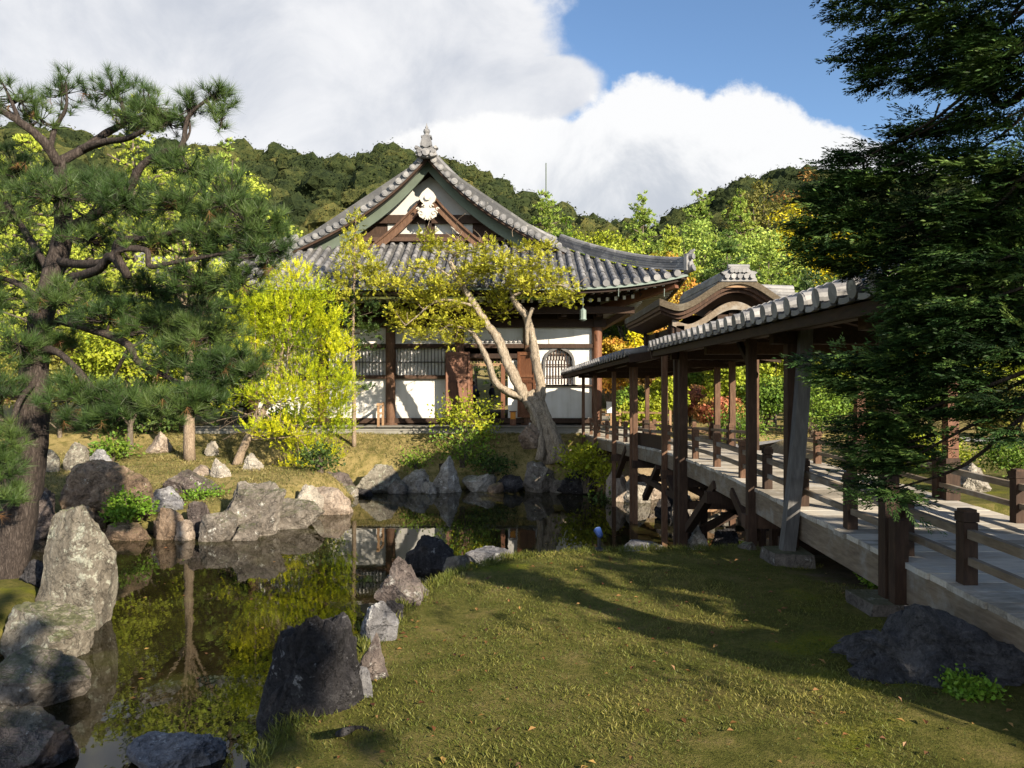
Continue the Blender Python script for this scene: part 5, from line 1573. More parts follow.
# pads of needles: px, py, rx, ry, depth offset, number of tufts
pads = [(-8, 98, 40, 26, -.3, 22), (20, 100, 26, 26, -.2, 18), (62, 92, 24, 22, .2, 26), (40, 118, 22, 18, 0, 14), (112, 92, 30, 22, .5, 40), (150, 108, 26, 24, -.3, 40), (128, 118, 30, 18, 0.2, 34), (168, 122, 22, 16, -.4, 26),
 (190, 108, 16, 18, -.8, 18), (215, 98, 18, 14, -.9, 20), (222, 120, 16, 12, -.9, 10), (160, 160, 30, 12, -.5, 26), (20, 172, 46, 24, .5, 50), (10, 215, 46, 26, .6, 60), (60, 195, 40, 22, -.4, 60), (100, 188, 36, 20, 0, 50), (130, 205, 40, 22, -.5, 70),
 (185, 205, 42, 22, -.9, 70), (190, 170, 30, 16, -.8, 34), (228, 200, 34, 24, -1.2, 62), (250, 225, 34, 26, -1.4, 70), (262, 250, 28, 18, -1.5, 44), (215, 240, 40, 20, -1.2, 60), (160, 240, 36, 18, -.9, 40), (90, 240, 36, 20, -.2, 40), (30, 262, 40, 22, .4, 60),
 (-10, 300, 46, 26, .4, 60), (60, 300, 30, 20, -.4, 44), (100, 290, 34, 16, .4, 34), (150, 288, 42, 18, .7, 54), (200, 280, 36, 18, -1.0, 50), (200, 306, 44, 20, .9, 60), (240, 280, 26, 16, -1.3, 30), (110, 318, 44, 18, -.4, 64), (160, 325, 44, 20, -.4, 74), (210, 335, 40, 20, -.6, 70), (240, 362, 28, 16, -.8, 48),
 (215, 372, 36, 16, -.8, 54), (255, 372, 16, 8, -.9, 14), (170, 360, 34, 18, -.6, 40), (60, 340, 26, 16, .1, 30), (20, 345, 34, 24, -.3, 54), (80, 395, 40, 20, -.6, 70), (130, 405, 44, 20, -.8, 84), (180, 405, 36, 18, -1.0, 66), (205, 395, 26, 14, -1.0, 34), (100, 420, 34, 14, -.7, 40), (0, 392, 26, 24, -.5, 40), (8, 440, 16, 16, -.8, 20), (2, 470, 20, 26, -.9, 44), (12, 497, 16, 14, -.9, 20), (78, 425, 20, 10, -.6, 18)]
allp = np.concatenate(BP)
TC = []; TA = []; TT = []
tw = MB()
for (px, py, rx, ry, dy, cnt) in pads:
    c = pt(px, py, dy); sx_ = rx * PYY / F; sz_ = ry * PYY / F
    n = int(cnt * 1.1)
    u = rand_dirs(rng, n) * (rng.random((n, 1)) ** 0.5)
    P = c + u * np.array([sx_, sx_ * 0.9, sz_])
    # a local fork of twigs joined to the nearest branch
    j = np.argmin(np.linalg.norm(allp - c, axis=1)); b0 = allp[j]
    mid = (b0 + c) / 2 + np.array([0, 0, -0.04])
    tw.tube(smooth_path([b0, mid, c], 4), np.linspace(0.024, 0.010, 9), 5)
    tb = np.clip(rng.normal(0.45, 0.14), 0, 1)
    for q in P:
        m_ = c + (q - c) * 0.35 + rng.normal(0, 0.02, 3) - np.array([0, 0, 0.03])
        tw.tube(np.array([c + (q - c) * 0.05, m_, q]), [0.009, 0.007, 0.004], 4, caps=False)
    A = unit((P - c) / (sx_ + 1e-9) * 0.6 + np.array([0, 0, 0.75]) + 0.35 * rand_dirs(rng, n))
    TC.append(P); TA.append(A); TT.append(np.clip(tb + rng.normal(0, 0.13, n), 0, 1))
mb.V += tw.V; mb.P += [f + mb.n for f in tw.P]; mb.T += tw.T; mb.n += tw.n
mb.build('branch', M['bark_pine'], pine, smooth=True)
TC = np.concatenate(TC); TA = np.concatenate(TA); TT = np.concatenate(TT)
mb = MB(); needles(mb, rng, TC, TA, 66, 0.185, 0.0048, TT, 0.95)
mb.build('crown', M['pine_needle'], pine)
sel = rng.random(len(TC)) < 0.05
mb = MB(); needles(mb, rng, TC[sel] - np.array([0, 0, 0.06]), -TA[sel] * 0.6 + np.array([0, 0, -0.3]), 22, 0.15, 0.004, TT[sel], 0.9)
mb.build('dry_needles', M['pine_needle_brown'], pine)

# ---- dark conifer at the right: sprays of scale leaves on drooping boughs
rng = np.random.default_rng(8)
CY = 3.9
trunk_xy = np.array([2.86, 3.15])
con = empty('conifer_tree', (trunk_xy[0], trunk_xy[1], gz(*trunk_xy)), 'dark green conifer hanging its boughs over the right side and the bridge', 'tree')
def ct(px, py, dy=0.0): return at(px, py, CY + dy)
mb = MB()
tp = np.array([[2.86, 3.15, 0.3], [2.84, 3.16, 1.5], [2.82, 3.2, 3.0], [2.86, 3.2, 4.6], [2.84, 3.2, 6.2], [2.86, 3.2, 8.6]])
limb(mb, tp, 0.16, 0.03, 12, 6, 0.2, rng)
mb.build('trunk', M['bark_dark'], con, smooth=True)
cp = [(900, 20, 44, 24, .3, 30), (950, 10, 50, 30, .1, 46), (1000, 20, 50, 36, -.2, 50), (885, 52, 26, 16, .3, 22), (925, 52, 40, 22, .2, 40), (975, 55, 44, 22, 0, 44), (1010, 70, 30, 24, -.2, 34), (905, 78, 22, 12, .2, 16), (950, 78, 30, 10, .1, 18), (870, 5, 22, 12, .4, 12), (905, -30, 70, 30, .2, 50), (990, -40, 70, 40, -.2, 60),
 (930, 128, 26, 10, .2, 16), (970, 118, 34, 14, .1, 26), (1005, 118, 30, 20, -.1, 30), (905, 150, 30, 12, .3, 20), (870, 152, 20, 9, .4, 12), (850, 165, 18, 10, .4, 12), (860, 185, 34, 18, .3, 34), (905, 178, 40, 22, .2, 50), (955, 165, 44, 26, .1, 56), (1005, 165, 36, 30, -.2, 50), (835, 200, 22, 14, .4, 20), (850, 220, 36, 20, .3, 44), (900, 220, 44, 26, .2, 66), (950, 215, 46, 30, 0, 70), (1005, 215, 40, 34, -.2, 66),
 (822, 232, 18, 12, .4, 16), (840, 252, 30, 16, .3, 36), (888, 252, 44, 20, .2, 60), (935, 262, 46, 26, .1, 76), (990, 265, 46, 30, -.2, 80), (862, 266, 26, 9, .3, 20), (925, 290, 26, 16, .1, 40), (950, 305, 40, 22, 0, 66), (995, 310, 44, 26, -.2, 70), (932, 325, 28, 14, .1, 36), (965, 340, 44, 22, -.1, 66), (1010, 350, 36, 24, -.3, 52),
 (870, 362, 40, 12, .2, 34), (840, 362, 26, 9, .3, 18), (905, 362, 36, 16, .1, 46), (945, 372, 34, 16, 0, 46), (858, 382, 34, 11, .2, 30), (895, 390, 36, 14, .1, 40), (930, 395, 30, 16, 0, 40), (985, 380, 36, 16, -.2, 44), (1010, 405, 26, 18, -.3, 34), (975, 412, 24, 10, -.1, 20), (1015, 435, 16, 12, -.3, 14),
 (895, 418, 26, 12, .1, 30), (920, 425, 24, 14, .0, 30), (870, 430, 22, 9, .2, 16), (900, 445, 30, 10, .1, 26), (868, 452, 18, 8, .2, 12), (905, 465, 22, 10, .1, 22), (880, 470, 22, 9, .2, 16), (900, 488, 18, 9, .1, 14), (888, 500, 12, 7, .1, 8), (920, 455, 18, 12, 0, 18), (1030, 180, 34, 30, -.2, 50), (1040, 232, 34, 32, -.2, 60), (1005, 228, 30, 22, .3, 60), (1025, 250, 30, 22, .2, 60), (1030, 285, 34, 30, -.2, 60), (1040, 340, 30, 28, -.3, 44), (1020, 60, 40, 30, -.3, 40), (995, 238, 30, 20, 0, 50)]
C_ = []; A_ = []; T_ = []
mbb = MB()
for (px, py, rx, ry, dy, cnt) in cp:
    Yc = CY + dy; c = at(px, py, Yc); sx_ = rx * Yc / F; sz_ = ry * Yc / F
    # bough from the trunk to the pad
    zt = np.clip(c[2] + 0.25 + 0.25 * rng.random(), 0.6, 8)
    b0 = np.array([trunk_xy[0], trunk_xy[1], zt]); vec = c - b0
    if rng.random() < 0.45:
        limb(mbb, [b0, b0 + vec * 0.35 + np.array([0, 0, 0.12]) + rng.normal(0, .06, 3), b0 + vec * 0.7 + rng.normal(0, .05, 3), c + vec * 0.02], 0.016, 0.005, 5, 4, 0, rng)
    else:
        limb(mbb, [c - vec * 0.16 + rng.normal(0, .05, 3), c, c + vec * 0.05], 0.007, 0.003, 4, 3, 0, rng)
    outw = unit(np.array([vec[0], vec[1], 0.0]))
    nsub = int(cnt * 0.60) + 2
    for k in range(nsub):
        u = rand_dirs(rng, 1)[0] * rng.random() ** 0.4
        q = c + u * np.array([sx_, max(sx_ * 0.7, 0.12), sz_ * 0.85])
        d0 = unit(outw * 0.8 + np.array([u[0], u[1], 0]) * 0.7 + rng.normal(0, 0.35, 3) * (1, 1, 0.35) + np.array([0, 0, 0.10]))
        lat = unit(np.cross(d0, [0, 0, 1.0]))
        m_ = 9
        f = rng.uniform(-0.25, 1.0, m_)[:, None]; sd_ = rng.normal(0, 0.55, m_)[:, None]
        P = q + d0 * f * 0.13 + lat * sd_ * 0.10 * (1.1 - 0.5 * np.abs(f)) + rng.normal(0, 0.010, (m_, 3))
        C_.append(P); A_.append(unit(d0 + lat * sd_ * 0.9 + rng.normal(0, 0.15, (m_, 3)) + np.array([0, 0, -0.06])))
        T_.append(np.clip(np.full(m_, rng.normal(0.40, 0.26)) + rng.normal(0, 0.08, m_), 0, 1))
limb(mbb, [(2.86, 3.2, 4.0), ct(1015, 100, -.1), ct(985, 84, 0), ct(940, 78, .1)], 0.03, 0.008, 6, 5, 0.1, rng)
mbb.build('bough', M['bark_dark'], con, smooth=True)
C_ = np.concatenate(C_); A_ = np.concatenate(A_); T_ = np.concatenate(T_)
def sprays(mb, rng, C, A, T, K, L, leaf, ratio=0.42):
    """flat fan-shaped sprays: K leaflets set alternately along a short drooping stalk"""
    n = len(C)
    S = unit(np.cross(A, np.array([0, 0, 1.0]) + 0.45 * rand_dirs(rng, n)))
    Ls = L * rng.uniform(0.7, 1.25, n)
    for k in range(K):
        f = (k + 0.5) / K
        side = 1 if k % 2 else -1
        base = C + A * (Ls * f)[:, None] + np.array([0, 0, -1.0]) * (0.18 * Ls * f * f)[:, None]
        d = unit(A * 0.75 + S * side * (0.95 - 0.5 * f) + 0.22 * rand_dirs(rng, n) + np.array([0, 0, -0.12]))
        add_leaves(mb, rng, base, d, leaf * rng.uniform(0.7, 1.25, n) * (1.15 - 0.5 * f), ratio, T, 0.15, up=np.cross(A, S))
    add_leaves(mb, rng, C + A * (Ls * 0.9)[:, None], A, leaf * np.ones(n), ratio, T, 0.1)
mb = MB(); sprays(mb, rng, C_, A_, T_, 15, 0.10, 0.033, 0.32)
# the rest of the crown, above and beyond the frame
n = 420
z = rng.uniform(1.4, 8.4, n); ang = rng.uniform(0, 2 * math.pi, n); rr = (1.75 * np.clip((8.9 - z) / 6.5, 0.08, 1)) * rng.random(n) ** 0.4
P = np.stack([trunk_xy[0] + rr * np.cos(ang), trunk_xy[1] + rr * np.sin(ang), z], 1)
px_ = 512 + P[:, 0] / np.maximum(P[:, 1], 0.3) * F; py_ = 384 - (P[:, 2] - EYE) / np.maximum(P[:, 1], 0.3) * F
keep = (P[:, 1] < 0.4) | (px_ > 1075) | (py_ < -70)
P = P[keep]
A = unit(np.stack([np.cos(ang), np.sin(ang), -0.25 + 0 * ang], 1)[keep] + 0.4 * rand_dirs(rng, len(P)))
sprays(mb, rng, P, A, np.clip(rng.normal(0.45, 0.15, len(P)), 0, 1), 12, 0.22, 0.06)
mb.build('crown', M['cypress'], con)

# ---- generic trees
def crown_points(rng, n, c, r, lobes=8, hollow=0.45, flat=-0.5):
    """points through a lumpy crown"""
    L = rand_dirs(rng, lobes); L[:, 2] = np.abs(L[:, 2]) * 0.9 - 0.15; L = unit(L)
    amp = rng.uniform(0.15, 0.5, lobes)
    d = rand_dirs(rng, n * 2); d = d[d[:, 2] > flat][:n]
    k = 0.72 + np.max(np.exp(-((1 - d @ L.T) / 0.12)) * amp, axis=1)
    rad = (hollow + (1 - hollow) * rng.random(len(d)) ** 0.6) * k
    return c + d * rad[:, None] * r, d

def broad_tree(name, label, X, Y, H, Wd, mat, bark='bark_grey', seed=0, nclump=90, nleaf=70, leaf=0.2, base=0.25, group=None, tilt=0.0, flat=-0.6, hollow=0.35):
    rng = np.random.default_rng(seed)
    g = gz(X, Y) - 0.05
    t = empty(name, (X, Y, g), label, 'tree' if 'tree' in name else name.replace('_', ' '), group)
    cz = H * (base + (1 - base) / 2)
    c = np.array([X + tilt, Y, g + cz]); r = np.array([Wd / 2, Wd / 2, H * (1 - base) / 2]) / 1.02
    P, d = crown_points(rng, nclump, c, r, flat=flat, hollow=hollow)
    mb = MB()
    top = c + np.array([0, 0, r[2] * 0.4])
    tr = limb(mb, [(X, Y, g), (X + tilt * 0.3 + rng.normal(0, 0.05 * H * 0.1), Y, g + H * base * 0.7), c - np.array([0, 0, r[2] * 0.4]), top], max(0.05, H * 0.022), 0.03, 9, 5, 0.15, rng)
    mb.build('trunk', M[bark], t, smooth=True)
    mb = MB()
    for q in P[:: max(1, nclump // 26)]:
        b = tr[int(rng.uniform(0.35, 0.95) * (len(tr) - 1))]
        limb(mb, [b, (b + q) / 2 + np.array([0, 0, 0.05 * H * rng.random()]), q], H * 0.008, H * 0.002, 5, 4, 0, rng)
    mb.build('limb', M[bark], t, smooth=True)
    mb = MB()
    rc = Wd * 0.5 * 1.5 / math.sqrt(nclump) + leaf * 0.4
    tc_ = np.clip(0.5 + rng.normal(0, 0.16, len(P)), 0, 1)
    nn_ = len(P) * nleaf
    C = np.repeat(P, nleaf, 0) + rand_dirs(rng, nn_) * (rng.random((nn_, 1)) ** 0.4) * rc * np.array([1.5, 1.5, 0.95])
    D = unit(np.repeat(d, nleaf, 0) * 0.6 + rand_dirs(rng, len(C)) + np.array([0, 0, 0.15]))
    U = unit(np.repeat(d, nleaf, 0) * 0.5 + unit(C - np.repeat(P, nleaf, 0)) * 0.7 + np.array([0, 0, 0.25]))
    D = unit(np.cross(U, rand_dirs(rng, len(C))) + 0.3 * U)
    add_leaves(mb, rng, C, D, leaf * rng.uniform(0.6, 1.3, len(C)), 0.7, np.clip(np.repeat(tc_, nleaf) + rng.normal(0, 0.08, len(C)), 0, 1), up=U + 0.4 * rand_dirs(rng, len(C)))
    mb.build('crown', mat, t)
    return t

def tall_pine(name, label, X, Y, H, Wd, mat, bark='bark_grey', seed=0, tiers=11, leaf=0.26, per=60, group=None, base=0.12, power=0.8):
    """pine with tiered, upswept boughs and an open outline"""
    rng = np.random.default_rng(seed)
    g = gz(X, Y) - 0.05
    t = empty(name, (X, Y, g), label, 'tree', group)
    mb = MB(); limb(mb, [(X, Y, g), (X + rng.normal(0, .1), Y, g + H * 0.5), (X + rng.normal(0, .1), Y, g + H * 0.95)], H * 0.02, 0.02, 8, 5, 0.15, rng)
    mb.build('trunk', M[bark], t, smooth=True)
    mbl = MB(); C = []; D = []; T = []
    for k in range(tiers):
        f = k / (tiers - 1)
        z = g + H * (base + (1 - base) * f) ; R_ = Wd / 2 * (1 - f) ** power * rng.uniform(0.75, 1.15) + 0.12 * Wd * (1 - f) + 0.03 * Wd
        nb = max(4, int(10 * (1 - f) + 4))
        for b in range(nb):
            a = 2 * math.pi * (b + rng.random()) / nb; L = R_ * rng.uniform(0.6, 1.15)
            dirn = np.array([math.cos(a), math.sin(a), 0.0]); b0 = np.array([X, Y, z + rng.normal(0, 0.02 * H)])
            e = b0 + dirn * L + np.array([0, 0, L * rng.uniform(0.0, 0.35)])
            mbl.tube(np.array([b0, (b0 + e) / 2 - np.array([0, 0, 0.05 * L]), e]), [H * 0.006, H * 0.004, H * 0.002], 4)
            ns = max(3, int(per * L / (Wd * 0.5)))
            s = rng.uniform(0.25, 1.05, ns)
            P = b0 + (e - b0) * s[:, None] + rng.normal(0, 1, (ns, 3)) * (0.10 * L + leaf * 0.55) * np.array([1, 1, 0.6])
            tb = np.clip(0.5 + rng.normal(0, 0.17), 0, 1)
            C.append(P); D.append(unit(dirn * 0.5 + np.array([0, 0, 0.7]) + 0.7 * rand_dirs(rng, ns))); T.append(np.full(ns, tb))
    mbl.build('limb', M[bark], t, smooth=True)
    nt_ = 46; C.append(np.array([X, Y, g + H * 0.93]) + rng.normal(0, 1, (nt_, 3)) * np.array([0.018, 0.018, 0.03]) * H); D.append(unit(np.array([0, 0, 1.0]) + 0.6 * rand_dirs(rng, nt_))); T.append(np.full(nt_, 0.55))
    C = np.concatenate(C); D = np.concatenate(D); T = np.concatenate(T)
    K = 12
    mb = MB()
    C2 = np.repeat(C, K, 0); D2 = unit(np.repeat(D, K, 0) + 0.9 * rand_dirs(rng, len(C2))); T2 = np.clip(np.repeat(T, K) + rng.normal(0, 0.09, len(C2)), 0, 1)
    add_leaves(mb, rng, C2, D2, leaf * rng.uniform(0.6, 1.25, len(C2)), 0.30, T2)
    mb.build('crown', mat, t)
    return t

def by_px(px, pyt, wpx, Y):
    if px > 530 and pyt < 300: wpx = wpx * 1.22
    X = (px - 512) * Y / F
    g = gz(X, Y) - 0.05
    H = EYE + (384 - pyt) * Y / F - g
    return X, Y, H, wpx * Y / F

# background trees: kind, px, top py, width px, distance, material, label
BT = [
 ('p', 30, 126, 170, 26, 'pale_pine', 'pale sunlit pine filling the gap behind the big dark pine at the far left'),
 ('p', 138, 106, 210, 28, 'pale_pine', 'tallest pale yellow green pine behind the upper boughs of the big dark pine'),
 ('p', 226, 146, 150, 25, 'soft_pine', 'pale green pine between the dark pine boughs and the temple roof'),
 ('b', 172, 138, 150, 31, 'pale_pine', 'broad pale green crown glowing behind the middle of the big dark pine'),
 ('b', 248, 166, 92, 28, 'pale_pine', 'rounded pale yellow green crown right beside the outermost dark pine boughs'),
 ('b', 62, 168, 130, 30, 'pale_pine', 'pale green crown behind the trunk fork of the big dark pine'),
 ('b', 688, 214, 84, 47, 'soft_pine', 'fluffy light green tree rising behind the temple roof corner tip'),
 ('b', 632, 226, 84, 45, 'pale_pine', 'fluffy pale green tree just above the sweeping hip of the roof'),
 ('b', 748, 214, 84, 49, 'soft_pine', 'fluffy light green tree between pavilion and yellow trees'),
 ('b', 262, 232, 60, 33, 'yellow', 'small yellow tree peeping out left of the roof verge'),
 ('b', 60, 330, 150, 23, 'olive', 'low olive shrubby tree in shade behind the dark pine trunk'),
 ('b', 130, 300, 120, 22, 'lime', 'lime leafed tree glowing below the crooked pine boughs'),
 ('b', 0, 250, 150, 30, 'lime', 'lime leafed tree at the very left edge behind the pine trunk'),
 ('b', 290, 215, 70, 45, 'mid_green', 'green tree showing just over the left roof slope'),
 ('p', 545, 196, 90, 52, 'soft_pine', 'light green pine standing behind the thin mast'),
 ('b', 592, 206, 96, 48, 'lime', 'rounded yellow green tree above the right roof slope'),
 ('p', 566, 228, 60, 44, 'mid_green', 'green pine rising close behind the roof slope'),
 ('p', 642, 200, 78, 50, 'soft_pine', 'feathery light green pine with a pointed top above the roof corner'),
 ('p', 672, 232, 66, 42, 'pale_pine', 'pale olive pine right behind the roof corner'),
 ('p', 700, 196, 84, 56, 'soft_pine', 'tall soft green pine between the roof corner and the pavilion ridge'),
 ('p', 740, 196, 72, 58, 'soft_pine', 'tall grey green pine with a slim top above the pavilion'),
 ('p', 728, 236, 96, 44, 'blue_green', 'dense blue green pine right above the pavilion roof'),
 ('p', 770, 240, 84, 40, 'soft_pine', 'bushy light green pine right of the pavilion ridge ornament'),
 ('b', 760, 180, 78, 72, 'olive', 'olive yellow round tree on the rise below the right hill'),
 ('b', 800, 178, 66, 76, 'rust', 'rust tinted round tree high on the rise beside the conifer'),
 ('b', 795, 205, 66, 52, 'yellow', 'vivid yellow tree on the rise above the bridge roof'),
 ('b', 842, 200, 74, 54, 'yellow', 'vivid yellow tree half hidden by the dark conifer boughs'),
 ('b', 808, 250, 70, 46, 'dark_green', 'dark green tree in the shade above the bridge roof'),
 ('b', 850, 262, 80, 40, 'mid_green', 'green tree low behind the conifer above the bridge roof'),
 ('b', 815, 192, 60, 62, 'dark_green', 'dark green round tree between the two vivid yellow ones'),
 ('p', 960, 210, 170, 46, 'mid_green', 'green pine mostly hidden behind the dark conifer'),
 # seen below the roofs
 ('b', 668, 258, 58, 40, 'orange', 'orange and green maple beneath the temple roof corner'),
 ('b', 610, 326, 60, 33, 'orange', 'golden orange maple right of the temple corner pillar'),
 ('b', 640, 330, 52, 36, 'yellow', 'yellow maple between the temple and the bridge posts'),
 ('b', 648, 340, 46, 31, 'rust', 'rusty maple with bare pale stems behind the far bridge roof'),
 ('b', 690, 385, 58, 27, 'red', 'red maple bush seen between the pavilion posts'),
 ('b', 722, 395, 46, 24, 'red', 'small coral red maple to the right of the double post'),
 ('b', 745, 318, 90, 31, 'mid_green', 'green tree seen through the middle of the bridge'),
 ('b', 775, 330, 80, 28, 'lime', 'lime green tree behind the orange bridge post'),
 ('b', 705, 335, 80, 34, 'mid_green', 'green tree behind the pavilion posts'),
 ('b', 835, 330, 90, 30, 'lime', 'lime green tree between the leaning stay and the conifer'),
 ('b', 885, 322, 84, 33, 'orange', 'orange leafed maple behind the bridge near the conifer boughs'),
 ('b', 985, 330, 110, 27, 'lime', 'yellow green tree behind the low conifer boughs at the right edge'),
 ('b', 1050, 300, 150, 32, 'mid_green', 'green tree beyond the right edge of the garden'),
 ('b', 730, 350, 60, 25, 'lime', 'bright lime bush seen just right of the pavilion double post'),
 ('b', 765, 372, 56, 24, 'mid_green', 'leafy green bush seen low between the two middle bridge posts'),
 ('b', 822, 372, 66, 24, 'mid_green', 'leafy green bush seen low between orange post and leaning stay'),
 ('b', 668, 372, 40, 25, 'lime', 'lime bush seen between the far bridge posts'),
 ('b', 632, 384, 36, 26, 'mid_green', 'green bush by the fence right of the temple corner'),
 ('b', 868, 380, 60, 25, 'olive', 'olive bush standing in front of the orange leafed maple'),
 ('b', 930, 372, 80, 24, 'mid_green', 'green bush behind the lowest conifer boughs'),
 ('b', 1010, 380, 70, 22, 'olive', 'olive bush at the right edge above the clipped mounds'),
 # seen through the temple doorway
 ('b', 476, 300, 70, 55, 'lime', 'yellow green maple seen through the temple doorway'),
 ('b', 503, 320, 50, 58, 'orange', 'orange maple seen at the right of the temple doorway'),
]
for i, (k, px, pyt, wpx, Y, mt, lab) in enumerate(BT):
    X, Y, H, Wd = by_px(px, pyt, wpx, Y)
    if k == 'p':
        tall_pine('pine_tree', lab, X, Y, H, Wd, M[mt], seed=100 + i, tiers=int(np.clip(H * 1.1, 9, 15)), leaf=0.19 * Y / 45 + 0.04, per=42)
    else:
        low = pyt > 315
        broad_tree('maple_tree' if mt in ('orange', 'red', 'rust') else 'broadleaf_tree', lab, X, Y, H, Wd, M[mt], seed=200 + i, nclump=120 if wpx > 70 else 85, nleaf=80, leaf=0.0036 * Y + 0.02, base=0.10 if low else 0.22)
# ---- golden tree at the far side of the inlet
def gold_tree():
    rng = np.random.default_rng(31)
    Y0 = 20.0
    P_ = lambda px, py, dy=0.0: at(px, py, Y0 + dy)
    b = P_(236, 472); g = gz(b[0], Y0)
    t = empty('golden_tree', (float(b[0]), Y0, g), 'bright golden green feathery tree with slanting trunk beside the inlet', 'tree')
    mb = MB()
    tr = limb(mb, [(b[0], Y0, g - 0.05), P_(247, 440), P_(266, 405, .1), P_(280, 360, .2), P_(290, 310, .2), P_(296, 275, .2)], 0.125, 0.02, 9, 6, 0.2, rng)
    limb(mb, [P_(262, 412, .1), P_(300, 440, .1), P_(318, 468, .1)], 0.03, 0.01, 6, 5, 0.1, rng)
    mb.build('trunk', M['bark_light'], t, smooth=True)
    mb = MB()
    for (a, e) in [((266, 408), (215, 432)), ((262, 416), (205, 424)), ((250, 432), (222, 440)), ((270, 398), (228, 395)), ((276, 385), (238, 380)), ((262, 420), (300, 428))]:
        p0, p1 = P_(*a), P_(e[0], e[1], rng.normal(0, .3)); m_ = (p0 + p1) / 2 + (0, 0, 0.08)
        limb(mb, [p0, m_, p1], 0.016, 0.004, 5, 5, 0, rng)
        for k in range(4):
            q = p0 + (p1 - p0) * rng.uniform(0.4, 0.95); mb.tube(np.array([q, q + rng.normal(0, 0.13, 3) + (0, 0, 0.05)]), [0.005, 0.002], 4)
    mb.build('bare_twig', M['bark_light'], t, smooth=True)
    pads = [(296, 278, 20, 18, 40), (275, 292, 22, 20, 50), (312, 298, 22, 20, 50), (255, 305, 26, 22, 60), (240, 300, 14, 16, 26), (288, 318, 34, 22, 80), (328, 325, 20, 18, 50), (258, 335, 30, 22, 76), (300, 345, 36, 22, 96), (338, 352, 18, 20, 50), (270, 365, 34, 20, 80), (315, 378, 36, 20, 90), (345, 385, 14, 14, 30), (250, 360, 22, 20, 46), (285, 395, 34, 16, 70), (325, 405, 30, 18, 70), (255, 392, 22, 12, 30), (300, 422, 34, 16, 64), (335, 430, 20, 14, 34), (280, 432, 24, 12, 36), (310, 448, 28, 14, 46), (255, 428, 16, 8, 16), (300, 466, 18, 8, 18), (240, 330, 14, 14, 24), (338, 410, 14, 12, 24), (228, 405, 12, 6, 8), (330, 455, 14, 8, 14)]
    C = []; A = []; T = []
    lm = MB()
    for (px, py, rx, ry, cnt) in pads:
        dy = rng.normal(0.1, 0.35); c = P_(px, py, dy); s = Y0 / F
        j = int(np.clip(rng.normal(0.55, 0.2), 0.2, 1) * (len(tr) - 1))
        limb(lm, [tr[j], (tr[j] + c) / 2 + (0, 0, -0.05), c], 0.022, 0.006, 5, 4, 0, rng)
        n = int(cnt * 4.6)
        u = rand_dirs(rng, n) * (rng.random((n, 1)) ** 0.45)
        C.append(c + u * np.array([rx * s * 1.05, rx * s * 1.1, ry * s * 1.05])); A.append(unit(u * 0.8 + np.array([0, 0, 0.75]) + 0.45 * rand_dirs(rng, n)))
        T.append(np.clip(rng.normal(0.52, 0.22) + rng.normal(0, 0.14, n), 0, 1))
    lm.build('limb', M['bark_light'], t, smooth=True)
    C = np.concatenate(C); A = np.concatenate(A); T = np.concatenate(T)
    mb = MB(); sprays(mb, rng, C, A, T, 13, 0.21, 0.050, 0.5)
    mb.build('crown', M['gold_leaf'], t)
gold_tree()

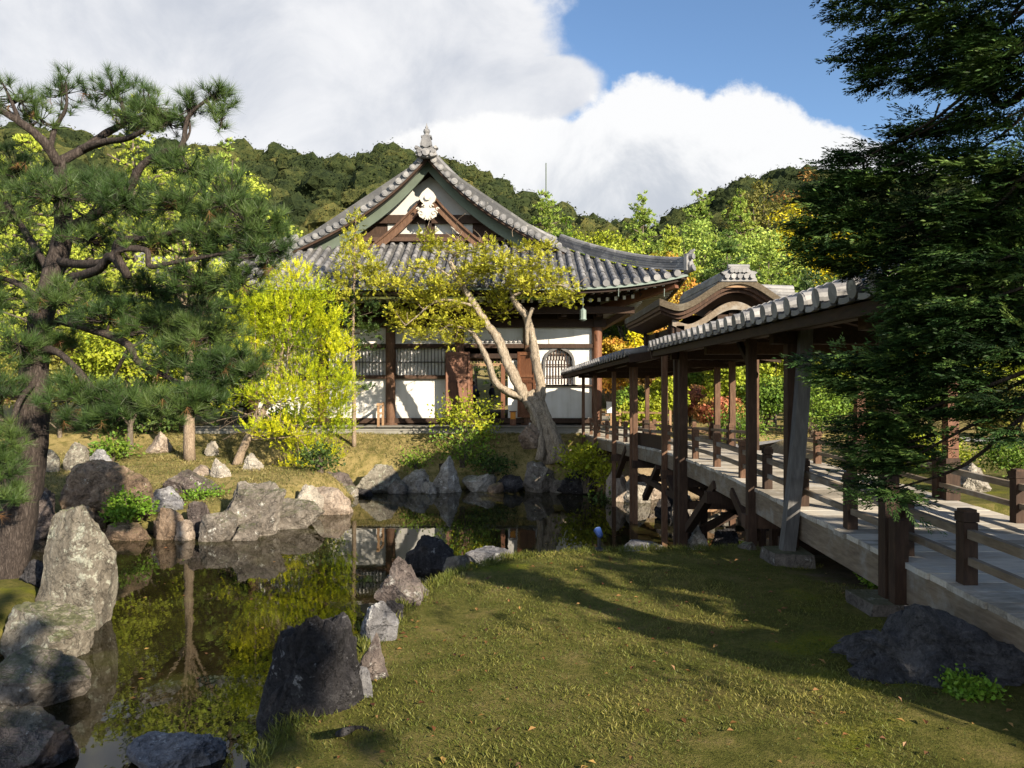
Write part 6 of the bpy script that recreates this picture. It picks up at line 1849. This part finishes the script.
# ---- old juniper with two bare twisted trunks in front of the temple door
def juniper():
    rng = np.random.default_rng(44)
    Y0 = 21.6
    P_ = lambda px, py, dy=0.0: at(px, py, Y0 + dy)
    b = P_(552, 458); g = gz(b[0], Y0)
    t = empty('juniper_tree', (float(b[0]), Y0, g), 'old juniper with bare twisted forked trunk and flat yellow green pads before the temple door', 'tree')
    mb = MB()
    limb(mb, [(b[0] + .05, Y0, g - 0.1), P_(549, 440), P_(540, 418), P_(533, 402), P_(528, 392)], 0.31, 0.19, 16, 7, 0.40, rng)
    # strands of the fluted base
    for (a, r) in (([P_(566, 462, -.2), P_(556, 440, -.22), P_(546, 415, -.15), P_(536, 396, -.1)], 0.12), ([P_(540, 460, -.2), P_(541, 440, -.2), P_(534, 412, -.2), P_(520, 392, -.1)], 0.11), ([P_(576, 456, 0), P_(562, 446, -.1), P_(552, 425, -.15), P_(543, 400, -.05)], 0.09)):
        limb(mb, a, r * 1.25, r * 0.6, 9, 6, 0.3, rng)
    tr = mb.build('trunk', M['bark_juniper'], t, smooth=True)
    R1 = [P_(538, 408), P_(541, 388, .0), P_(536, 362, .05), P_(533, 340, .1), P_(527, 318, .1), P_(518, 306, .1), P_(512, 296, 0)]
    R2 = [P_(530, 405), P_(518, 385, -.1), P_(506, 360, -.15), P_(497, 338, -.15), P_(488, 326, -.1), P_(475, 306, 0), P_(462, 285, .1), P_(450, 262, .2)]
    R3 = [P_(524, 398, -.1), P_(508, 392, -.15), P_(495, 382, -.2), P_(488, 362, -.2), P_(480, 345, -.2), P_(472, 332, -.2)]
    R4 = [P_(527, 345, .1), P_(527, 325, 0), P_(531, 311, -.1), P_(533, 308, -.1)]
    mb = MB()
    B = [limb(mb, R1, 0.165, 0.085, 12, 7, 0.42, rng), limb(mb, R2, 0.165, 0.07, 12, 7, 0.42, rng), limb(mb, R3, 0.125, 0.07, 10, 7, 0.42, rng), limb(mb, R4, 0.07, 0.05, 8, 6, 0.28, rng)]
    off = [np.array(p) + (0.09, -.06, 0) for p in R2[:5]]; limb(mb, off, 0.07, 0.03, 8, 6, 0.3, rng)
    off = [np.array(p) + (0.08, -.06, 0) for p in R1[:4]]; limb(mb, off, 0.07, 0.03, 8, 6, 0.3, rng)
    for pth, r0 in (([P_(475, 306), P_(440, 300, -.2), P_(415, 318, -.3), P_(400, 330, -.3)], 0.05), ([P_(512, 296), P_(535, 288, -.1), P_(560, 285, -.1), P_(575, 292, -.1)], 0.05), ([P_(462, 285), P_(430, 265, .1), P_(405, 272, .1), P_(380, 285, .1)], 0.045), ([P_(450, 262, .2), P_(460, 245, .2), P_(445, 232, .2)], 0.03), ([P_(512, 296), P_(505, 270, .1), P_(515, 252, .1)], 0.035), ([P_(450, 262, .2), P_(425, 248, .3), P_(418, 232, .3)], 0.025), ([P_(472, 332, -.2), P_(450, 325, -.3), P_(432, 338, -.3)], 0.03)):
        B.append(limb(mb, pth, r0, 0.008, 6, 5, 0.2, rng))
    mb.build('limb', M['bark_juniper'], t, smooth=True)
    # bare pale twigs over the gable
    mb = MB()
    for k in range(34):
        s = B[4 + rng.integers(0, 7)]; q = s[int(rng.uniform(0.5, 1) * (len(s) - 1))]
        if k < 16: q = P_(rng.uniform(425, 520), rng.uniform(228, 262), .2)
        e1 = q + rng.normal(0, 0.16, 3) + (0, 0, 0.14); e2 = e1 + rng.normal(0, 0.16, 3) + (0, 0, 0.10)
        mb.tube(smooth_path([q, e1, e2], 3), np.linspace(0.010, 0.003, 7), 4)
    mb.build('bare_twig', M['bark_light'], t, smooth=True)
    pads = [(525, 285, 34, 15, 70), (555, 282, 22, 14, 46), (500, 296, 24, 11, 36), (568, 296, 14, 8, 16), (478, 272, 34, 15, 66), (440, 285, 26, 14, 46), (415, 298, 26, 14, 40), (455, 306, 30, 14, 50), (405, 322, 22, 12, 28), (425, 335, 22, 9, 22), (470, 325, 24, 12, 36), (392, 285, 22, 10, 30), (375, 275, 16, 10, 20), (500, 262, 28, 12, 44), (450, 252, 24, 12, 30), (520, 250, 20, 9, 18), (430, 242, 12, 8, 12), (535, 265, 24, 11, 34), (545, 250, 12, 7, 8), (480, 248, 16, 8, 12), (440, 322, 20, 10, 22), (420, 268, 20, 9, 20), (505, 312, 18, 8, 14), (455, 340, 16, 6, 8), (395, 310, 16, 8, 14), (550, 302, 20, 6, 12)]
    C = []; A = []; T = []
    tw = MB(); allb = np.concatenate(B)
    for (px, py, rx, ry, cnt) in pads:
        c = P_(px, py, rng.normal(0, 0.25)); s = Y0 / F; rx *= 0.85; ry *= 0.8
        j = np.argmin(np.linalg.norm(allb - c, axis=1))
        limb(tw, [allb[j], (allb[j] + c) / 2 + (0, 0, -0.04), c], 0.018, 0.006, 5, 4, 0, rng)
        # break each pad into a few tufts with gaps between
        nt = max(4, int(cnt / 3.3))
        ctr = c + rand_dirs(rng, nt) * (rng.random((nt, 1)) ** 0.5) * np.array([rx * s, rx * s, ry * s])
        for q in ctr:
            tw.tube(np.array([c, (c + q) / 2, q]), [0.006, 0.005, 0.003], 4, caps=False)
            n = 20
            u = rng.normal(0, 1, (n, 3)) * np.array([0.16, 0.16, 0.09])
            C.append(q + u * 0.85); A.append(unit(u / 0.1 * 0.5 + np.array([0, 0, 0.5]) + 0.6 * rand_dirs(rng, n)))
            T.append(np.clip(rng.normal(0.5, 0.2) + rng.normal(0, 0.12, n), 0, 1))
    tw.build('twig', M['bark_light'], t, smooth=True)
    mb = MB(); sprays(mb, rng, np.concatenate(C), np.concatenate(A), np.concatenate(T), 9, 0.14, 0.070, 0.5)
    mb.build('crown', M['juniper_leaf'], t)
juniper()

# ---- slender conifer with a straight bare stem left of the juniper
def slender():
    rng = np.random.default_rng(52)
    Y0 = 22.3
    P_ = lambda px, py, dy=0.0: at(px, py, Y0 + dy)
    b = P_(354, 447); g = gz(b[0], Y0)
    t = empty('slender_tree', (float(b[0]), Y0, g), 'slender young conifer with a straight bare stem before the left temple wall', 'tree')
    mb = MB(); tr = limb(mb, [(b[0], Y0, g - .05), P_(354, 400), P_(353, 340), P_(354, 290), P_(355, 240), P_(356, 216)], 0.075, 0.015, 9, 6, 0.1, rng)
    mb.build('trunk', M['bark_light'], t, smooth=True)
    lm = MB()
    for px_, ds in (('juniper_leaf', [(356, 222, 7, 10, 12), (352, 240, 11, 12, 22), (362, 250, 12, 12, 22), (346, 258, 14, 12, 24), (368, 268, 16, 12, 26), (352, 275, 22, 12, 34), (338, 285, 14, 10, 20), (375, 285, 16, 10, 22), (345, 300, 20, 10, 24)]),
                    ('dark_green', [(340, 315, 22, 12, 30), (372, 312, 16, 10, 20), (355, 330, 28, 12, 36), (378, 330, 16, 8, 16), (335, 335, 14, 10, 14), (362, 348, 22, 6, 16), (350, 300, 20, 10, 20), (366, 390, 9, 6, 6), (344, 372, 6, 5, 4)])):
        C = []; A = []; T = []
        for (px, py, rx, ry, cnt) in ds:
            c = P_(px, py, rng.normal(0, .2)); s = Y0 / F
            z = c[2] - 0.1; q0 = np.array([np.interp(z, tr[:, 2], tr[:, 0]), Y0, z])
            limb(lm, [q0, (q0 + c) / 2 + (0, 0, -.03), c], 0.015, 0.005, 5, 4, 0, rng)
            n = int(cnt * 3.2); u = rand_dirs(rng, n) * (rng.random((n, 1)) ** 0.5)
            C.append(c + u * np.array([rx * s, rx * s, ry * s])); A.append(unit(u * 0.9 + np.array([0, 0, 0.6]) + 0.4 * rand_dirs(rng, n))); T.append(np.clip(rng.normal(0.45, 0.16) + rng.normal(0, 0.1, n), 0, 1))
        mb = MB(); sprays(mb, rng, np.concatenate(C), np.concatenate(A), np.concatenate(T), 8, 0.14, 0.075, 0.5)
        mb.build('crown', M[px_], t)
    for k in range(10):
        f = rng.uniform(0.35, 0.8); q = tr[int(f * (len(tr) - 1))]
        lm.tube(np.array([q, q + rng.normal(0, 0.25, 3) + (0, 0, 0.1)]), [0.012, 0.004], 4)
    lm.build('limb', M['bark_light'], t, smooth=True)
slender()

# ---- thick pale trunk on the left slope (its crown is lost among the pines)
b = at(190, 468, 20.5)
broad_tree('broadleaf_tree', 'tree with a thick pale tapering trunk on the left slope', float(b[0]), 20.5, 7.4, 3.8, M['pale_pine'], 'bark_light', 77, 60, 40, 0.11, 0.45)
mb = MB()

# ---- shrubs and low plants
def shrub(name, label, px, pyb, wpx, hpx, mat, seed, zb=None, leaf=0.07, nclump=40, nleaf=40, Yf=None, group=None, hollow=0.2):
    rng = np.random.default_rng(seed)
    Y = Yf or 15.0
    if Yf is None:
        for _ in range(25):
            z = max(gz((px - 512) * Y / F, Y), WZ) if zb is None else deep(zb)
            Y = 0.5 * Y + 0.5 * F * (EYE - z) / (pyb - 384)
    X = (px - 512) * Y / F; z = gz(X, Y) if zb is None else deep(zb)
    H = hpx * Y / F; Wd = wpx * Y / F
    t = empty(name, (X, Y, z), label, 'shrub' if 'shrub' in name or 'maple' in name else name.replace('_', ' '), group)
    c = np.array([X, Y, z + H * 0.52]); r = np.array([Wd / 2, Wd / 2, H * 0.52])
    P, d = crown_points(rng, nclump, c, r, hollow=hollow, flat=-0.8)
    mb = MB()
    for q in P[::max(1, nclump // 16)]:
        mb.tube(smooth_path([(X + rng.normal(0, .04), Y, z - 0.03), (X + (q[0] - X) * 0.3, Y + (q[1] - Y) * .3, z + (q[2] - z) * 0.6), q], 4), np.linspace(0.016, 0.004, 9), 5)
    mb.build('stem', M['bark_grey'], t)
    mb = MB()
    rc = Wd * 0.5 * 1.3 / math.sqrt(nclump) + leaf * 0.3
    tc_ = np.clip(0.5 + rng.normal(0, 0.17, len(P)), 0, 1)
    C = np.repeat(P, nleaf, 0) + rng.normal(0, 1, (len(P) * nleaf, 3)) * rc * np.array([1, 1, 0.6])
    C[:, 2] = np.maximum(C[:, 2], z + 0.01)
    D = unit(np.repeat(d, nleaf, 0) * 0.6 + rand_dirs(rng, len(C)) + np.array([0, 0, 0.2]))
    add_leaves(mb, rng, C, D, leaf * rng.uniform(0.6, 1.3, len(C)), 0.65, np.clip(np.repeat(tc_, nleaf) + rng.normal(0, 0.08, len(C)), 0, 1))
    mb.build('crown', mat, t)
    return t
SH = [
 ('maple_shrub', 'small light green maple in front of the open temple door', 468, 452, 66, 62, 'lime', 1, None, 0.10, 40, 36),
 ('maple_shrub', 'darker green shrub at the foot of the small light green maple', 462, 470, 62, 38, 'mid_green', 2, None, 0.09, 30, 36),
 ('shrub', 'leafy yellow green shrub at the shore by the far end of the bridge', 586, 492, 62, 50, 'lime', 3, 0.05, 0.10, 44, 40),
 ('shrub', 'dark shrub behind the leafy yellow green one at the bridge', 606, 476, 40, 34, 'dark_green', 4, None, 0.10, 30, 36),
 ('shrub', 'low dark green tuft on the far shore beside the triangular rock', 397, 478, 22, 20, 'dark_green', 5, None, 0.08, 16, 30),
 ('shrub', 'dark green undershrub on the bank between the white rock and the juniper', 490, 476, 46, 26, 'dark_green', 6, None, 0.09, 26, 36),
 ('shrub', 'green shrub on the bank left of the tall white topped rock', 416, 474, 30, 22, 'mid_green', 7, None, 0.08, 18, 30),
 ('fern', 'bright green fern clump on the grass point beside the rusty boulder', 128, 524, 42, 28, 'fern', 8, 0.18, 0.07, 40, 50),
 ('fern', 'green weeds between the waterside rocks of the point', 205, 505, 44, 16, 'fern', 9, 0.25, 0.06, 26, 36),
 ('shrub', 'weedy green plant beside the small white stone on the slope', 112, 462, 36, 24, 'mid_green', 10, None, 0.10, 24, 34),
 ('shrub', 'dark shrub in the shade on the far left slope', 150, 438, 90, 24, 'dark_green', 11, None, 0.13, 36, 36),
 ('shrub', 'green shrub under the golden tree beside the inlet', 320, 472, 44, 24, 'dark_green', 12, None, 0.09, 24, 34),
 ('shrub', 'dark green shrub left of the slender stem', 290, 452, 60, 26, 'dark_green', 13, None, 0.11, 30, 34),
 ('fern', 'fern under the bridge edge near the dark stub post', 882, 588, 34, 18, 'fern', 14, None, 0.045, 26, 40),
 ('fern', 'small fresh green plant at the foot of the craggy rock', 968, 694, 44, 14, 'fern', 15, None, 0.03, 24, 40),
 ('fern', 'grass tuft by the water between pond and leaning purple stone', 352, 470, 30, 14, 'mid_green', 16, 0.1, 0.08, 16, 30),
 ('shrub', 'clipped yellow green shrub mound beyond the bridge rail', 930, 470, 90, 34, 'lime', 17, None, 0.06, 60, 50),
 ('shrub', 'clipped grey green shrub mound right of the sunlit garden boulder', 1010, 480, 66, 40, 'mid_green', 18, None, 0.05, 60, 50),
 ('shrub', 'low sunlit hedge mound behind the right bridge rail', 890, 452, 80, 24, 'lime', 19, None, 0.07, 50, 46),
 ('shrub', 'round green shrub seen below the pavilion floor line', 742, 440, 60, 40, 'mid_green', 20, None, 0.09, 40, 40),
 ('shrub', 'low yellowish shrub beside the far end of the bridge rail', 640, 432, 50, 30, 'lime', 21, None, 0.12, 36, 40),
 ('shrub', 'bushy green shrub between the pavilion and the orange post', 812, 436, 70, 50, 'mid_green', 22, None, 0.09, 44, 40),
]
for (nm, lab, px, pyb, w_, h_, mt, sd, zb, lf, nc, nl) in SH:
    shrub(nm, lab, px, pyb, w_, h_, M[mt], 300 + sd, zb, lf, nc, nl, Yf={1: 22.2, 2: 21.5, 6: 21.3, 7: 21.3}.get(sd))

# ---- grass
def grass(n, box, fn, L, wd, label, seed, mat='grass'):
    rng = np.random.default_rng(seed)
    x = rng.uniform(box[0], box[1], n); y = box[2] + (box[3] - box[2]) * rng.random(n) ** fn
    sd = pond_sd(x, y)
    k = (sd > 0.10)
    if box[2] < 9: k &= (x < 2.75 + 0.3 * np.sin(y * 5 + x)) & ((x > -2.4) | (y > 0))
    x, y = x[k], y[k]
    patch = np.array([mnoise.fractal(Vector((a * 1.1, b * 1.1, 7.0)), 1.0, 2.0, 3) for a, b in zip(x, y)])
    z = ground(x, y) + 0.0
    # small-scale relief of the ground sheet
    z += 0.028 * np.array([mnoise.fractal(Vector((a * 1.1, b * 1.1, 3.0)), 1.0, 2.0, 4) for a, b in zip(x, y)])
    keep = (patch > -0.34) | (rng.random(len(x)) < 0.25)
    x, y, z, patch = x[keep], y[keep], z[keep], patch[keep]
    C = np.stack([x, y, z - 0.004], 1)
    D = unit(rand_dirs(rng, len(C)) * np.array([1, 1, 0.2]) * 0.8 + np.array([0, 0, 0.75]))
    mb = MB(); add_leaves(mb, rng, C, D, L * rng.uniform(0.5, 1.4, len(C)) * (1 + 0.5 * np.clip(patch, -0.7, 1)), wd, np.clip(0.45 + 0.85 * patch + rng.normal(0, 0.16, len(C)), 0, 1), 0.3)
    tag(mb.build('grass', M[mat]), label, 'grass', kind='stuff')
grass(120000, (-1.5, 3.2, 2.4, 8.3), 1.25, 0.026, 0.13, 'short mossy grass of the lawn in the foreground', 61)
grass(30000, (-13, -3.6, 13.6, 21.5), 1.0, 0.075, 0.18, 'grass covering the point of land in the pond', 62, 'dry_grass')
grass(30000, (-12, 3, 20.3, 23.4), 1.0, 0.065, 0.2, 'dry golden grass on the bank below the temple', 63, 'dry_grass')
# long tufts along the lawn edge
rng = np.random.default_rng(64)
mb = MB()
edge = np.array([(-1.28, 3.4), (-1.2, 4.2), (-1.1, 5.0), (-0.98, 5.8), (-0.73, 6.7), (-0.2, 7.4), (0.9, 7.7), (2.0, 7.8)])
for k in range(420):
    f = rng.uniform(0, len(edge) - 1.001); i = int(f); q = edge[i] + (edge[i + 1] - edge[i]) * (f - i) + rng.normal(0, 0.05, 2) + np.array([0.16, -0.10])
    n = 16; C = np.stack([q[0] + rng.normal(0, .03, n), q[1] + rng.normal(0, .03, n), np.full(n, gz(q[0], q[1]) - 0.01)], 1)
    add_leaves(mb, rng, C, unit(rand_dirs(rng, n) * 0.55 + np.array([-0.15, 0.1, 0.85])), rng.uniform(0.04, 0.09, n), 0.08, np.clip(rng.normal(0.5, 0.15), 0, 1), 0.4)
tag(mb.build('grass', M['grass']), 'longer grass fringe along the edge of the lawn above the water', 'grass', kind='stuff')

# fallen leaves
rng = np.random.default_rng(66)
n = 420
x = rng.uniform(-1.0, 3.0, n); y = 2.5 + 5.0 * rng.random(n) ** 1.2
k = (pond_sd(x, y) > 0.3); x, y = x[k], y[k]
z = ground(x, y) + 0.028 * np.array([mnoise.fractal(Vector((a * 1.1, b * 1.1, 3.0)), 1.0, 2.0, 4) for a, b in zip(x, y)]) + 0.016
mb = MB(); D = unit(rand_dirs(rng, len(x)) * np.array([1, 1, 0.25])); add_leaves(mb, rng, np.stack([x, y, z], 1), D, rng.uniform(0.02, 0.05, len(x)), 0.6, rng.random(len(x)), 0.4, up=np.array([0, 0, 1.0]))
M['dead_leaf'] = leaf_mat('dead_leaf', [(0.05, 0.025, 0.012), (0.14, 0.06, 0.02), (0.26, 0.15, 0.05)], 0.1)
tag(mb.build('fallen_leaves', M['dead_leaf']), 'scattered brown fallen leaves on the lawn', 'leaves', kind='stuff')

n = 260
x = rng.uniform(-7, 3.0, n); y = rng.uniform(4, 19, n)
k = pond_sd(x, y) < -0.35; x, y = x[k], y[k]
mb = MB(); add_leaves(mb, rng, np.stack([x, y, np.full(len(x), WZ + 0.006)], 1), unit(rand_dirs(rng, len(x)) * np.array([1, 1, 0.02])), rng.uniform(0.03, 0.07, len(x)), 0.6, rng.random(len(x)), 0.1, up=np.array([0, 0, 1.0]))
tag(mb.build('fallen_leaves', M['dead_leaf']), 'scattered fallen leaves floating on the pond', 'leaves', kind='stuff')

# roots creeping over the ground
def root(label, pts, r0, r1, mat, seed, name='root'):
    rng = np.random.default_rng(seed)
    mb = MB(); limb(mb, pts, r0, r1, 8, 7, 0.3, rng)
    tag(mb.build(name, mat, smooth=True), label, 'root')
def gpt(px, py, lift=0.02):
    Y = 5.0
    for _ in range(30): Y = 0.5 * Y + 0.5 * F * (EYE - gz((px - 512) * Y / F, Y)) / (py - 384)
    X = (px - 512) * Y / F
    return (X, Y, gz(X, Y) + lift)
root('dark gnarled root snaking over the grass right of the blackish boulder', [gpt(322, 732, -.06), gpt(338, 728, -.03), gpt(354, 726, -.012), gpt(368, 727, -.015), gpt(386, 732, -.04)], 0.020, 0.008, M['rock_dark'], 1)
root('grey broken root stub standing in front of the blackish boulder', [gpt(296, 770, -.02), gpt(294, 755, .03), gpt(291, 742, .10)], 0.035, 0.026, M['stay_wood'], 2)
root('pale root lying on bare earth beneath the bridge edge', [gpt(938, 600, .02), gpt(952, 610, .03), gpt(968, 620, .03), gpt(980, 628, .0)], 0.030, 0.02, M['bark_light'], 3)
root('thin dark root crossing the shore left of the blackish boulder', [gpt(285, 748, .04), gpt(262, 752, .02), gpt(236, 766, .0)], 0.02, 0.01, M['bark_dark'], 4)

# ---- small things
def spotlight(label, px, py, Y, h, mat, glass, face):
    c = at(px, py, Y)
    t = empty('garden_spotlight', tuple(c), label, 'lamp')
    mb = MB(); mb.tube([c, c + (0, 0, h * 0.62)], 0.018, 8); mb.lathe([(0.05, 0), (0.05, 0.015), (0.02, 0.03)], c, 10); mb.build('stake', M['iron'], t)
    d = unit(np.array(face)); q = c + np.array([0, 0, h * 0.72])
    mb = MB(); mb.tube([q - d * 0.05, q - d * 0.03, q + d * 0.03, q + d * 0.045], [0.018, 0.032, 0.038, 0.042], 14); mb.build('lamp_head', mat, t, smooth=False)
    mb = MB(); mb.tube([q + d * 0.047, q + d * 0.051], 0.035, 14); mb.build('lens', glass, t)
M['blue'] = plain_mat('blue_enamel', (0.02, 0.05, 0.18), 0.4, 0.5, 0.1)
M['glass'] = plain_mat('lamp_glass', (0.25, 0.35, 0.55), 0.15, 0.6, 0.05)
c = gpt(599, 551); spotlight('small blue garden spotlight on a stake at the far edge of the lawn', 599, 550, c[1], 0.24, M['blue'], M['glass'], (-0.3, 0.6, 0.6))
c = gpt(436, 444); spotlight('small black garden spotlight on the bank before the temple', 436, 444, c[1], 0.42, M['iron'], M['glass'], (0.2, 0.5, 0.8))
# wooden stake
c = np.array(gpt(442, 447, 0)); mb = MB()
mb.tube(smooth_path([c + (0, 0, -.05), c + (0.01, 0, 0.4), c + (-0.02, 0, 0.88)]), np.linspace(0.085, 0.065, 13), 9, wob=0.2, rng=np.random.default_rng(4))
tag(mb.build('stake', M['bark_dark']), 'thick dark wooden stake on the bank below the temple door', 'stake')
# orange lamp by the door
c = np.array([xp(513), YW - 0.55, 0.74]); t = empty('floor_lantern', tuple(c), 'little orange lantern on the platform beside the temple door', 'lantern')
mb = MB(); mb.box(c + (0, 0, 0.10), (0.20, 0.20, 0.20)); mb.box(c + (0, 0, 0.45), (0.24, 0.24, 0.03)); mb.build('stand', M['red_wood'], t)
mb = MB(); mb.tube([c + (0, 0, 0.2), c + (0, 0, 0.44)], 0.09, 12); mb.build('shade', plain_mat('orange_paper', (0.62, 0.26, 0.05), 0.8, 0.1, 0.1), t)
# white notice by the temple corner
c = at(611, 440, 23.8); c[2] = 0.55; t = empty('notice_board', tuple(c), 'small white notice on a wooden stand right of the temple corner', 'sign')
mb = MB(); mb.box(c + (0, 0, 0.40), (0.05, 0.05, 0.85)); mb.box(c + (0, 0.03, 0.55), (0.5, 0.03, 0.05)); mb.build('stand', M['tan_wood'], t)
mb = MB(); mb.box(c + (0, -0.03, 0.80), (0.30, 0.02, 0.36)); mb.build('panel', M['paper'], t)
# reddish plank spanning the shallows behind the bridge posts
mb = MB(); mb.beam(at(700, 505.5, 16.4), at(786, 505.5, 16.5), 0.6, 0.18)
for px_ in (712, 772): mb.beam(at(px_, 517, 16.45) - np.array([0, 0.3, 0]), at(px_, 517, 16.45) + np.array([0, 0.3, 0]), 0.2, 0.36)
tag(mb.build('plank', M['tan_wood']), 'reddish wooden plank laid across the shallows beneath the bridge', 'plank')
# low barrier fence in the garden
def fence(label, pts, h, bars):
    t = empty('low_fence', tuple(pts[0]), label, 'fence')
    for p in pts:
        mb = MB(); mb.box(np.array(p) + (0, 0, h / 2), (0.07, 0.07, h)); mb.build('post', M['tan_wood'], t)
    for b in bars:
        for a, c_ in zip(pts[:-1], pts[1:]):
            mb = MB(); mb.beam(np.array(a) + (0, 0, b), np.array(c_) + (0, 0, b), 0.05, 0.06); mb.build('rail', M['tan_wood'], t)
def gp(x, y): return (x, y, gz(x, y))
fence('low wooden fence along the gravel path beyond the bridge', [gp(5.2, 22.8), gp(7.2, 21.6), gp(9.4, 20.6), gp(12, 20.2), (15, 20.2, gz(15, 20.2))], 0.5, (0.42,))
fence('low wooden fence beside the notice right of the temple corner', [gp(2.9, 24.2), gp(3.5, 24.0), gp(4.3, 23.7), gp(5.0, 23.4)], 0.75, (0.66, 0.36))
# thin mast on the hillside
c = at(546, 300, 70); gzz = gz(c[0], 70); mb = MB()
mb.tube([(c[0], 70, gzz), (c[0], 70, 12), (c[0], 70, EYE + (384 - 163) * 70 / F)], [0.10, 0.085, 0.05], 8)
tag(mb.build('mast', M['patina'], smooth=True), 'thin pale mast rising above the trees right of the temple ridge', 'mast')
# ---- two visitors seen far off through the temple doorway
def person(label, X, Y, z, H, coat, trousers, seed, turn=0.0, bag=None):
    t = empty('person', (X, Y, z), label, 'person')
    me = bpy.data.meshes.new('person_body')
    s = H / 1.7
    J = {'pelvis': (0, 0, .95), 'waist': (0, 0, 1.10), 'chest': (0, .0, 1.32), 'neck': (0, 0, 1.46), 'head': (0, -.02, 1.56), 'crown': (0, -.01, 1.66),
         'shl': (.17, 0, 1.40), 'ell': (.23, .02, 1.13), 'wrl': (.20, -.10, .90), 'hal': (.19, -.13, .82), 'shr': (-.17, 0, 1.40), 'elr': (-.23, .02, 1.13), 'wrr': (-.20, -.10, .90), 'har': (-.19, -.13, .82),
         'hil': (.09, 0, .88), 'knl': (.10, -.02, .48), 'anl': (.10, .02, .09), 'tol': (.11, -.13, .04), 'hir': (-.09, 0, .88), 'knr': (-.10, -.02, .48), 'anr': (-.10, .02, .09), 'tor': (-.11, -.13, .04)}
    E = [('pelvis', 'waist'), ('waist', 'chest'), ('chest', 'neck'), ('neck', 'head'), ('head', 'crown'), ('chest', 'shl'), ('shl', 'ell'), ('ell', 'wrl'), ('wrl', 'hal'), ('chest', 'shr'), ('shr', 'elr'), ('elr', 'wrr'), ('wrr', 'har'),
         ('pelvis', 'hil'), ('hil', 'knl'), ('knl', 'anl'), ('anl', 'tol'), ('pelvis', 'hir'), ('hir', 'knr'), ('knr', 'anr'), ('anr', 'tor')]
    rad = {'pelvis': .15, 'waist': .14, 'chest': .16, 'neck': .055, 'head': .095, 'crown': .07, 'shl': .07, 'shr': .07, 'ell': .05, 'elr': .05, 'wrl': .035, 'wrr': .035, 'hal': .03, 'har': .03, 'hil': .09, 'hir': .09, 'knl': .06, 'knr': .06, 'anl': .042, 'anr': .042, 'tol': .035, 'tor': .035}
    k = list(J)
    ca, sa = math.cos(turn), math.sin(turn)
    me.from_pydata([((x * ca - y * sa) * s, (x * sa + y * ca) * s, zz * s) for x, y, zz in J.values()], [(k.index(a), k.index(b)) for a, b in E], [])
    o = bpy.data.objects.new('body', me); COL.objects.link(o); o.parent = t
    m = o.modifiers.new('skin', 'SKIN')
    for i, v in enumerate(me.skin_vertices[0].data): v.radius = (rad[k[i]] * s,) * 2; v.use_root = (i == 0)
    o.modifiers.new('sub', 'SUBSURF').levels = 2; o.modifiers[-1].render_levels = 2
    mt, n, out = new_mat('visitor_clothes')
    zc = n.node('ShaderNodeSeparateXYZ', {0: objc(n)}).outputs[2]
    c = n.mix(n.math('GREATER_THAN', zc, 0.86 * s), trousers, coat); c = n.mix(n.math('GREATER_THAN', zc, 1.47 * s), c, (0.5, 0.32, 0.24))
    principled(n, out, c, 0.8, 0.2); me.materials.append(mt)
    mb = MB(); c0 = np.array([X, Y, z]) + np.array([0.015 * sa * -1, 0.015 * ca, 1.605]) * (1, 1, s)
    V = ICO3[0] * np.array([.105, .11, .115]) * s; V = V[:]; keep = V
    mb.add(V + c0 + np.array([0, 0.02 * s, 0.015 * s]), ICO3[1]); mb.build('hair', plain_mat('dark_hair', (0.012, 0.010, 0.009), 0.6, 0.3, 0.1), t, smooth=True)
    if bag:
        mb = MB(); mb.lathe([(0.07, 0), (0.12, 0.04), (0.12, 0.26), (0.06, 0.34)], np.array([X, Y, z]) + bag, 12); mb.build('bag', M['iron'], t, smooth=True)
yv = 38.4
person('visitor in a grey lavender jacket with dark hair seen through the temple doorway', (473 - 512) * yv / F, yv, gz((473 - 512) * yv / F, yv), 1.66, (0.26, 0.22, 0.30), (0.03, 0.03, 0.035), 1, math.pi * 0.9, (0.26, -0.1, 0.85))
person('visitor in a dark jacket at the right of the temple doorway', (492 - 512) * 39.5 / F, 39.5, gz((492 - 512) * 39.5 / F, 39.5), 1.52, (0.03, 0.03, 0.04), (0.30, 0.22, 0.24), 2, math.pi * 0.3)

# ---- tall trees behind the viewer that shade the near lawn
def grove():
    rng = np.random.default_rng(71)
    mb = MB()
    SP = SHADE_TREES
    for (x, y, H, Wd, n) in SP:
        c = np.array([x, y, 0.4 + H * 0.58]); r = np.array([Wd / 2, Wd / 2, H * 0.45])
        P, d = crown_points(rng, n, c, r, hollow=0.15, flat=-0.8)
        mb.tube([(x, y, 0.3), (x, y, H * 0.7)], [0.22, 0.08], 8)
        C = np.repeat(P, 26, 0) + rng.normal(0, 1, (len(P) * 26, 3)) * Wd * 0.085
        add_leaves(mb, rng, C, rand_dirs(rng, len(C)), 0.42, 0.7, np.clip(rng.normal(0.5, 0.15, len(C)), 0, 1))
    tag(mb.build('grove', M['dark_green']), 'dark garden trees standing behind the viewer', 'trees', kind='stuff')
SHADE_TREES = [(8.0, -0.9, 4.6, 3.2, 60), (5.0, -6.6, 8.6, 4.2, 70)]
grove()

# repeats carry one group phrase per kind
GROUPS = {'rock': 'rocks and boulders round the pond', 'shrub': 'shrubs in the garden', 'fern': 'ferns and low green plants', 'lamp': 'garden spotlights', 'fence': 'low wooden fences', 'person': 'visitors in the temple doorway', 'root': 'roots on the ground'}
for o in scene.objects:
    if o.parent is None and o.get('category') and not o.get('group') and not o.get('kind'):
        c = o['category']
        if c in GROUPS:
            o['group'] = GROUPS[c]
        elif c == 'tree' and o.location.y > 21.0 and o.name.split('.')[0] in ('pine_tree', 'broadleaf_tree', 'maple_tree'):
            o['group'] = 'trees beyond the temple and bridge'
